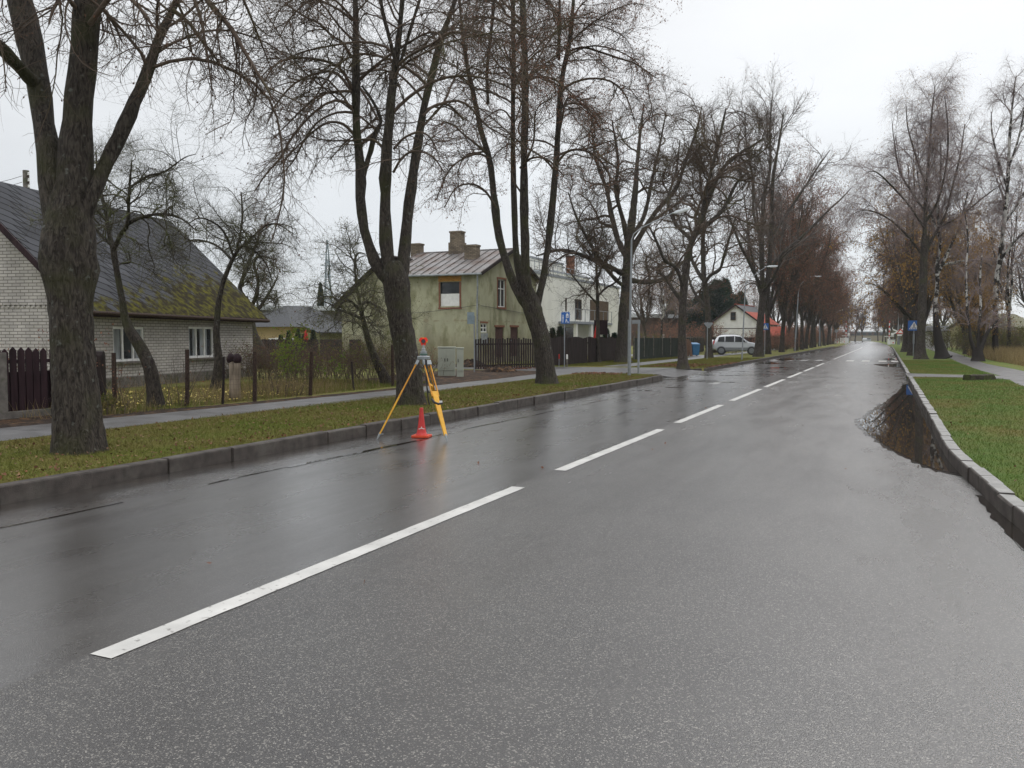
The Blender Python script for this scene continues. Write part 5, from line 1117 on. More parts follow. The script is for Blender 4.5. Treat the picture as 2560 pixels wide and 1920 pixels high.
# --- stained yellow-green house
M['stucco'] = mat('stained_yellow_stucco', (.40, .395, .275), .85, var=.1, vscale=1.3, bump=.3, bscale=30, bd=.01, var2=(.28, .27, .19), v2s=.8, v2r=(.47, .68), stretch=(1, 1, .55))
def damp(t, tc, src):
    s = N(t, 'ShaderNodeSeparateXYZ'); t.links.new(tc.outputs['Object'], s.inputs[0])
    nz = N(t, 'ShaderNodeTexNoise'); nz.inputs['Scale'].default_value = 2.2; nz.inputs['Detail'].default_value = 7; nz.inputs['Roughness'].default_value = .65
    mp = N(t, 'ShaderNodeMapping'); mp.inputs['Scale'].default_value = (.55, .55, .30); t.links.new(tc.outputs['Object'], mp.inputs[0]); t.links.new(mp.outputs[0], nz.inputs['Vector'])
    r = N(t, 'ShaderNodeMapRange'); r.inputs[1].default_value = .48; r.inputs[2].default_value = .62; r.inputs[4].default_value = .7; t.links.new(nz.outputs[0], r.inputs[0])
    mi = N(t, 'ShaderNodeMixRGB'); t.links.new(r.outputs[0], mi.inputs[0]); t.links.new(src, mi.inputs[1]); mi.inputs[2].default_value = (.17, .17, .085, 1)
    z = N(t, 'ShaderNodeMapRange'); z.inputs[1].default_value = 1.9; z.inputs[2].default_value = .6; z.inputs[3].default_value = 0; z.inputs[4].default_value = .55; t.links.new(s.outputs['Z'], z.inputs[0])
    m2_ = N(t, 'ShaderNodeMixRGB'); t.links.new(z.outputs[0], m2_.inputs[0]); t.links.new(mi.outputs[0], m2_.inputs[1]); m2_.inputs[2].default_value = (.17, .14, .085, 1)
    # broken plaster line between the storeys
    n3 = N(t, 'ShaderNodeTexNoise'); n3.inputs['Scale'].default_value = 3; n3.inputs['Detail'].default_value = 6; t.links.new(tc.outputs['Object'], n3.inputs['Vector'])
    a = N(t, 'ShaderNodeMath', operation='SUBTRACT'); t.links.new(s.outputs['Z'], a.inputs[0]); a.inputs[1].default_value = 2.35
    b = N(t, 'ShaderNodeMath', operation='ABSOLUTE'); t.links.new(a.outputs[0], b.inputs[0])
    c = N(t, 'ShaderNodeMapRange'); c.inputs[1].default_value = 0; c.inputs[2].default_value = .32; c.inputs[3].default_value = .12; c.inputs[4].default_value = -.3; t.links.new(b.outputs[0], c.inputs[0])
    d = N(t, 'ShaderNodeMath', operation='ADD'); t.links.new(n3.outputs[0], d.inputs[0]); t.links.new(c.outputs[0], d.inputs[1])
    e = N(t, 'ShaderNodeMapRange'); e.inputs[1].default_value = .60; e.inputs[2].default_value = .64; e.inputs[4].default_value = .7; t.links.new(d.outputs[0], e.inputs[0])
    m3 = N(t, 'ShaderNodeMixRGB'); t.links.new(e.outputs[0], m3.inputs[0]); t.links.new(m2_.outputs[0], m3.inputs[1]); m3.inputs[2].default_value = (.27, .23, .15, 1)
    return m3.outputs[0]
mix_into(M['stucco'], damp)
M['metal_roof'] = mat('rusty_sheet_roof', (.19, .18, .175), .5, .1, spec=.3, var=.2, vscale=2, var2=(.12, .085, .07), v2s=.9, v2r=(.46, .64), rvar=.1)
M['brick_trim'] = mat('brick_surround', (.22, .10, .065), .8, var=.25, vscale=18)
M['ochre'] = mat('orange_cladding', (.42, .22, .06), .7, var=.4, vscale=14, stretch=(1, 1, 3))
M['door_brown'] = mat('brown_door', (.075, .04, .035), .6, var=.2, vscale=8)
M['grey_board'] = mat('grey_panel', (.26, .28, .29), .6, var=.2, vscale=5)
O2 = gp(1200, 906, .2); W2 = 6.3; D2 = 8.3; E2 = 5.27-.2; R2z = 6.85-.2; T0 = -.2
h2 = empty('yellow_house', O2, 0, 'stained yellow-green two-storey house with ribbed metal roof and boarded upper window', 'house')
fe = local_wall(O2, math.pi)   # eave wall runs towards -X
fg = local_wall(O2, math.pi/2) # gable end runs towards +Y
wb_ = rect(fe, 1149, 1101, 705, 765, O2)
wg = rect(fg, 1244, 1263, 698, 768, O2); ws = rect(fg, 1202, 1218, 808, 831, O2); dr1 = rect(fg, 1238, 1259, 818, 880, O2); dr2 = rect(fg, 1276, 1295, 818, 880, O2)
dr1 = (dr1[0], dr1[1], .25, dr1[3]); dr2 = (dr2[0], dr2[1], .25, dr2[3])
mb = MB(); mb.wall((0, 0, 0), -X3, -Y3, W2, T0, E2, [wb_]); mb.wall((0, 0, 0), Y3, X3, D2, T0, E2, [wg, ws, dr1, dr2])
mb.quad((0, 0, E2), (0, D2, E2), (0, D2/2, R2z)); mb.wall((0, D2, 0), -X3, Y3, W2, T0, E2); mb.wall((-W2, D2, 0), -Y3, -X3, D2, T0, E2); mb.quad((-W2, 0, E2), (-W2, D2, E2), (-W2, D2/2, R2z))
mb.build('wall', M['stucco'], h2)
XL = -3.1-W2; PKX = -W2+.3
mb = MB(); mb.quad((-W2, .02, T0), (XL, .02, T0), (XL, .02, 3.45), (PKX-.2, .02, 6.0), (-W2+.0, .02, 6.0)); mb.quad((XL, .02, T0), (XL, 9, T0), (XL, 9, 3.45), (XL, .02, 3.45)); mb.quad((XL, 9, T0), (-W2, 9, T0), (-W2, 9, 6), (XL, 9, 3.45))
mb.build('side_wing', M['stucco'], h2)
mb = MB(); slab([(XL-.45, -.35, 3.2), (PKX, -.35, 6.22), (PKX, 9.3, 6.22), (XL-.45, 9.3, 3.2)], .1); mb.build('wing_roof', M['wood_brown'], h2)
mb = MB(); o_ = .35
y0, y1, xR, xL2 = -o_, D2+o_, .3, -W2-.1; sl2 = (R2z-E2)/(D2/2); zE = E2-o_*sl2+.04; zR = R2z+.06
slab([(xR, y0, zE), (xR, D2/2, zR), (xL2, D2/2, zR), (xL2, y0, zE)], .05); slab([(xR, y1, zE), (xL2, y1, zE), (xL2, D2/2, zR), (xR, D2/2, zR)], .05)
nn = Vector((0, -sl2, 1)).normalized()
for k in range(13):
    x = xR-.03-k*(xR-xL2-.06)/12; mb.bar(Vector((x, y0, zE))+nn*.075, Vector((x, D2/2, zR))+nn*.075, .035, .06, nn)
mb.bar((xL2, D2/2, zR+.07), (xR, D2/2, zR+.07), .14, .06); mb.build('roof', M['metal_roof'], h2)
mb = MB(); mb.bar((xR, y0, zE-.02), (xR, D2/2, zR-.02), .05, .16); mb.bar((xR, y1, zE-.02), (xR, D2/2, zR-.02), .05, .16); mb.bar((xL2, y0-.02, zE-.02), (xR, y0-.02, zE-.02), .05, .12); mb.build('fascia', M['wood_brown'], h2)
mb = MB(); mb.tube([(xL2, y0-.07, zE-.01), (xR, y0-.07, zE-.03)], .06, 8); mb.build('gutter', M['grey_board'], h2)
mb = MB(); mb.tube([(.05, y0-.05, zE-.1), (-.02, -.25, E2-.9), (-.12, -.10, E2-1.5), (-.12, -.09, .1)], .05, 8); mb.build('downpipe', M['grey_board'], h2)
for (u0, u1, vt, vb, yy, cap, nm) in ((1130, 1157, 577, 634, 3.9, 1, 0), (1166, 1195, 611, 652, 2.5, 0, 1), (1032, 1054, 608, 634, 4.3, 0, 2)):
    Oc = Vector((O2.x, O2.y+yy, 0)); fc = local_wall(Oc, math.pi); a, zt = fc(u1, vt); b, zb = fc(u0, vb); zt -= O2.z; zb -= O2.z+.5; wd = b-a; dd = .55
    mb = MB(); mb.box(-b, -a, yy-dd/2, yy+dd/2, zb, zt-.12); mb.box(-b-.04, -a+.04, yy-dd/2-.04, yy+dd/2+.04, zt-.12, zt-.02)
    if cap: mb.box(-b-.07, -a+.07, yy-dd/2-.07, yy+dd/2+.07, zb, zb+.55+(zt-zb)*.32)
    mb.build('chimney', M['brick_chim'], h2)
window(h2, (0, 0, 0), -X3, -Y3, wb_[0], wb_[1], (wb_[2]+wb_[3])/2+.02, wb_[3], fw=.05, m='black', pane='glass')
mb = MB(); mb.box(-wb_[1]+.02, -wb_[0]-.02, .04, .06, wb_[2], (wb_[2]+wb_[3])/2+.02); mb.build('board', M['white'], h2)
def one(bx_, nm='window_surround', mt='brick_trim'):
    q_ = MB(); q_.box(*bx_); q_.build(nm, M[mt], h2)
for a, b, c, d in ((wb_[0]-.10, wb_[0], wb_[2]-.08, wb_[3]), (wb_[1], wb_[1]+.10, wb_[2]-.08, wb_[3]), (wb_[0]-.14, wb_[1]+.14, wb_[2]-.18, wb_[2]-.08)): one((-b, -a, -.03, -.002, c, d), 'brick_jamb')
for a, b, c, d in ((wg[0]-.09, wg[0], wg[2], wg[3]), (wg[1], wg[1]+.09, wg[2], wg[3]), (wg[0]-.12, wg[1]+.12, wg[2]-.12, wg[2]), (wg[0]-.12, wg[1]+.12, wg[3], wg[3]+.1), (dr1[0]-.1, dr1[1]+.1, dr1[3], dr1[3]+.12), (dr2[0]-.1, dr2[1]+.1, dr2[3], dr2[3]+.12), (ws[0]-.08, ws[1]+.08, ws[3], ws[3]+.1)): one((.002, .03, a, b, c, d), 'brick_lintel')
zt = fe(1125, 686)[1]-O2.z
mb = MB(); mb.box(-wb_[1]-.12, -wb_[0]+.12, -.035, -.003, wb_[3]+.03, min(zt, E2-.05)); mb.build('cladding_panel', M['ochre'], h2)
window(h2, (0, 0, 0), Y3, X3, *wg, mull=(.5,), trans=(.66,), fw=.06, pane='glass'); window(h2, (0, 0, 0), Y3, X3, *ws, mull=(.5,), trans=(.5,), fw=.07, pane='glass')
for d_ in (dr1, dr2):
    mb = MB(); mb.box(-.10, -.05, d_[0], d_[1], d_[2], d_[3]); k = mb.build('door', M['door_brown'], h2); mb = MB(); mb.box(-.05, -.02, d_[0]+.1, d_[0]+.2, d_[2]+.95, d_[2]+1.0); mb.build('handle', M['metal_grey'], k)
mb = MB(); mb.box(.002, .05, ws[0], ws[1], 1.0, ws[2]-.05); mb.build('door_panel', M['grey_board'], h2)
a_ = Vector((O2.x-W2, O2.y-.12, O2.z+2.75)); b_ = Vector((O2.x+.05, O2.y-.12, O2.z+3.25)); c_ = gp(1575, 935, GZ)+Vector((0, 0, 4.4))
wb = MB(); wb.tube([a_.lerp(b_, q)-Vector((0, 0, .1*math.sin(q*3.14))) for q in np.linspace(0, 1, 8)], .014, 4); wb.tube([(O2.x+.05, O2.y+q*D2, O2.z+3.2-.35*q) for q in np.linspace(0, 1, 8)], .014, 4)
tag(wb.build('power_line', M['black']), 'thin cable strung along the wall of the stained yellow house', 'cable')

# --- white modern house
M['render_white'] = mat('cream_render', (.72, .72, .66), .75, var=.06, vscale=.8, bump=.15, bscale=40, bd=.004)
M['trim_grey'] = mat('grey_coping', (.26, .28, .30), .6, var=.1)
M['shutter'] = mat('brown_screen', (.10, .07, .045), .7, var=.25, vscale=10)
O3 = Vector((-25.0, 58.5, 0)); f3 = local_wall(O3, math.pi/2); L3 = 24.; H3 = 6.55
h3 = empty('modern_house', O3, 0, 'white flat-roofed modern house with roof terraces, balcony and grey copings', 'house')
def r3(u0, u1, v0, v1): return rect(f3, u0, u1, v0, v1, O3)
hs = [r3(1413, 1418, 744, 779), r3(1437, 1455, 748, 800), r3(1380, 1387, 823, 850)]
mb = MB(); mb.wall((0, 0, 0), Y3, X3, L3, 0, H3, hs); mb.wall((0, 0, 0), -X3, -Y3, 14, 0, H3); mb.wall((0, L3, 0), -X3, Y3, 14, 0, H3); mb.quad((0, 0, H3), (0, L3, H3), (-14, L3, H3), (-14, 0, H3)); mb.build('wall', M['render_white'], h3)
mb = MB(); mb.box(-.3, .04, -.04, L3+.04, H3+.002, H3+.22); mb.build('coping', M['trim_grey'], h3)
mb = MB(); mb.box(-6.5, -2.2, 10, 21, H3+.002, 7.4); mb.build('upper_storey', M['render_white'], h3)
mb = MB(); mb.box(-6.6, -2.1, 9.9, 21.1, 7.402, 7.56); mb.box(-7.1, -4.4, 11.4, 19.8, 8.802, 8.95); mb.build('upper_coping', M['trim_grey'], h3)
mb = MB(); mb.box(-7, -4.5, 11.5, 19.7, 7.2, 8.8); mb.build('roof_box', M['render_white'], h3)
mb = MB(); mb.box(-4.49, -4.46, 17, 19, 7.7, 8.0); mb.build('window', M['glass'], h3)
ch = at(1428, 680, 84); mb = MB(); mb.box(ch.x-O3.x-.4, ch.x-O3.x+.25, ch.y-O3.y-.35, ch.y-O3.y+.35, 6.3, at(1428, 640, 84).z); mb.build('chimney', M['brick_trim'], h3)
mb = MB()
for k in range(12): mb.box(-.12, -.08, .8+k*1.0, .84+k*1.0, H3+.22, H3+.95)
mb.box(-.12, -.08, .5, 12.6, H3+.95, H3+1.0); mb.build('terrace_railing', M['trim_grey'], h3)
for k, hh_ in enumerate(hs): window(h3, (0, 0, 0), Y3, X3, *hh_, mull=(.5,) if k == 1 else (), fw=.09, m='shutter')
b0, zb = f3(1396, 811); b1, _ = f3(1493, 811)
mb = MB(); mb.box(.002, 1.5, b0, b1, 2.75, 2.95); mb.build('balcony', M['trim_grey'], h3)
mb = MB()
for k in range(9): y = b0+.1+k*(b1-b0-.2)/8; mb.box(1.42, 1.46, y-.02, y+.02, 2.95, 3.95)
mb.box(1.41, 1.47, b0, b1, 3.95, 4.0); mb.build('railing', M['metal_grey'], h3)
g = MB(); g.box(.004, .06, *f3(1475, 760)[:1], f3(1520, 760)[0], f3(1497, 802)[1], f3(1497, 752)[1]); g.build('window_screen', M['shutter'], h3)
mb = MB(); mb.box(1.2, 1.45, f3(1442, 830)[0]-.3, f3(1442, 830)[0]+.2, 0, 2.75); mb.box(1.2, 1.45, f3(1400, 830)[0], f3(1400, 830)[0]+.35, 0, 2.75); mb.box(.3, 1.4, f3(1480, 830)[0], f3(1493, 830)[0], 0, 2.75); mb.build('porch_pillar', M['render_white'], h3)
mb = MB(); mb.box(.004, .05, f3(1407, 840)[0], f3(1437, 840)[0], .1, 2.45); mb.build('door', M['glass'], h3)
# garage sign board: dark red board with a slanted red tube
# --- board by the oak
p = at(1502, 815, 52); e = empty('notice_board', (p.x, p.y, GZ), .35, 'dark maroon board with a slanting red stripe, left of the oak trunk', 'board')
mb = MB(); mb.box(-.42, .42, -.03, .03, 1.65, 2.55); mb.build('panel', M['wood_dark'], e)
mb = MB(); mb.bar((-.46, -.06, 1.1), (-.22, -.06, 2.35), .05, .13); mb.build('stripe', M['red'], e)
mb = MB(); mb.box(-.38, -.30, .03, .10, 0, 2.5); mb.box(.30, .38, .03, .10, 0, 2.5); mb.build('post', M['rust'], e)

# --- white gable house with red roof
M['tile_red'] = mat('red_metal_tiles', (.30, .065, .04), .75, var=.12, vscale=3)
M['tile_grey'] = mat('grey_roofing', (.05, .052, .056), .6, var=.15)
M['wash_white'] = mat('whitewash', (.70, .70, .67), .85, var=.09, vscale=1.6, bump=.3, bscale=12, bd=.01)
c = at(1838, 860, 128); O4 = Vector((c.x, c.y, 0)); g4 = -YAW*0 - YAW + math.radians(90) - math.radians(38)
h4 = empty('gable_house', O4, -YAW-math.radians(-0), 'white gable-fronted house with grey-and-red roof behind the parked car', 'house')
h4.rotation_euler = (0, 0, YAW-math.radians(31))
HW = 3.4; LG = 10.0; e4 = 4.1; r4 = 6.5
mb = MB(); mb.wall((-HW, 0, 0), X3, -Y3, 2*HW, 0, e4-.05, [(HW-.45, HW+.1, e4-.9, e4-.06)] if 0 else []); mb.quad((-HW, 0, e4-.05), (HW, 0, e4-.05), (0, 0, r4)); mb.wall((HW, 0, 0), Y3, X3, LG, 0, e4-.05); mb.wall((-HW, LG, 0), -Y3, -X3, LG, 0, e4-.05); mb.quad((-HW, LG, 0), (HW, LG, 0), (HW, LG, e4), (0, LG, r4), (-HW, LG, e4)); mb.build('wall', M['wash_white'], h4)
sl4 = (r4-e4+.05)/HW; o4 = .8
mb = MB(); slab([(0, -.35, r4+.08), (HW*.45, -.35, r4+.08-sl4*HW*.45), (HW*.45, LG+.3, r4+.08-sl4*HW*.45), (0, LG+.3, r4+.08)], .1); mb.build('upper_roof', M['tile_grey'], h4)
mb = MB(); slab([(HW*.45, -.35, r4+.08-sl4*HW*.45), (HW+o4, -.35, r4+.08-sl4*(HW+o4)), (HW+o4, LG+.3, r4+.08-sl4*(HW+o4)), (HW*.45, LG+.3, r4+.08-sl4*HW*.45)], .1); slab([(0, -.35, r4+.08), (0, LG+.3, r4+.08), (-HW-.5, LG+.3, r4+.08-sl4*(HW+.5)), (-HW-.5, -.35, r4+.08-sl4*(HW+.5))], .1)
mb.bar((0, -.4, r4+.2), (0, LG+.35, r4+.2), .3, .14); mb.build('roof', M['tile_red'], h4)
mb = MB(); mb.box(-HW, HW, -.03, -.003, 2.95, 3.05); mb.bar((0, -.38, r4+.06), (HW+o4, -.38, r4+.06-sl4*(HW+o4)), .05, .2); mb.bar((0, -.38, r4+.06), (-HW-.5, -.38, r4+.06-sl4*(HW+.5)), .05, .2); mb.build('fascia', M['wood_brown'], h4)
window(h4, (-HW, -.09, 0), X3, -Y3, HW-.75, HW+.05, 4.25, 5.5, trans=(.5,), fw=.09, m='shutter', dep=-.0)
# --- lean-to in red-brown right of it
p = at(1932, 846, 112); e = empty('shed', (p.x, p.y, GZ), YAW-.5, 'low shed with terracotta-red sloping roof between the avenue trunks', 'shed')
mb = MB(); mb.box(-1.6, 1.6, 0, 2.4, 0, 1.7); mb.build('wall', M['shutter'], e)
mb = MB(); slab([(-1.8, -.3, 1.6), (1.8, -.3, 1.6), (1.2, 2.6, 2.9), (-1.2, 2.6, 2.9)], .08); mb.build('roof', M['tile_red'], e)

# --- long low hall behind the oaks
M['hall_wall'] = mat('brown_hall_wall', (.11, .075, .06), .85, var=.2, vscale=.7)
M['hall_roof'] = mat('pale_flat_roof', (.55, .58, .62), .55, var=.1, vscale=.6)
def hall(name, label, u0, u1, vt, D0, D1, zt, band, wm, base=0., deep=14, wins=()):
    a = at(u0, 844, D0); b = at(u1, 844, D1); d = Vector((b.x-a.x, b.y-a.y, 0)); L = d.length; ang = math.atan2(d.y, d.x)
    e = empty(name, (a.x, a.y, 0), ang, label, 'hall' if 'hall' in name else 'building')
    mb = MB(); mb.box(0, L, 0, deep, 0, zt-band); mb.build('wall', M[wm], e)
    mb = MB(); mb.box(-.4, L+.4, -.5, deep+.4, zt-band+.002, zt-band*.3); slab_pts = [(-.4, -.5, zt-band*.3+.002), (L+.4, -.5, zt-band*.3+.002), (L+.4, deep+.4, zt), (-.4, deep+.4, zt)]
    mb.quad(*slab_pts); mb.quad(slab_pts[2], slab_pts[3], (-.4, deep+.4, zt-band), (L+.4, deep+.4, zt-band)); mb.build('roof', M['hall_roof'], e)
    for s0, s1, z0, z1 in wins:
        mb = MB(); mb.box(L*s0, L*s1, -.05, -.003, z0, z1); mb.build('window', M['white' if z1-z0 < .9 else 'glass'], e)
    return e
hall('storage_hall', 'long low brown hall with pale flat roof behind the oaks', 1560, 1812, 780, 150, 165, 6.2, .95, 'hall_wall', wins=[(.35, .38, 1.5, 2.3), (.57, .60, 1.5, 2.3)])
M['shed_grey'] = mat('grey_fibre_boards', (.13, .12, .12), .85, var=.15, vscale=.6, stretch=(4, 4, .3))
hall('storage_hall', 'grey-walled hall with a wide whitish roof beyond the left gardens', 640, 880, 765, 108, 112, 6.0, .85, 'shed_grey', wins=[(.40, .66, 3.9, 5.0)])
# far yellow house with hipped dark roof
M['yellow_wall'] = mat('warm_yellow_render', (.50, .38, .20), .85, var=.06)
p = at(728, 850, 78); q = at(830, 850, 84); d = q-p; e = empty('yellow_bungalow', (p.x, p.y, 0), math.atan2(d.y, d.x), 'small bungalow with warm yellow wall and dark hipped roof beyond the hedge', 'house'); L = math.hypot(d.x, d.y)
mb = MB(); mb.box(0, L, 0, 6, 0, 2.75); mb.build('wall', M['yellow_wall'], e)
mb = MB(); mb.add([(-1.2, -1.0, 2.6), (L+2.5, -1.0, 2.6), (L+2.5, 7, 2.6), (-1.2, 7, 2.6), (3.2, 3, 4.75), (L+.6, 3, 4.75)], [(0, 1, 5, 4), (1, 2, 5), (2, 3, 4, 5), (3, 0, 4), (3, 2, 1, 0)]); mb.build('roof', M['tile_grey'], e)
mb = MB(); mb.box(L*.62, L*.75, -.03, -.003, 1.4, 2.1); mb.build('window', M['glass'], e)
p = at(800, 850, 66); q = at(878, 850, 68); d = q-p; e = empty('garden_shed', (p.x, p.y, 0), math.atan2(d.y, d.x), 'low olive-walled shed with dark felt roof at the left side of the stained yellow house', 'shed'); L = math.hypot(d.x, d.y)
M['olive_wall'] = mat('olive_render', (.20, .20, .10), .85, var=.12)
mb = MB(); mb.box(0, L, 0, 4, 0, 1.95); mb.build('wall', M['olive_wall'], e); mb = MB(); slab([(-.5, -.5, 1.95), (L+.4, -.5, 1.95), (L+.4, 4.3, 2.75), (.4, 4.3, 2.75)], .08); mb.build('roof', M['tile_grey'], e)
p = at(672, 850, 70); q = at(770, 850, 72); d = q-p; e = empty('garden_fence', (p.x, p.y, 0), math.atan2(d.y, d.x), 'white solid garden fence behind the thuja row', 'fence'); L = math.hypot(d.x, d.y)
mb = MB()
for k in range(int(L/.5)): mb.box(k*.5, k*.5+.46, 0, .04, .2, 1.55+.04*(k % 2))
mb.build('panel', M['white'], e)
# closed red parasol
p = at(765, 862, 60); e = empty('parasol', (p.x, p.y, GZ), 0, 'closed bright red parasol between the thujas', 'parasol'); s_ = 60/F
zt = at(765, 826, 60).z-GZ; zb = at(765, 858, 60).z-GZ
mb = MB(); mb.tube([(0, 0, 0), (0, 0, zt)], .025, 8); mb.build('pole', M['white'], e)
mb = MB(); mb.lathe([(.03, zt), (.10, zt-.15), (.14, zt-.5), (.19, (zt+zb)/2), (.16, zb+.2), (.24, zb)][::-1], 14); mb.build('canopy', mat('red_cloth', (.42, .02, .025), .7), e)
# back fence of the gardens
def plank_fence(name, label, P, h, m, pw=.11, gap=.03, pointed=False, rails=2, z0=.05, posts=None, post_m=None, top_wave=0, cat='fence', hj=.03, seed=3, rail_side=1, backing=0):
    e = empty(name, (P[0].x, P[0].y, GZ), 0, label, cat); r_ = random.Random(seed); o = Vector((P[0].x, P[0].y, 0)); mb = MB(); s = 0
    for a, b in zip(P, P[1:]):
        d = Vector((b.x-a.x, b.y-a.y, 0)); L = d.length; d.normalize(); n = Vector((-d.y, d.x, 0)); k = int(L/(pw+gap)); A = Vector((a.x, a.y, 0))-o
        for i in range(k):
            c = A+d*((i+.5)*(pw+gap)); hh = h+r_.uniform(-hj, hj)+top_wave*abs(math.sin((s+i*(pw+gap))*1.35)); w2 = pw/2
            pl = [(-w2, z0), (w2, z0), (w2, hh-(.07 if pointed else 0)), (0, hh) if pointed else (w2, hh), (-w2, hh-(.07 if pointed else 0))] if pointed else [(-w2, z0), (w2, z0), (w2, hh), (-w2, hh)]
            t2 = r_.uniform(-.01, .01); mb.prism([(x+t2*z, z) for x, z in pl], c, d, Z3, n, .022)
        for j in range(rails):
            z = z0+.15+(h-z0-.4)*j/max(rails-1, 1); rl_ = MB(); rl_.bar(A+n*.045*rail_side+Z3*z, A+d*L+n*.045*rail_side+Z3*z, .04, .07); rl_.build('rail', M[m], e)
        if backing: bp_ = MB(); bp_.bar(A+n*.07+Z3*(z0+backing/2), A+d*L+n*.07+Z3*(z0+backing/2), .02, backing); bp_.build('backing_board', M[m], e)
        s += L
    mb.build('planks', M[m], e)
    for q in (posts or []):
        pm = MB(); pm.box(q[0]-o.x-q[3], q[0]-o.x+q[3], q[1]-o.y-q[3], q[1]-o.y+q[3], -.1, q[2]); pm.build('post', M[post_m or m], e, bevel=.01)
    return e
plank_fence('plank_fence', 'weathered dark board fence along the back of the left gardens', [Vector((-42, 47, 0)), Vector((-34, 45, 0)), Vector((-28.4, 41.5, 0))], 1.35, 'wood_brown', pw=.12, gap=.03)
fa, fb, fc_ = gp(-260, 1062, .2), gp(129, 1026, .2), gp(225, 1018, .2)
plank_fence('picket_fence', 'dark maroon picket fence with rounded tops, left of the massive lime', [fa, fb, fc_], 1.28, 'wood_dark', pw=.135, gap=.02, pointed=True, z0=.12, backing=.72, posts=[(*gp(2, 1048, GZ)[:2], 1.2, .09)], post_m='concrete', rails=2)
mb = MB(); a, b = fa, gp(235, 1018, .2); mb.bar(Vector((a.x, a.y, .17)), Vector((b.x, b.y, .17)), .16, .16); tag(mb.build('fence_footing', M['concrete']), 'low concrete footing under the maroon picket fence', 'footing')
g_ = gp(251, 1018, GZ); e = empty('gate_post', g_, ang1+.3, 'thick weathered gate post with rounded top, right of the massive lime', 'post')
mb = MB(); mb.prism([(-.1, 0), (.1, 0), (.1, 1.1), (.06, 1.17), (0, 1.19), (-.06, 1.17), (-.1, 1.1)], (0, -.1, 0), X3, Z3, Y3, .2); mb.build('shaft', M['wood_brown'], e, bevel=.012)
mb = MB(); mb.box(-.13, -.105, -.07, -.03, .2, .35); mb.box(-.13, -.105, -.07, -.03, .85, 1.0); mb.build('hinge', M['rust'], e)
plank_fence('picket_fence', 'dark brown picket fence with gaps in front of the stained yellow house', [gp(1187, 922, .2), gp(1335, 917, .2)], 1.42, 'wood_brown', pw=.09, gap=.06, rails=2, hj=.05)
fA, fB, fC = gp(1336, 917, .2), gp(1470, 906, .2), gp(1550, 898, .2)
plank_fence('solid_fence', 'solid dark brown board fence with scalloped top before the white modern house', [fA, fB, fC], 1.42, 'wood_brown', pw=.125, gap=.004, rails=2, top_wave=.10, hj=.01, posts=[(*gp(1519, 903, GZ)[:2], 1.7, .03)], post_m='metal_grey')
# dark sheet fence with pale posts
M['dark_sheet'] = mat('dark_green_netting', (.030, .036, .030), .8, var=.3, vscale=3, stretch=(1, 1, .3))
P = [gp(1585, 900, .15), gp(1695, 892, .15), gp(1760, 878, .15)]
e = empty('garden_fence', (P[0].x, P[0].y, GZ), 0, 'dark netting fence with pale concrete posts behind the side road', 'fence'); o = Vector((P[0].x, P[0].y, 0))
mb = MB(); ps = []
for a, b in zip(P, P[1:]):
    a, b = Vector((a.x, a.y, 0))-o, Vector((b.x, b.y, 0))-o; mb.bar(a+Z3*.82, b+Z3*.82, .03, 1.25); mb.bar(a+Z3*.12, b+Z3*.12, .12, .16); n = max(2, int((b-a).length/2.0)); ps += [a.lerp(b, k/n) for k in range(n)]
mb.build('netting', M['dark_sheet'], e)
for q in ps:
    mb = MB(); mb.box(q.x-.05, q.x+.05, q.y-.09, q.y-.02, 0, 1.58); mb.build('post', M['concrete'], e)
P = [gp(1940, 872, .1)+Vector((-3, 0, 0)), Vector((-14.6, 76, 0)), Vector((-14.6, 96, 0)), Vector((-15, 130, 0))]
plank_fence('plank_fence', 'dark board fence behind the left avenue trunks', P[1:], 1.5, 'wood_brown', pw=.2, gap=.02)
# wire fence of the orchard
pts_ = [(286, 1018, 1.15), (380, 1018, 1.0), (467, 1016, 1.22), (556, 1010, 1.05), (636, 1004, 1.15), (775, 989, 1.12), (885, 976, .8), (982, 966, 1.25)]
e = empty('wire_fence', gp(286, 1018, GZ), 0, 'rusty see-through wire mesh fence on old posts along the orchard', 'fence'); o = gp(286, 1018, GZ); loc = []
r_ = random.Random(5)
for u, v, h in pts_:
    q = gp(u, v, GZ)-o; q.z = 0; loc.append(q); mb = MB(); th = .05 if h > 1.1 else .03; lx = r_.uniform(-.05, .05); mb.tube([(q.x, q.y, -.1), (q.x+lx, q.y, h*.5), (q.x+lx*1.4, q.y, h)], [th, th*.95, th*.9], 7); mb.build('post', M['rust'] if h > 1.1 else M['wood_brown'], e)
mb = MB()
for a, b in zip(loc, loc[1:]):
    L = (b-a).length; n = int(L/.11)
    for k in range(n): q = a.lerp(b, (k+.5)/n); mb.tube([(q.x, q.y, .05), (q.x+.01, q.y, 1.02)], .0014, 3, cap=False)
    for k in range(9): mb.tube([a+Z3*(.08+k*.117), a.lerp(b, .5)+Z3*(.06+k*.117), b+Z3*(.08+k*.117)], .0016, 3, cap=False)
mb.build('wire_mesh', M['rust'], e)
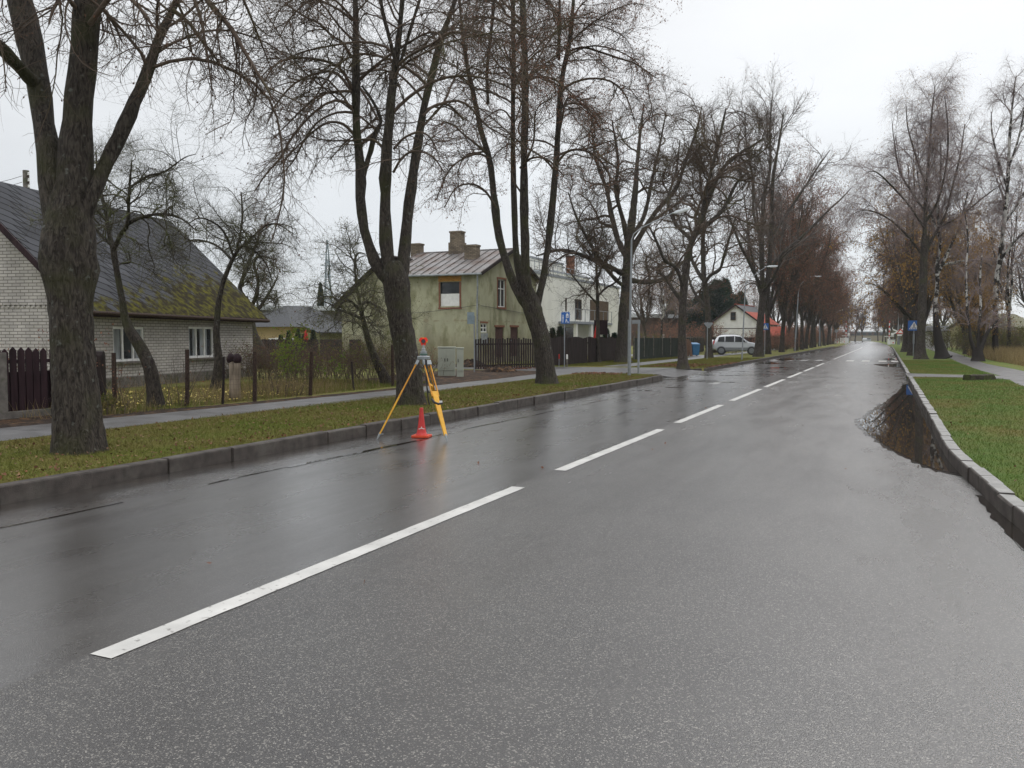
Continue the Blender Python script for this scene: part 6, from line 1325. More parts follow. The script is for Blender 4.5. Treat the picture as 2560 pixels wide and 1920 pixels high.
# stump with two carved heads
q = gp(587, 1001, GZ); e = empty('tree_stump', q, 0, 'pale forked old stump with two dark knobs by the orchard fence', 'stump')
mb = MB(); mb.tube([(0, 0, -.05), (-.01, 0, .3), (-.04, 0, .6), (-.07, 0, .92)], [.14, .11, .085, .07], 12); mb.tube([(.02, .02, -.05), (.05, 0, .4), (.09, 0, .7), (.10, 0, .98)], [.12, .095, .08, .07], 12); mb.build('trunk', mat('pale_weathered_wood', (.26, .21, .16), .85, var=.35, vscale=10, stretch=(1, 1, .2), bump=.6), e, smooth=True)
for x in (-.08, .11):
    mb = MB(); mb.tube([(x-.02, 0, .88), (x-.01, 0, .94), (x, 0, 1.0), (x-.03, 0, 1.06), (x-.05, 0, 1.09)], [.075, .10, .095, .07, .03], 12); mb.build('knob', M['wood_dark'], e, smooth=True)

# ------------------------------------------------------------------ street furniture
# survey tripod with reflector
fl, fr_, fb2 = gp(942, 1099, 0), gp(1118, 1104, 0), gp(1101, 1052, GZ+.005); D = 13.45
hd = at(1059, 890, D); e = empty('survey_tripod', (hd.x, hd.y, 0), 0, 'yellow wooden survey tripod with red reflector target, straddling the left kerb', 'tripod'); o = Vector((hd.x, hd.y, 0))
M['tri_yellow'] = mat('yellow_painted_wood', (.72, .36, .012), .4, var=.08, vscale=20, coat=.2)
M['tri_grey'] = mat('grey_aluminium', (.30, .32, .33), .45, .3, var=.1)
M['tri_orange'] = mat('orange_painted_rod', (.60, .26, .02), .45, var=.12, vscale=20)
H = hd.z
mb = MB(); mb.lathe([(.075, H-.055), (.10, H-.05), (.105, H-.01), (.09, H), (.03, H)], 20); mb.build('head', M['tri_grey'], e)
for f in (fl, fr_, fb2):
    f0 = f; f = f-o; dr = Vector((f.x, f.y, 0)).normalized(); sd_ = Vector((-dr.y, dr.x, 0)); vd = (f0.lerp(hd, .5)-Vector((0, 0, CH))).normalized()
    if f0 is fl: sd_ = vd
    if f0 is fb2: sd_ = (sd_*.35+vd*.65).normalized()
    t0 = Vector((0, 0, H-.05))+dr*.085; ax = (f-t0); L = ax.length; ax.normalize(); sd_ = (sd_-ax*sd_.dot(ax)).normalized(); dn = t0+ax*(L*.93)
    mid = t0+ax*(L*.50); pn = ax.cross(sd_)
    leg = MB(); 
    for s in (-1, 1): leg.tube([t0+sd_*.05*s+ax*.05, t0+sd_*.058*s+ax*(L*.46)], .0115, 10)
    g_ = leg.build('leg', M['tri_orange'], e)
    lo = MB(); lo.obox(t0+ax*(L*.045), ax, sd_, pn, .04, .07, .022); lo.build('leg_bracket', M['tri_grey'], g_, bevel=.004)
    k1, k2 = t0+ax*(L*.40), t0+ax*(L*.93)
    lo = MB(); lo.add([k1-sd_*.050-pn*.014, k1+sd_*.050-pn*.014, k1+sd_*.050+pn*.014, k1-sd_*.050+pn*.014, k2-sd_*.026-pn*.012, k2+sd_*.026-pn*.012, k2+sd_*.026+pn*.012, k2-sd_*.026+pn*.012], [(0, 1, 2, 3), (7, 6, 5, 4), (0, 4, 5, 1), (1, 5, 6, 2), (2, 6, 7, 3), (3, 7, 4, 0)]); lo.build('lower_leg', M['tri_yellow'], g_, bevel=.003)
    sp = MB(); sp.tube([k2-ax*.02, t0+ax*(L*.955), t0+ax*L], [.022, .016, .004], 8); sp.bar(k2+ax*.005, k2+ax*.005-dr*.06+Z3*.0, .025, .01); sp.build('foot_spike', M['tri_grey'], g_)
mb = MB(); mb.lathe([(.055, H+.001), (.062, H+.02), (.05, H+.03), (.058, H+.045), (.045, H+.055), (.055, H+.075), (.03, H+.085), (.032, H+.12), (.018, H+.13), (.014, H+.17)], 20); mb.build('tribrach', M['tri_grey'], e)
mb = MB(); mb.lathe([(.064, H+.022), (.066, H+.03), (.064, H+.038)], 20); mb.build('green_ring', mat('green_anodised', (.02, .09, .05), .4), e)
pc = at(1058.5, 853, D)-o; toc = Vector((-hd.x, -hd.y, 0)).normalized(); sdv = Vector((-toc.y, toc.x, 0))
mb = MB(); pr = []
for k in range(40):
    a = 2*math.pi*k/40; rr_ = .062+.011*math.cos(3*(a-math.pi/2)+math.pi)+.004*math.cos(6*a); pr.append((math.cos(a)*rr_*1.05, math.sin(a)*rr_*1.08))
mb.prism(pr, pc-toc*.01, sdv, Z3, toc, .012); mb.build('target_plate', mat('fluorescent_red', (.85, .035, .012), .45, var=.04), e)
mb = MB(); ring = [pc+toc*q for q in (0, .05)]; mb.tube(ring, .034, 20, cap=False); mb.tube([pc-toc*.05, pc+toc*.003], .036, 18); mb.build('prism_housing', mat('red_plastic', (.55, .02, .012), .4), e)
mb = MB(); mb.tube([pc+toc*.012, pc+toc*.016], .030, 18); mb.build('prism_glass', M['glass'], e)
mb = MB()
for a in (math.pi/2, math.pi*1.07, -math.pi*.07): q = pc+(sdv*math.cos(a)+Z3*math.sin(a))*.058+toc*.003; mb.obox(q, sdv, Z3, toc, .009, .010, .004)
mb.build('yellow_mark', M['tri_yellow'], e)
mb = MB(); mb.bar(pc-Z3*.075, pc-Z3*.10+Z3*0, .02, .02); mb.tube([(0, 0, H+.15), (pc.x, pc.y, pc.z-.06)], .012, 10); mb.build('stem', M['tri_grey'], e)
st = MB(); a0 = Vector((.02, 0, H-.06)); 
def pxo(u, v, D_=13.3): return at(u, v, D_)-o
st.tube([pxo(1063, 898), pxo(1066, 920), pxo(1065, 945), pxo(1068, 975), pxo(1071, 1000), pxo(1074, 1012)], .011, 6); st.tube([pxo(1066, 900), pxo(1069, 930), pxo(1067, 965), pxo(1071, 980), pxo(1082, 985), pxo(1092, 994), pxo(1096, 1005), pxo(1088, 1007), pxo(1080, 998)], .010, 6)
st.build('strap', M['black'], e)
st = MB(); st.tube([pxo(1080, 998, 12.95), pxo(1086, 1006, 12.9), pxo(1096, 1010, 12.9), pxo(1106, 1008, 12.95)], .018, 8); st.build('strap_buckle', M['black'], e); st = MB(); st.obox(pxo(1102, 1004, 12.88), sdv, Z3, toc, .022, .014, .008); st.build('label_tag', M['white'], e)

# traffic cone
q = gp(1054, 1093, 0); e = empty('traffic_cone', q, .25, 'small faded red traffic cone between the legs of the tripod', 'cone')
M['cone_red'] = mat('faded_cone_red', (.55, .035, .03), .5, var=.12, vscale=9, var2=(.45, .10, .08), v2s=8, v2r=(.6, .7)); M['cone_or'] = mat('cone_base_orange', (.62, .06, .015), .5, var=.1)
mb = MB(); mb.prism([(x*.142, y*.142) for x, y in ((1, -.8), (1, .8), (.8, 1), (-.8, 1), (-1, .8), (-1, -.8), (-.8, -1), (.8, -1))], (0, 0, .004), X3, Y3, Z3, .034); mb.build('base', M['cone_or'], e, bevel=.006)
mb = MB(); mb.lathe([(.105, .036), (.088, .05), (.075, .085), (.060, .16), (.045, .28), (.034, .40), (.029, .465), (.027, .474), (.015, .476)], 28); mb.build('body', M['cone_red'], e, smooth=True)
mb = MB(); tcq = Vector((-q.x, -q.y, 0)).normalized(); sq = Vector((-tcq.y, tcq.x, 0)); R_ = lambda v: Vector((v.x*math.cos(-.25)-v.y*math.sin(-.25), v.x*math.sin(-.25)+v.y*math.cos(-.25), v.z))
tcl, sl_ = R_(tcq), R_(sq)
for k in range(7):
    a = (k-3)*.22; r0_ = .0625+.003; dr = (tcl*math.cos(a)+sl_*math.sin(a)); mb.obox(dr*r0_+Z3*(.150-.012*abs(k-3)*.3+(.012 if k == 3 else 0)), Vector((-dr.y, dr.x, 0)), Z3, dr, .0075, .006+(.008 if k == 3 else 0), .002)
mb.build('white_mark', M['white'], e)

# utility cabinets
M['cabinet'] = mat('pale_green_cabinet', (.40, .42, .35), .5, var=.05, vscale=2, var2=(.28, .30, .18), v2s=1.6, v2r=(.58, .8))
def cabinet(label, u0, u1, vt, vb, n_doors, hz, rz):
    c = gp((u0+u1)/2, vb, GZ); Dp = depth(c); wd = (u1-u0)*Dp/F; h = (vb-vt)*Dp/F
    e = empty('utility_cabinet', c, rz, label, 'utility cabinet')
    mb = MB(); mb.box(-wd/2+.01, wd/2-.01, .01, .33, -.05, h-.05); mb.build('body', M['cabinet'], e, bevel=.008)
    mb = MB(); mb.box(-wd/2-.01, wd/2+.01, -.02, .36, h-.048, h); mb.build('lid', M['cabinet'], e, bevel=.01)
    for k in range(n_doors):
        a = -wd/2+.02+k*(wd-.04)/n_doors; b = a+(wd-.04)/n_doors-.008; mb = MB(); mb.box(a, b, -.014, .008, .22, h-.07); d_ = mb.build('door', M['cabinet'], e, bevel=.004)
        mb = MB(); mb.box(b-.06 if k == 0 and n_doors > 1 else a+.04, (b-.06 if k == 0 and n_doors > 1 else a+.04)+.022, -.032, -.015, h*.50, h*.50+.12); mb.build('handle', M['black'], d_)
    return e
cabinet('wider pale green electricity cabinet with two doors beside the path', 1094, 1138, 867, 940, 2, 1, YAW)
cabinet('narrow pale green cabinet close to the right side of the wider one', 1141, 1159.5, 869, 942, 1, 1, YAW+.05)
# rubble and soil heaps behind the cabinets
for u, v, s, lb in ((1178, 918, 1.0, 'heap of dark rubble right of the narrow cabinet'), (1250, 930, .8, 'low heap of dug soil beside the pavement')):
    q = gp(u, v, GZ); r_ = random.Random(int(u)); mb = MB(); n = 22; rings = []
    for j, (rr_, zz) in enumerate(((1.0, -.03), (.8, .12), (.5, .26), (.2, .34), (.02, .36))):
        rings.append([(math.cos(6.283*k/n)*rr_*(1+r_.uniform(-.12, .12))*1.1*s, math.sin(6.283*k/n)*rr_*.5*s*(1+r_.uniform(-.1, .1)), zz*s*(1+r_.uniform(-.25, .25)) if j else -.03) for k in range(n)])
    mb.add([p for r in rings for p in r], [(j*n+k, j*n+(k+1) % n, (j+1)*n+(k+1) % n, (j+1)*n+k) for j in range(4) for k in range(n)]); ob = mb.build('soil_heap', M['soil']); ob.location = q; tag(ob, lb, 'soil heap')

def plate_round(mb, w_, h_, r=.05, n=5):
    P = []
    for cx, cy, a0 in ((w_/2-r, h_/2-r, 0), (-w_/2+r, h_/2-r, 90), (-w_/2+r, -h_/2+r, 180), (w_/2-r, -h_/2+r, 270)):
        P += [(cx+r*math.cos(math.radians(a0+90*k/n)), cy+r*math.sin(math.radians(a0+90*k/n))) for k in range(n+1)]
    return P
def facing(p): t = Vector((-p.x, -p.y, 0)).normalized(); return math.atan2(t.y, t.x)+math.pi/2
# signs: local frame x = right as seen, -y = towards the reader
def sign_post(name, label, base, h, rz, pr=.03, cat='road sign', m='metal_grey'):
    e = empty(name, base, rz, label, cat); mb = MB(); mb.tube([(0, 0, -.1), (0, 0, h)], pr, 10); mb.build('post', M[m], e); return e
def ped_sign(label, base, w_, zc, rz, hpost):
    e = sign_post('crossing_sign', label, base, hpost, rz, .035)
    mb = MB(); mb.prism(plate_round(mb, w_, w_*.92, .05), (0, -.045, zc), X3, Z3, Y3, .012); mb.build('plate', [M['blue']], e)
    s = w_/2; mb = MB(); mb.prism([(-s*.82, -s*.66), (s*.82, -s*.66), (0, s*.72)], (0, -.052, zc), X3, Z3, Y3, .005); mb.build('triangle', M['white'], e)
    mb = MB(); O_ = (0, -.057, zc); 
    mb.prism([(math.cos(k*.7)*s*.075, s*.36+math.sin(k*.7)*s*.075) for k in range(9)], O_, X3, Z3, Y3, .004)
    for a, b, c_, d_, w2 in ((0, .27, 0, -.10, .13), (0, -.08, -.15, -.42, .08), (0, -.08, .16, -.42, .08), (0, .20, -.17, .02, .06), (0, .20, .16, .04, .06)): mb.bar(Vector((a*s, -.0555, zc+b*s)), Vector((c_*s, -.0555, zc+d_*s)), .003, w2*s, (1, 0, 0)) if False else mb.prism([(a*s-w2*s/2, b*s), (a*s+w2*s/2, b*s), (c_*s+w2*s/2, d_*s), (c_*s-w2*s/2, d_*s)], O_, X3, Z3, Y3, .004)
    mb.build('walking_figure', M['black'], e)
    mb = MB()
    for k in range(5):
        x = (-.56+.28*k)*s; mb.prism([(x*.86-.05*s, -.36*s), (x*.86+.05*s, -.36*s), (x+.06*s, -.62*s), (x-.06*s, -.62*s)], (0, -.0555, zc), X3, Z3, Y3, .003)
    mb.build('stripe_mark', M['blue'], e); return e
b = gp(2283, 890.6, GZ); Dp = depth(b); zc = at(2283, 814, Dp).z-GZ
e = ped_sign('blue pedestrian-crossing sign on the right verge, large and facing the camera', b, 27.2*Dp/F, zc, facing(b), zc-.1)
mb = MB(); mb.box(-.07, .07, -.03, .03, 1.0, 1.75); mb.build('box', M['metal_grey'], e, bevel=.02)
b = gp(1911.5, 886, GZ); Dp = depth(b); zc = at(1916, 816.5, Dp).z-GZ; e = ped_sign('small blue pedestrian-crossing sign half hidden by the tall bare tree', b, .62, zc, facing(b)+.5, zc+.2)
# home-zone sign
b = gp(1411, 918, GZ); Dp = depth(b); zc = at(1414, 795, Dp).z-GZ; e = sign_post('home_zone_sign', 'blue home-zone sign with white house and figures on a thin grey post', b, zc+.3, facing(b)-.35, .028)
mb = MB(); mb.prism(plate_round(mb, .44, .56, .03), (.06, -.04, zc), X3, Z3, Y3, .01); mb.build('plate', M['blue'], e)
mb = MB(); O_ = (.06, -.046, zc)
mb.prism([(.03, .0), (.16, .0), (.16, .17), (.095, .24), (.03, .17)], O_, X3, Z3, Y3, .004)
mb.prism([(-.15, -.23), (-.115, -.23), (-.105, -.08), (-.09, .06), (-.125, .09), (-.16, .06), (-.145, -.08)], O_, X3, Z3, Y3, .004); mb.prism([(math.cos(k*.7)*.028-.125, .13+math.sin(k*.7)*.028) for k in range(9)], O_, X3, Z3, Y3, .004)
mb.prism([(.0, -.23), (.03, -.23), (.06, -.12), (.09, -.22), (.12, -.23), (.08, -.08), (.05, -.03), (.02, -.08)], O_, X3, Z3, Y3, .004); mb.prism([(.12, -.23), (.19, -.23), (.18, -.19), (.13, -.19)], O_, X3, Z3, Y3, .004)
mb.build('white_symbols', M['white'], e)
mb = MB(); mb.prism([(.075, .03), (.115, .03), (.115, .11), (.075, .11)], (.06, -.049, zc), X3, Z3, Y3, .003); mb.build('door_mark', M['blue'], e)
# marker stakes
for u, vt, vb, lb, m_ in ((1397.5, 885, 917, 'short grey stake with red tip left of the home-zone sign post', 'red'), (1417.5, 886, 917, 'short white-topped marker post right of the home-zone sign post', 'white')):
    b = gp(u, vb, GZ); Dp = depth(b); h = (vb-vt)*Dp/F; e = empty('marker_post', b, 0, lb, 'marker post'); rr_ = .022 if m_ == 'red' else .045
    mb = MB(); mb.tube([(0, 0, -.05), (0, 0, h*.62)], rr_, 8); mb.build('stake', M['concrete' if m_ == 'white' else 'metal_grey'], e); mb = MB(); mb.tube([(0, 0, h*.62), (0, 0, h*.97), (0, 0, h)], [rr_*1.15, rr_*1.15, rr_*.6], 8); mb.build('tip', M[m_], e)
# signs seen from behind
b = gp(1767.5, 899, GZ); Dp = depth(b); zc = at(1774, 813.5, Dp).z-GZ; e = sign_post('give_way_sign', 'grey back of a give-way sign on a post before the driveway', b, zc+.22, facing(b)+.2, .032)
mb = MB(); mb.prism([(-.30, .12), (-.24, .19), (.24, .19), (.30, .12), (.06, -.18), (-.06, -.18)], (.06, -.045, zc), X3, Z3, Y3, .01); mb.build('plate', M['metal_grey'], e)
b = gp(2090.5, 861, GZ); Dp = depth(b); zc = at(2090.5, 827.5, Dp).z-GZ; e = sign_post('round_sign', 'grey back of a distant round sign near the left barrier', b, zc, facing(b), .05)
mb = MB(); rr_ = 4.4*Dp/F; mb.prism([(math.cos(k*.3491)*rr_, math.sin(k*.3491)*rr_) for k in range(18)], (0, -.07, zc), X3, Z3, Y3, .02); mb.build('plate', M['metal_grey'], e)
# post with sign box beside first lamp
b = gp(1596, 934, GZ); Dp = depth(b); e = sign_post('sign_frame', 'grey post with flat box bracketed to the first street lamp', b, (934-800)*Dp/F, facing(b), .045, cat='post')
z0_, z1_ = (934-810)*Dp/F, (934-800.5)*Dp/F; mb = MB(); mb.box(-.28, .06, -.05, .05, z0_, z1_); mb.build('box', M['metal_grey'], e, bevel=.008)
# thin metal post at picket fence start
b = gp(1186, 930, GZ); Dp = depth(b); e = sign_post('metal_post', 'thin grey post with faded blue plate, back turned, at the corner of the stained house', b, (930-790)*Dp/F, facing(b), .03, cat='post')
mb = MB(); mb.box(-.30, .0, -.05, -.035, 2.05, 2.55); mb.build('plate', mat('faded_blue_plate', (.24, .30, .33), .6, var=.15), e)

# street lamps
def lamp(label, base_uv, arm_px, r0_=.085, curved=False, head_len=.65, D_=None, group=None, joint=True):
    b = gp(*base_uv, GZ); Dp = D_ or depth(b)
    if D_: b = at(base_uv[0], base_uv[1], D_); b.z = GZ
    e = empty('street_lamp', b, 0, label, 'street lamp', group)
    P = [at(u, v, Dp+dz)-b for u, v, dz in arm_px]
    P2 = [tuple(x) for x in resample([(0, 0, -.1, r0_)]+[(p.x, p.y, p.z, r0_*.7) for p in P], 26)] if curved else None
    mb = MB()
    if joint: mb.tube([(0, 0, -.1), (0, 0, 2.1)], r0_*1.25, 12); mb.tube([(0, 0, 2.1), (0, 0, 2.16)], r0_*1.4, 12)
    mb.tube([(0, 0, 0), (P[0].x*.5, P[0].y*.5, P[0].z*.5), tuple(P[0])], [r0_, r0_*.85, r0_*.62], 12); mb.build('pole', M['metal_grey'], e)
    mb = MB(); arm = [tuple(p) for p in P[:-1]]
    if curved: rs = resample([(*p, .03) for p in arm], 14); arm = [tuple(x[:3]) for x in rs]
    mb.tube(arm, r0_*.42, 8); mb.build('arm', M['metal_grey'], e)
    a, c = P[-2], P[-1]; ax = (c-a).normalized(); sd2 = ax.cross(Z3).normalized(); upv = sd2.cross(ax); L = (c-a).length
    mb = MB(); pl = [(-.04, 0), (L*.2, .05), (L*.75, .045), (L, .015), (L*.97, -.035), (L*.15, -.05)]; mb.prism(pl, a-sd2*.09, ax, upv, sd2, .18); h_ = mb.build('lamp_head', M['lamp_head'], e, bevel=.012)
    mb = MB(); mb.prism([(L*.3, -.047), (L*.9, -.042), (L*.85, -.07), (L*.35, -.075)], a-sd2*.07, ax, upv, sd2, .14); mb.build('lens', M['white'], h_)
    return e
lamp('nearest street lamp, tall grey pole with long arm crossing the oak crown', (1573, 939), [(1579, 600, 0), (1584, 585, 0), (1602, 570, 0), (1681, 533, 0), (1727, 520, 0)], .052)
lamp('second street lamp, thin pole left of the tall bare tree with angled arm', (1854.6, 900), [(1863.5, 715, 0), (1867, 705, 0), (1898, 678, 0), (1917, 666, 0), (1944, 665, 0)], .05, joint=False)
lamp('street lamp with smoothly curved arm over the verge', (1987, 878.5), [(1996, 735, 0), (2000, 716, 0), (2010, 702, 0), (2024, 693, 0), (2036, 690.5, 0), (2053, 690.5, 0)], .085, curved=True, joint=False)
lamp('street lamp with short angled arm, fourth along the left verge', (2049, 866), [(2049.7, 775, 0), (2053, 771, 0), (2076, 758, 0), (2087, 757.5, 0)], .12, joint=False)
lamp('small distant street lamp with thin angled arm, beyond the fourth one', (2076.5, 861), [(2079, 792, 0), (2082, 788, 0), (2098, 777, 0), (2108, 774, 0)], .14, D_=190, joint=False)
lamp('faint distant street lamp above the left barrier', (2121, 860), [(2121.5, 794, 0), (2124, 790, 0), (2134, 786, 0), (2143, 785.5, 0)], .15, D_=215, joint=False)
lamp('distant street lamp on the right side above the crossing boards', (2245, 862), [(2246, 783, 0), (2245.5, 781, 0), (2242, 779.5, 0), (2235, 780, 0)], .13, D_=175, joint=False)

# railway crossing: raised barriers, relay boxes, boards
M['stripe_red'] = mat('barrier_red', (.55, .04, .03), .5)
def barrier(label, u, vt, vb, D_):
    b = at(u, vb, D_); b.z = GZ; e = empty('barrier', b, facing(b), label, 'barrier'); h = (vb-vt)*D_/F; n = 9
    mb = MB()
    for k in range(n): mb.cur = k % 2; mb.box(-.10, .10, -.06, .06, h*.12+h*.88*k/n, h*.12+h*.88*(k+1)/n)
    mb.build('boom', [M['stripe_red'], M['white']], e)
    mb = MB(); mb.box(-.3, .3, -.2, .2, 0, 1.2); mb.build('base', M['white'], e, bevel=.03)
    mb = MB(); mb.box(-.9, .9, -.12, -.07, h*.34, h*.34+.12); mb.box(.35, .85, -.14, -.06, h*.34+.2, h*.34+.75); mb.build('signal_board', M['white'], e); return e
barrier('raised red-and-white barrier on the left of the level crossing', 2114.6, 801, 858, 200); barrier('raised red-and-white barrier on the right of the level crossing', 2222.5, 803, 862, 175)
for u0, u1, vt, D_, lb in ((2087, 2096, 847, 200, 'small white relay box with red corner, left of the level crossing'), (2101, 2120, 845.5, 202, 'wider white relay box behind the left barrier'), (2225, 2236, 847.5, 172, 'pale blue-white relay box beside the right barrier')):
    b = at((u0+u1)/2, 860, D_); b.z = GZ; wd = (u1-u0)*D_/F; e = empty('relay_box', b, YAW, lb, 'relay box'); h = (860-vt)*D_/F
    mb = MB(); mb.box(-wd/2, wd/2, -.3, .3, .1, h); mb.build('body', M['white'], e, bevel=.03); mb = MB(); mb.box(-wd/2-.08, wd/2+.08, -.38, .38, h+.002, h+.1); mb.build('roof', M['metal_grey'], e); mb = MB(); mb.box(-wd*.1, wd*.2, -.33, -.302, .3, h*.5); mb.build('hatch', M['stripe_red'], e)
b = at(2249, 862, 165); b.z = GZ; e = sign_post('crossbuck_sign', 'distant red-edged saltire and warning triangle boards right of the crossing', b, 4.0, facing(b), .06); k_ = 165/F
def pl(u, v): return ((u-2249)*k_, 0, (862-v)*k_)
mb = MB(); mb.bar(pl(2233, 823), pl(2256, 834), .02, .26); mb.bar(pl(2234, 834), pl(2256, 822), .02, .26); mb.build('saltire', M['white'], e)
mb = MB(); mb.prism([(-.7, 0), (.9, 0), (.1, 1.05)], (0, -.06, pl(0, 834)[2]), X3, Z3, Y3, .02); mb.build('triangle_board', M['stripe_red'], e)
mb = MB(); mb.prism([(-.35, .17), (.55, .17), (.1, .75)], (0, -.075, pl(0, 834)[2]), X3, Z3, Y3, .01); mb.box(-.45, .35, -.07, -.04, pl(0, 839)[2], pl(0, 835.5)[2]); mb.build('white_board', M['white'], e)
# low concrete block on the right lawn
a, b = gp(2417, 951, GZ), gp(2480, 949, GZ); c = (a+b)/2; d = b-a; L = d.length
e_ = MB(); r_ = random.Random(2); n = 14; V_ = []
for k in range(n+1):
    x = -L/2+L*k/n; hh = .19+r_.uniform(-.012, .012); 
    if k == n: hh *= .55
    V_ += [(x, -.16+r_.uniform(-.01, .01), -.03), (x, -.15+r_.uniform(-.012, .012), hh*.85), (x, -.11, hh), (x, .10, hh), (x, .15, hh*.8), (x, .16, -.03)]
e_.add(V_, [(k*6+j, (k+1)*6+j, (k+1)*6+j+1, k*6+j+1) for k in range(n) for j in range(5)]+[tuple(range(6)), tuple(range(n*6, n*6+6))[::-1]])
ob = e_.build('concrete_block', mat('mossy_dark_concrete', (.045, .038, .028), .85, var=.4, vscale=9, bump=.8, bscale=30, var2=(.06, .075, .02), v2s=4)); ob.location = c; ob.rotation_euler = (0, 0, math.atan2(d.y, d.x)); tag(ob, 'long low dark mossy block lying on the right lawn near the path', 'concrete block')
# blue wheelie bin with boards
b = gp(1737, 890, GZ); Dp = depth(b); s_ = Dp/F; e = empty('wheelie_bin', b, YAW+.15, 'blue wheelie bin by the end of the netting fence', 'bin')
M['bin'] = mat('blue_bin_plastic', (.035, .16, .32), .45, var=.08)
mb = MB(); h = 29*s_; mb.add([(-.25, -.27, .08), (.25, -.27, .08), (.25, .25, .08), (-.25, .25, .08), (-.30, -.33, h), (.30, -.33, h), (.30, .33, h), (-.30, .33, h)], [(3, 2, 1, 0), (4, 5, 6, 7), (0, 1, 5, 4), (1, 2, 6, 5), (2, 3, 7, 6), (3, 0, 4, 7)]); mb.build('body', M['bin'], e, bevel=.02)
mb = MB(); mb.add([(-.33, -.37, h+.002), (.33, -.37, h+.002), (.33, .37, h+.08), (-.33, .37, h+.08), (-.28, -.30, h+.06), (.28, -.30, h+.06), (.28, .32, h+.15), (-.28, .32, h+.15)], [(3, 2, 1, 0), (4, 5, 6, 7), (0, 1, 5, 4), (1, 2, 6, 5), (2, 3, 7, 6), (3, 0, 4, 7)]); mb.build('lid', M['bin'], e, bevel=.015)
for x in (-.25, .25): mb = MB(); mb.tube([(x-.03, .27, .1), (x+.03, .27, .1)], .1, 14); mb.build('wheel', M['black'], e)
b = gp(1722, 891, GZ); e = empty('leaning_board', b, YAW, 'brown boards leaning left of the blue bin', 'board'); mb = MB(); mb.bar((-.12, 0, 0), (-.05, .25, 1.35), .03, .28, (1, 0, 0)); mb.bar((.18, -.05, 0), (.10, .2, 1.2), .03, .22, (1, 0, 0)); mb.build('plank', mat('light_brown_plank', (.16, .10, .07), .8), e); mb = MB(); mb.bar((-.32, 0, 0), (-.30, .02, 1.3), .06, .06); mb.build('post', M['white'], e)

# ------------------------------------------------------------------ silver car
M['car_silver'] = mat('silver_car_paint', (.50, .52, .54), .28, .3, var=.02, coat=.8)
M['car_glass'] = mat('tinted_car_glass', (.012, .014, .016), .08, spec=.35, var=.1)
M['car_grey'] = mat('grey_car_cladding', (.20, .21, .22), .45, .2, var=.05)
ca, cb = gp(1790, 887.5, .13), gp(1893, 889, .13); Dc = (depth(ca)+depth(cb))/2
c0 = at(1842, 886, 72); c0.z = GZ+.012
e = empty('parked_car', c0, YAW-.28, 'silver compact off-roader with tailgate spare wheel parked across the driveway', 'car')
Lc, Wc = 4.15, 1.73
# side profile stations along x: (x, lower z, belt z, roof z, half-width at belt, half-width at roof)
ST = [(-2.0, .52, .92, .94, .70, .60), (-1.93, .40, .98, 1.02, .80, .70), (-1.80, .36, 1.04, 1.30, .84, .62), (-1.62, .33, 1.05, 1.60, .855, .60), (-1.2, .30, 1.05, 1.68, .865, .60), (-.5, .28, 1.04, 1.70, .865, .60), (.05, .28, 1.03, 1.67, .865, .60), (.34, .28, 1.02, 1.60, .865, .60), (.72, .29, 1.02, 1.30, .86, .66), (1.0, .30, 1.01, 1.05, .85, .76), (1.5, .32, .98, 1.0, .82, .72), (1.85, .38, .84, .87, .77, .60), (2.03, .46, .70, .72, .66, .52)]
mb = MB(); n = 10; V_ = []
for x, zl, zb_, zr_, wb2, wr in ST:
    cab = zr_-zb_ > .08
    sec = [(wb2*.90, zl), (wb2, zl+.10), (wb2+.005, (zl+zb_)/2), (wb2-.015, zb_), ((wb2*.35+wr*.65) if cab else wr+.05, zb_+(zr_-zb_)*.72 if cab else zb_+.01), (wr*.86, zr_), (0, zr_+.025)]
    V_ += [(x, -a, b) for a, b in sec]+[(x, a, b) for a, b in sec[-2::-1]]
k_ = 13; mb.add(V_, [(i*k_+j, i*k_+j+1, (i+1)*k_+j+1, (i+1)*k_+j) for i in range(len(ST)-1) for j in range(k_-1)]+[tuple(range(k_))[::-1], tuple(range((len(ST)-1)*k_, len(ST)*k_))]+[(i*k_, (i+1)*k_, (i+1)*k_+12, i*k_+12) for i in range(len(ST)-1)])
bd_ = mb.build('body', M['car_silver'], e, smooth=True); bd_.data.polygons.foreach_set('use_smooth', [True]*len(bd_.data.polygons)); ss = bd_.modifiers.new('s', 'SUBSURF'); ss.levels = 2; ss.render_levels = 2
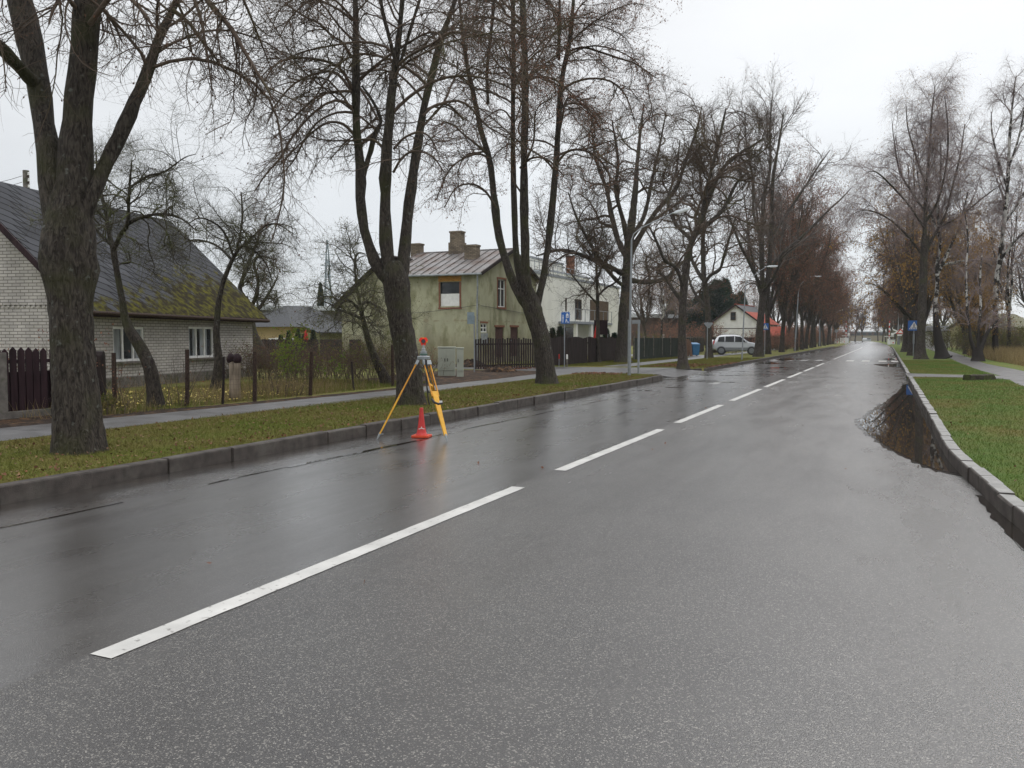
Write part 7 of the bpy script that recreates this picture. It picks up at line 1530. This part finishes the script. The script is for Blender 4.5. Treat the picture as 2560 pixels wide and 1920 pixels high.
for s in (-1, 1):
    for poly in ([(-1.58, 1.12), (-1.50, 1.50), (-1.02, 1.56), (-1.02, 1.10)], [(-.95, 1.10), (-.95, 1.565), (-.22, 1.575), (-.22, 1.09)], [(-.15, 1.09), (-.15, 1.575), (.30, 1.52), (.78, 1.12), (.78, 1.08)]):
        mb = MB(); P = []
        for x, z in poly: P.append(Vector((x, s*(.865-(z-1.05)*.385+.012), z)))
        n_ = Vector((0, s, .3)).normalized()*.02; k2 = len(P); mb.add(P+[p-n_*1.5 for p in P], [tuple(range(k2)), tuple(range(k2, 2*k2))[::-1]]+[(i, (i+1) % k2, k2+(i+1) % k2, k2+i) for i in range(k2)]); mb.build('side_window', M['car_glass'], e)
    mb = MB(); mb.box(-1.0, .95, s*.868-.012, s*.868+.012, .40, .62); mb.build('sill_cladding', M['car_grey'], e, bevel=.01)
    mb = MB(); mb.tube([(-1.45, s*.56, 1.66), (-1.3, s*.56, 1.74), (0, s*.56, 1.76), (.1, s*.56, 1.70)], .018, 6); mb.build('roof_rail', M['car_grey'], e)
    mb = MB(); mb.box(.70, .85, s*.90-.07, s*.90+.07, 1.04, 1.17); mb.build('wing_mirror', M['car_silver'], e, bevel=.03)
    mb = MB(); mb.obox((1.86, s*.66, .80), (.94, -s*.3, 0), (s*.3, .94, 0), (0, 0, 1), .10, .12, .075); mb.build('headlight', M['glass_milky'], e, bevel=.02)
    mb = MB(); mb.box(-1.97, -1.84, s*.74-.05, s*.74+.07, .85, 1.2); mb.build('tail_light', M['stripe_red'], e, bevel=.02)
    for x in (-1.27, 1.22):
        mb = MB(); mb.tube([(x, s*.70, .345), (x, s*.72, .345), (x, s*.87, .345), (x, s*.89, .345)], [.31, .365, .365, .32], 28); w_ = mb.build('wheel', M['black'], e, smooth=False)
        mb = MB(); mb.tube([(x, s*.885, .345), (x, s*.897, .345)], [.235, .22], 20)
        w2 = mb.build('rim', M['car_grey'], w_)
        mb = MB()
        for k in range(5): a = k*2*math.pi/5; mb.bar((x, s*.90, .345), (x+math.cos(a)*.2, s*.90, .345+math.sin(a)*.2), .02, .055, (0, 1, 0))
        mb.build('spoke', M['metal_grey'], w_)
        mb = MB(); pts2 = [(math.cos(a)*.42, math.sin(a)*.40) for a in np.linspace(0, math.pi, 13)]+[(math.cos(a)*.36, math.sin(a)*.35) for a in np.linspace(math.pi, 0, 13)]
        mb.prism(pts2, (x, s*.862, .33), X3, Z3, Y3*s, .022); mb.build('wheel_arch', M['car_grey'], e)
        mb = MB(); mb.tube([(x, s*.62, .35), (x, s*.868, .35)], .365, 24); mb.build('wheel_well', M['black'], e)
mb = MB(); mb.add([(.86, -.58, 1.30), (.86, .58, 1.30), (.50, .50, 1.60), (.50, -.50, 1.60)], [(0, 1, 2, 3)]); mb.add([(1.10, -.66, 1.05), (1.10, .66, 1.05), (.52, .52, 1.62), (.52, -.52, 1.62)], [(0, 1, 2, 3)]); mb.build('windscreen', M['car_glass'], e)
mb = MB(); mb.tube([(-2.16, .05, .95), (-2.13, .05, .95), (-1.96, .05, .95)], [.28, .33, .33], 24); mb.build('spare_wheel', M['car_silver'], e)
mb = MB(); mb.box(-2.06, -1.85, -.78, .78, .42, .62); mb.box(1.80, 2.09, -.70, .70, .40, .58); mb.build('bumper', M['car_grey'], e, bevel=.04)
mb = MB(); mb.box(2.0, 2.06, -.35, .35, .62, .72); mb.build('grille', M['black'], e)

# ------------------------------------------------------------------ right side background
p = at(2505, 860, 112); q = at(2600, 860, 118); d = q-p; e = empty('yellow_house', (p.x, p.y, 0), math.atan2(d.y, d.x), 'pale yellow house with steep roof at the right edge beyond the dry field', 'house'); L = math.hypot(d.x, d.y)
M['pale_yellow'] = mat('pale_yellow_render', (.46, .42, .24), .85, var=.1, vscale=1)
mb = MB(); mb.box(0, L, 0, 7, 0, 2.9); mb.quad((0, 0, 2.9), (0, 7, 2.9), (0, 3.5, 4.8)); mb.build('wall', M['pale_yellow'], e); mb = MB(); slab([(-.4, -.4, 2.85), (L, -.4, 2.85), (L, 3.5, 4.9), (-.4, 3.5, 4.9)], .1); slab([(-.4, 7.4, 2.85), (-.4, 3.5, 4.9), (L, 3.5, 4.9), (L, 7.4, 2.85)], .1); mb.build('roof', mat('moss_grey_roof', (.16, .155, .10), .8, var=.2), e)
for x in (1.0, 3.2): mb = MB(); mb.box(x, x+.7, -.04, -.003, 1.0, 2.1); mb.build('window', M['glass'], e)
p = at(2495, 860, 88); e = empty('parked_car', (p.x, p.y, GZ), YAW+.1, 'dark maroon parked car behind the dry grass at the right', 'car')
mb = MB(); prof = [(-2.1, .3), (2.1, .3), (2.15, .7), (1.5, .85), (.9, 1.35), (-.7, 1.42), (-1.5, .95), (-2.1, .85)]; mb.prism(prof, (0, -.8, 0), X3, Z3, Y3, 1.6); mb.build('body', mat('maroon_car_paint', (.07, .012, .02), .3, coat=.6), e, bevel=.07)
mb = MB(); mb.prism([(-1.3, .95), (1.15, .95), (.8, 1.28), (-.65, 1.34)], (0, -.83, 0), X3, Z3, Y3, .03); mb.build('side_window', M['car_glass'], e)
for x in (-1.3, 1.3): mb = MB(); mb.tube([(x, -.84, .32), (x, -.62, .32)], .32, 18); mb.build('wheel', M['black'], e)
for i, (u, D_, wd, lb) in enumerate([(2368, 125, 3.2, 'low white building part glimpsed right of the weeping birch')]):
    p = at(u, 850, D_); e = empty('outbuilding', (p.x, p.y, 0), YAW, lb, 'outbuilding'); mb = MB(); mb.box(-wd, wd, 0, 4, 0, 2.5); mb.build('wall', M['wash_white'], e); mb = MB(); slab([(-wd-.3, -.4, 2.5), (wd+.3, -.4, 2.5), (wd+.3, 4.3, 3.3), (-wd-.3, 4.3, 3.3)], .1); mb.build('roof', M['tile_grey'], e)
    for x in (-2.2, .6): mb = MB(); mb.box(x, x+1.4, -.05, -.003, .5, 2.2); mb.build('opening', M['shutter'], e)
# end of the road
e = hall('end_building', 'pale low building with windows closing the far end of the road', 2120, 2250, 828, 430, 430, 5.2, .8, 'hall_wall', deep=10, wins=[(.06+.11*k, .12+.11*k, 2.6, 4.6) for k in range(8)])
p = at(2100, 850, 395); q = at(2262, 850, 395); d = q-p; e = empty('boundary_wall', (p.x, p.y, 0), math.atan2(d.y, d.x), 'beige wall across the far end of the road', 'wall'); L = d.length
mb = MB(); mb.box(0, L, 0, .3, 0, 2.6); mb.build('panel', mat('beige_wall', (.26, .23, .17), .85, var=.1), e); mb = MB(); mb.box(-.1, L+.1, -.1, .4, 2.602, 2.8); mb.build('coping', M['tile_grey'], e)
p = at(2172, 850, 330); e = empty('distant_car', (p.x, p.y, .01), YAW, 'tiny pale car with lights on far down the road', 'car')
mb = MB(); mb.prism([(-.9, .25), (.9, .25), (.92, .9), (.68, 1.45), (-.68, 1.45), (-.92, .9)], (0, 0, 0), X3, Z3, Y3, 4); mb.build('body', M['car_silver'], e, bevel=.08); mb = MB(); mb.prism([(-.75, .92), (.75, .92), (.6, 1.36), (-.6, 1.36)], (0, -.03, 0), X3, Z3, Y3, .05); mb.build('windscreen', M['car_glass'], e)
# lattice pylon
M['pylon'] = mat('pylon_steel', (.22, .27, .30), .6, .3, var=.05)
b = at(821, 845, 276); b.z = 0; s_ = 276/F; e = empty('electricity_pylon', b, .4, 'tall lattice electricity pylon fading in the haze beyond the gardens', 'pylon'); HT = (845-591)*s_
lv = [(0, 3.4), (4, 2.75), (8, 2.1), (12, 1.55), (16, 1.2), (20, .95), (24, .8), (28, .6), (HT, .15)]
mb = MB()
C = lambda k, c: Vector(((-1, 1, 1, -1)[c]*lv[k][1]*.75, (-1, -1, 1, 1)[c]*lv[k][1]*.75, lv[k][0]))
for k in range(len(lv)-1):
    for c in range(4):
        mb.bar(C(k, c), C(k+1, c), .22, .22); mb.bar(C(k, c), C(k+1, (c+1) % 4), .12, .12); mb.bar(C(k, (c+1) % 4), C(k+1, c), .12, .12); mb.bar(C(k+1, c), C(k+1, (c+1) % 4), .12, .12)
mb.build('lattice', M['pylon'], e)
for v, half in ((627, 16), (654, 17), (682, 16)):
    z = (845-v)*s_; mb = MB(); mb.bar((-half*s_, 0, z), (half*s_, 0, z), .18, .18); mb.bar((-half*s_, 0, z), (0, 0, z+1.0), .12, .12); mb.bar((half*s_, 0, z), (0, 0, z+1.0), .12, .12); mb.build('crossarm', M['pylon'], e)
wb = MB()
for v, half in ((627, 16), (654, 17), (682, 16)):
    for sgn in (-1, 1):
        a = b+Vector((math.cos(.4)*sgn*half*s_, math.sin(.4)*sgn*half*s_, (845-v)*s_-.6)); t2 = at(-400, v-10, 300)
        wb.tube([a.lerp(t2, q)-Vector((0, 0, 6*4*q*(1-q))) for q in np.linspace(0, 1, 12)], .03, 3)
tag(wb.build('power_line', M['pylon']), 'faint high-voltage lines hanging left from the lattice pylon', 'cable')

# ------------------------------------------------------------------ air
if HAZE:
    hz = MB(); hz.box(-420, 420, -12, 520, -1.0, 60); hm = newmat('haze_air'); t = hm.node_tree; t.nodes.clear()
    o_ = N(t, 'ShaderNodeOutputMaterial'); pv = N(t, 'ShaderNodeVolumePrincipled'); pv.inputs['Color'].default_value = (.86, .90, .95, 1); pv.inputs['Density'].default_value = HAZE; t.links.new(pv.outputs[0], o_.inputs['Volume'])
    tag(hz.build('haze', hm), 'thin damp autumn haze', 'haze', kind='stuff')
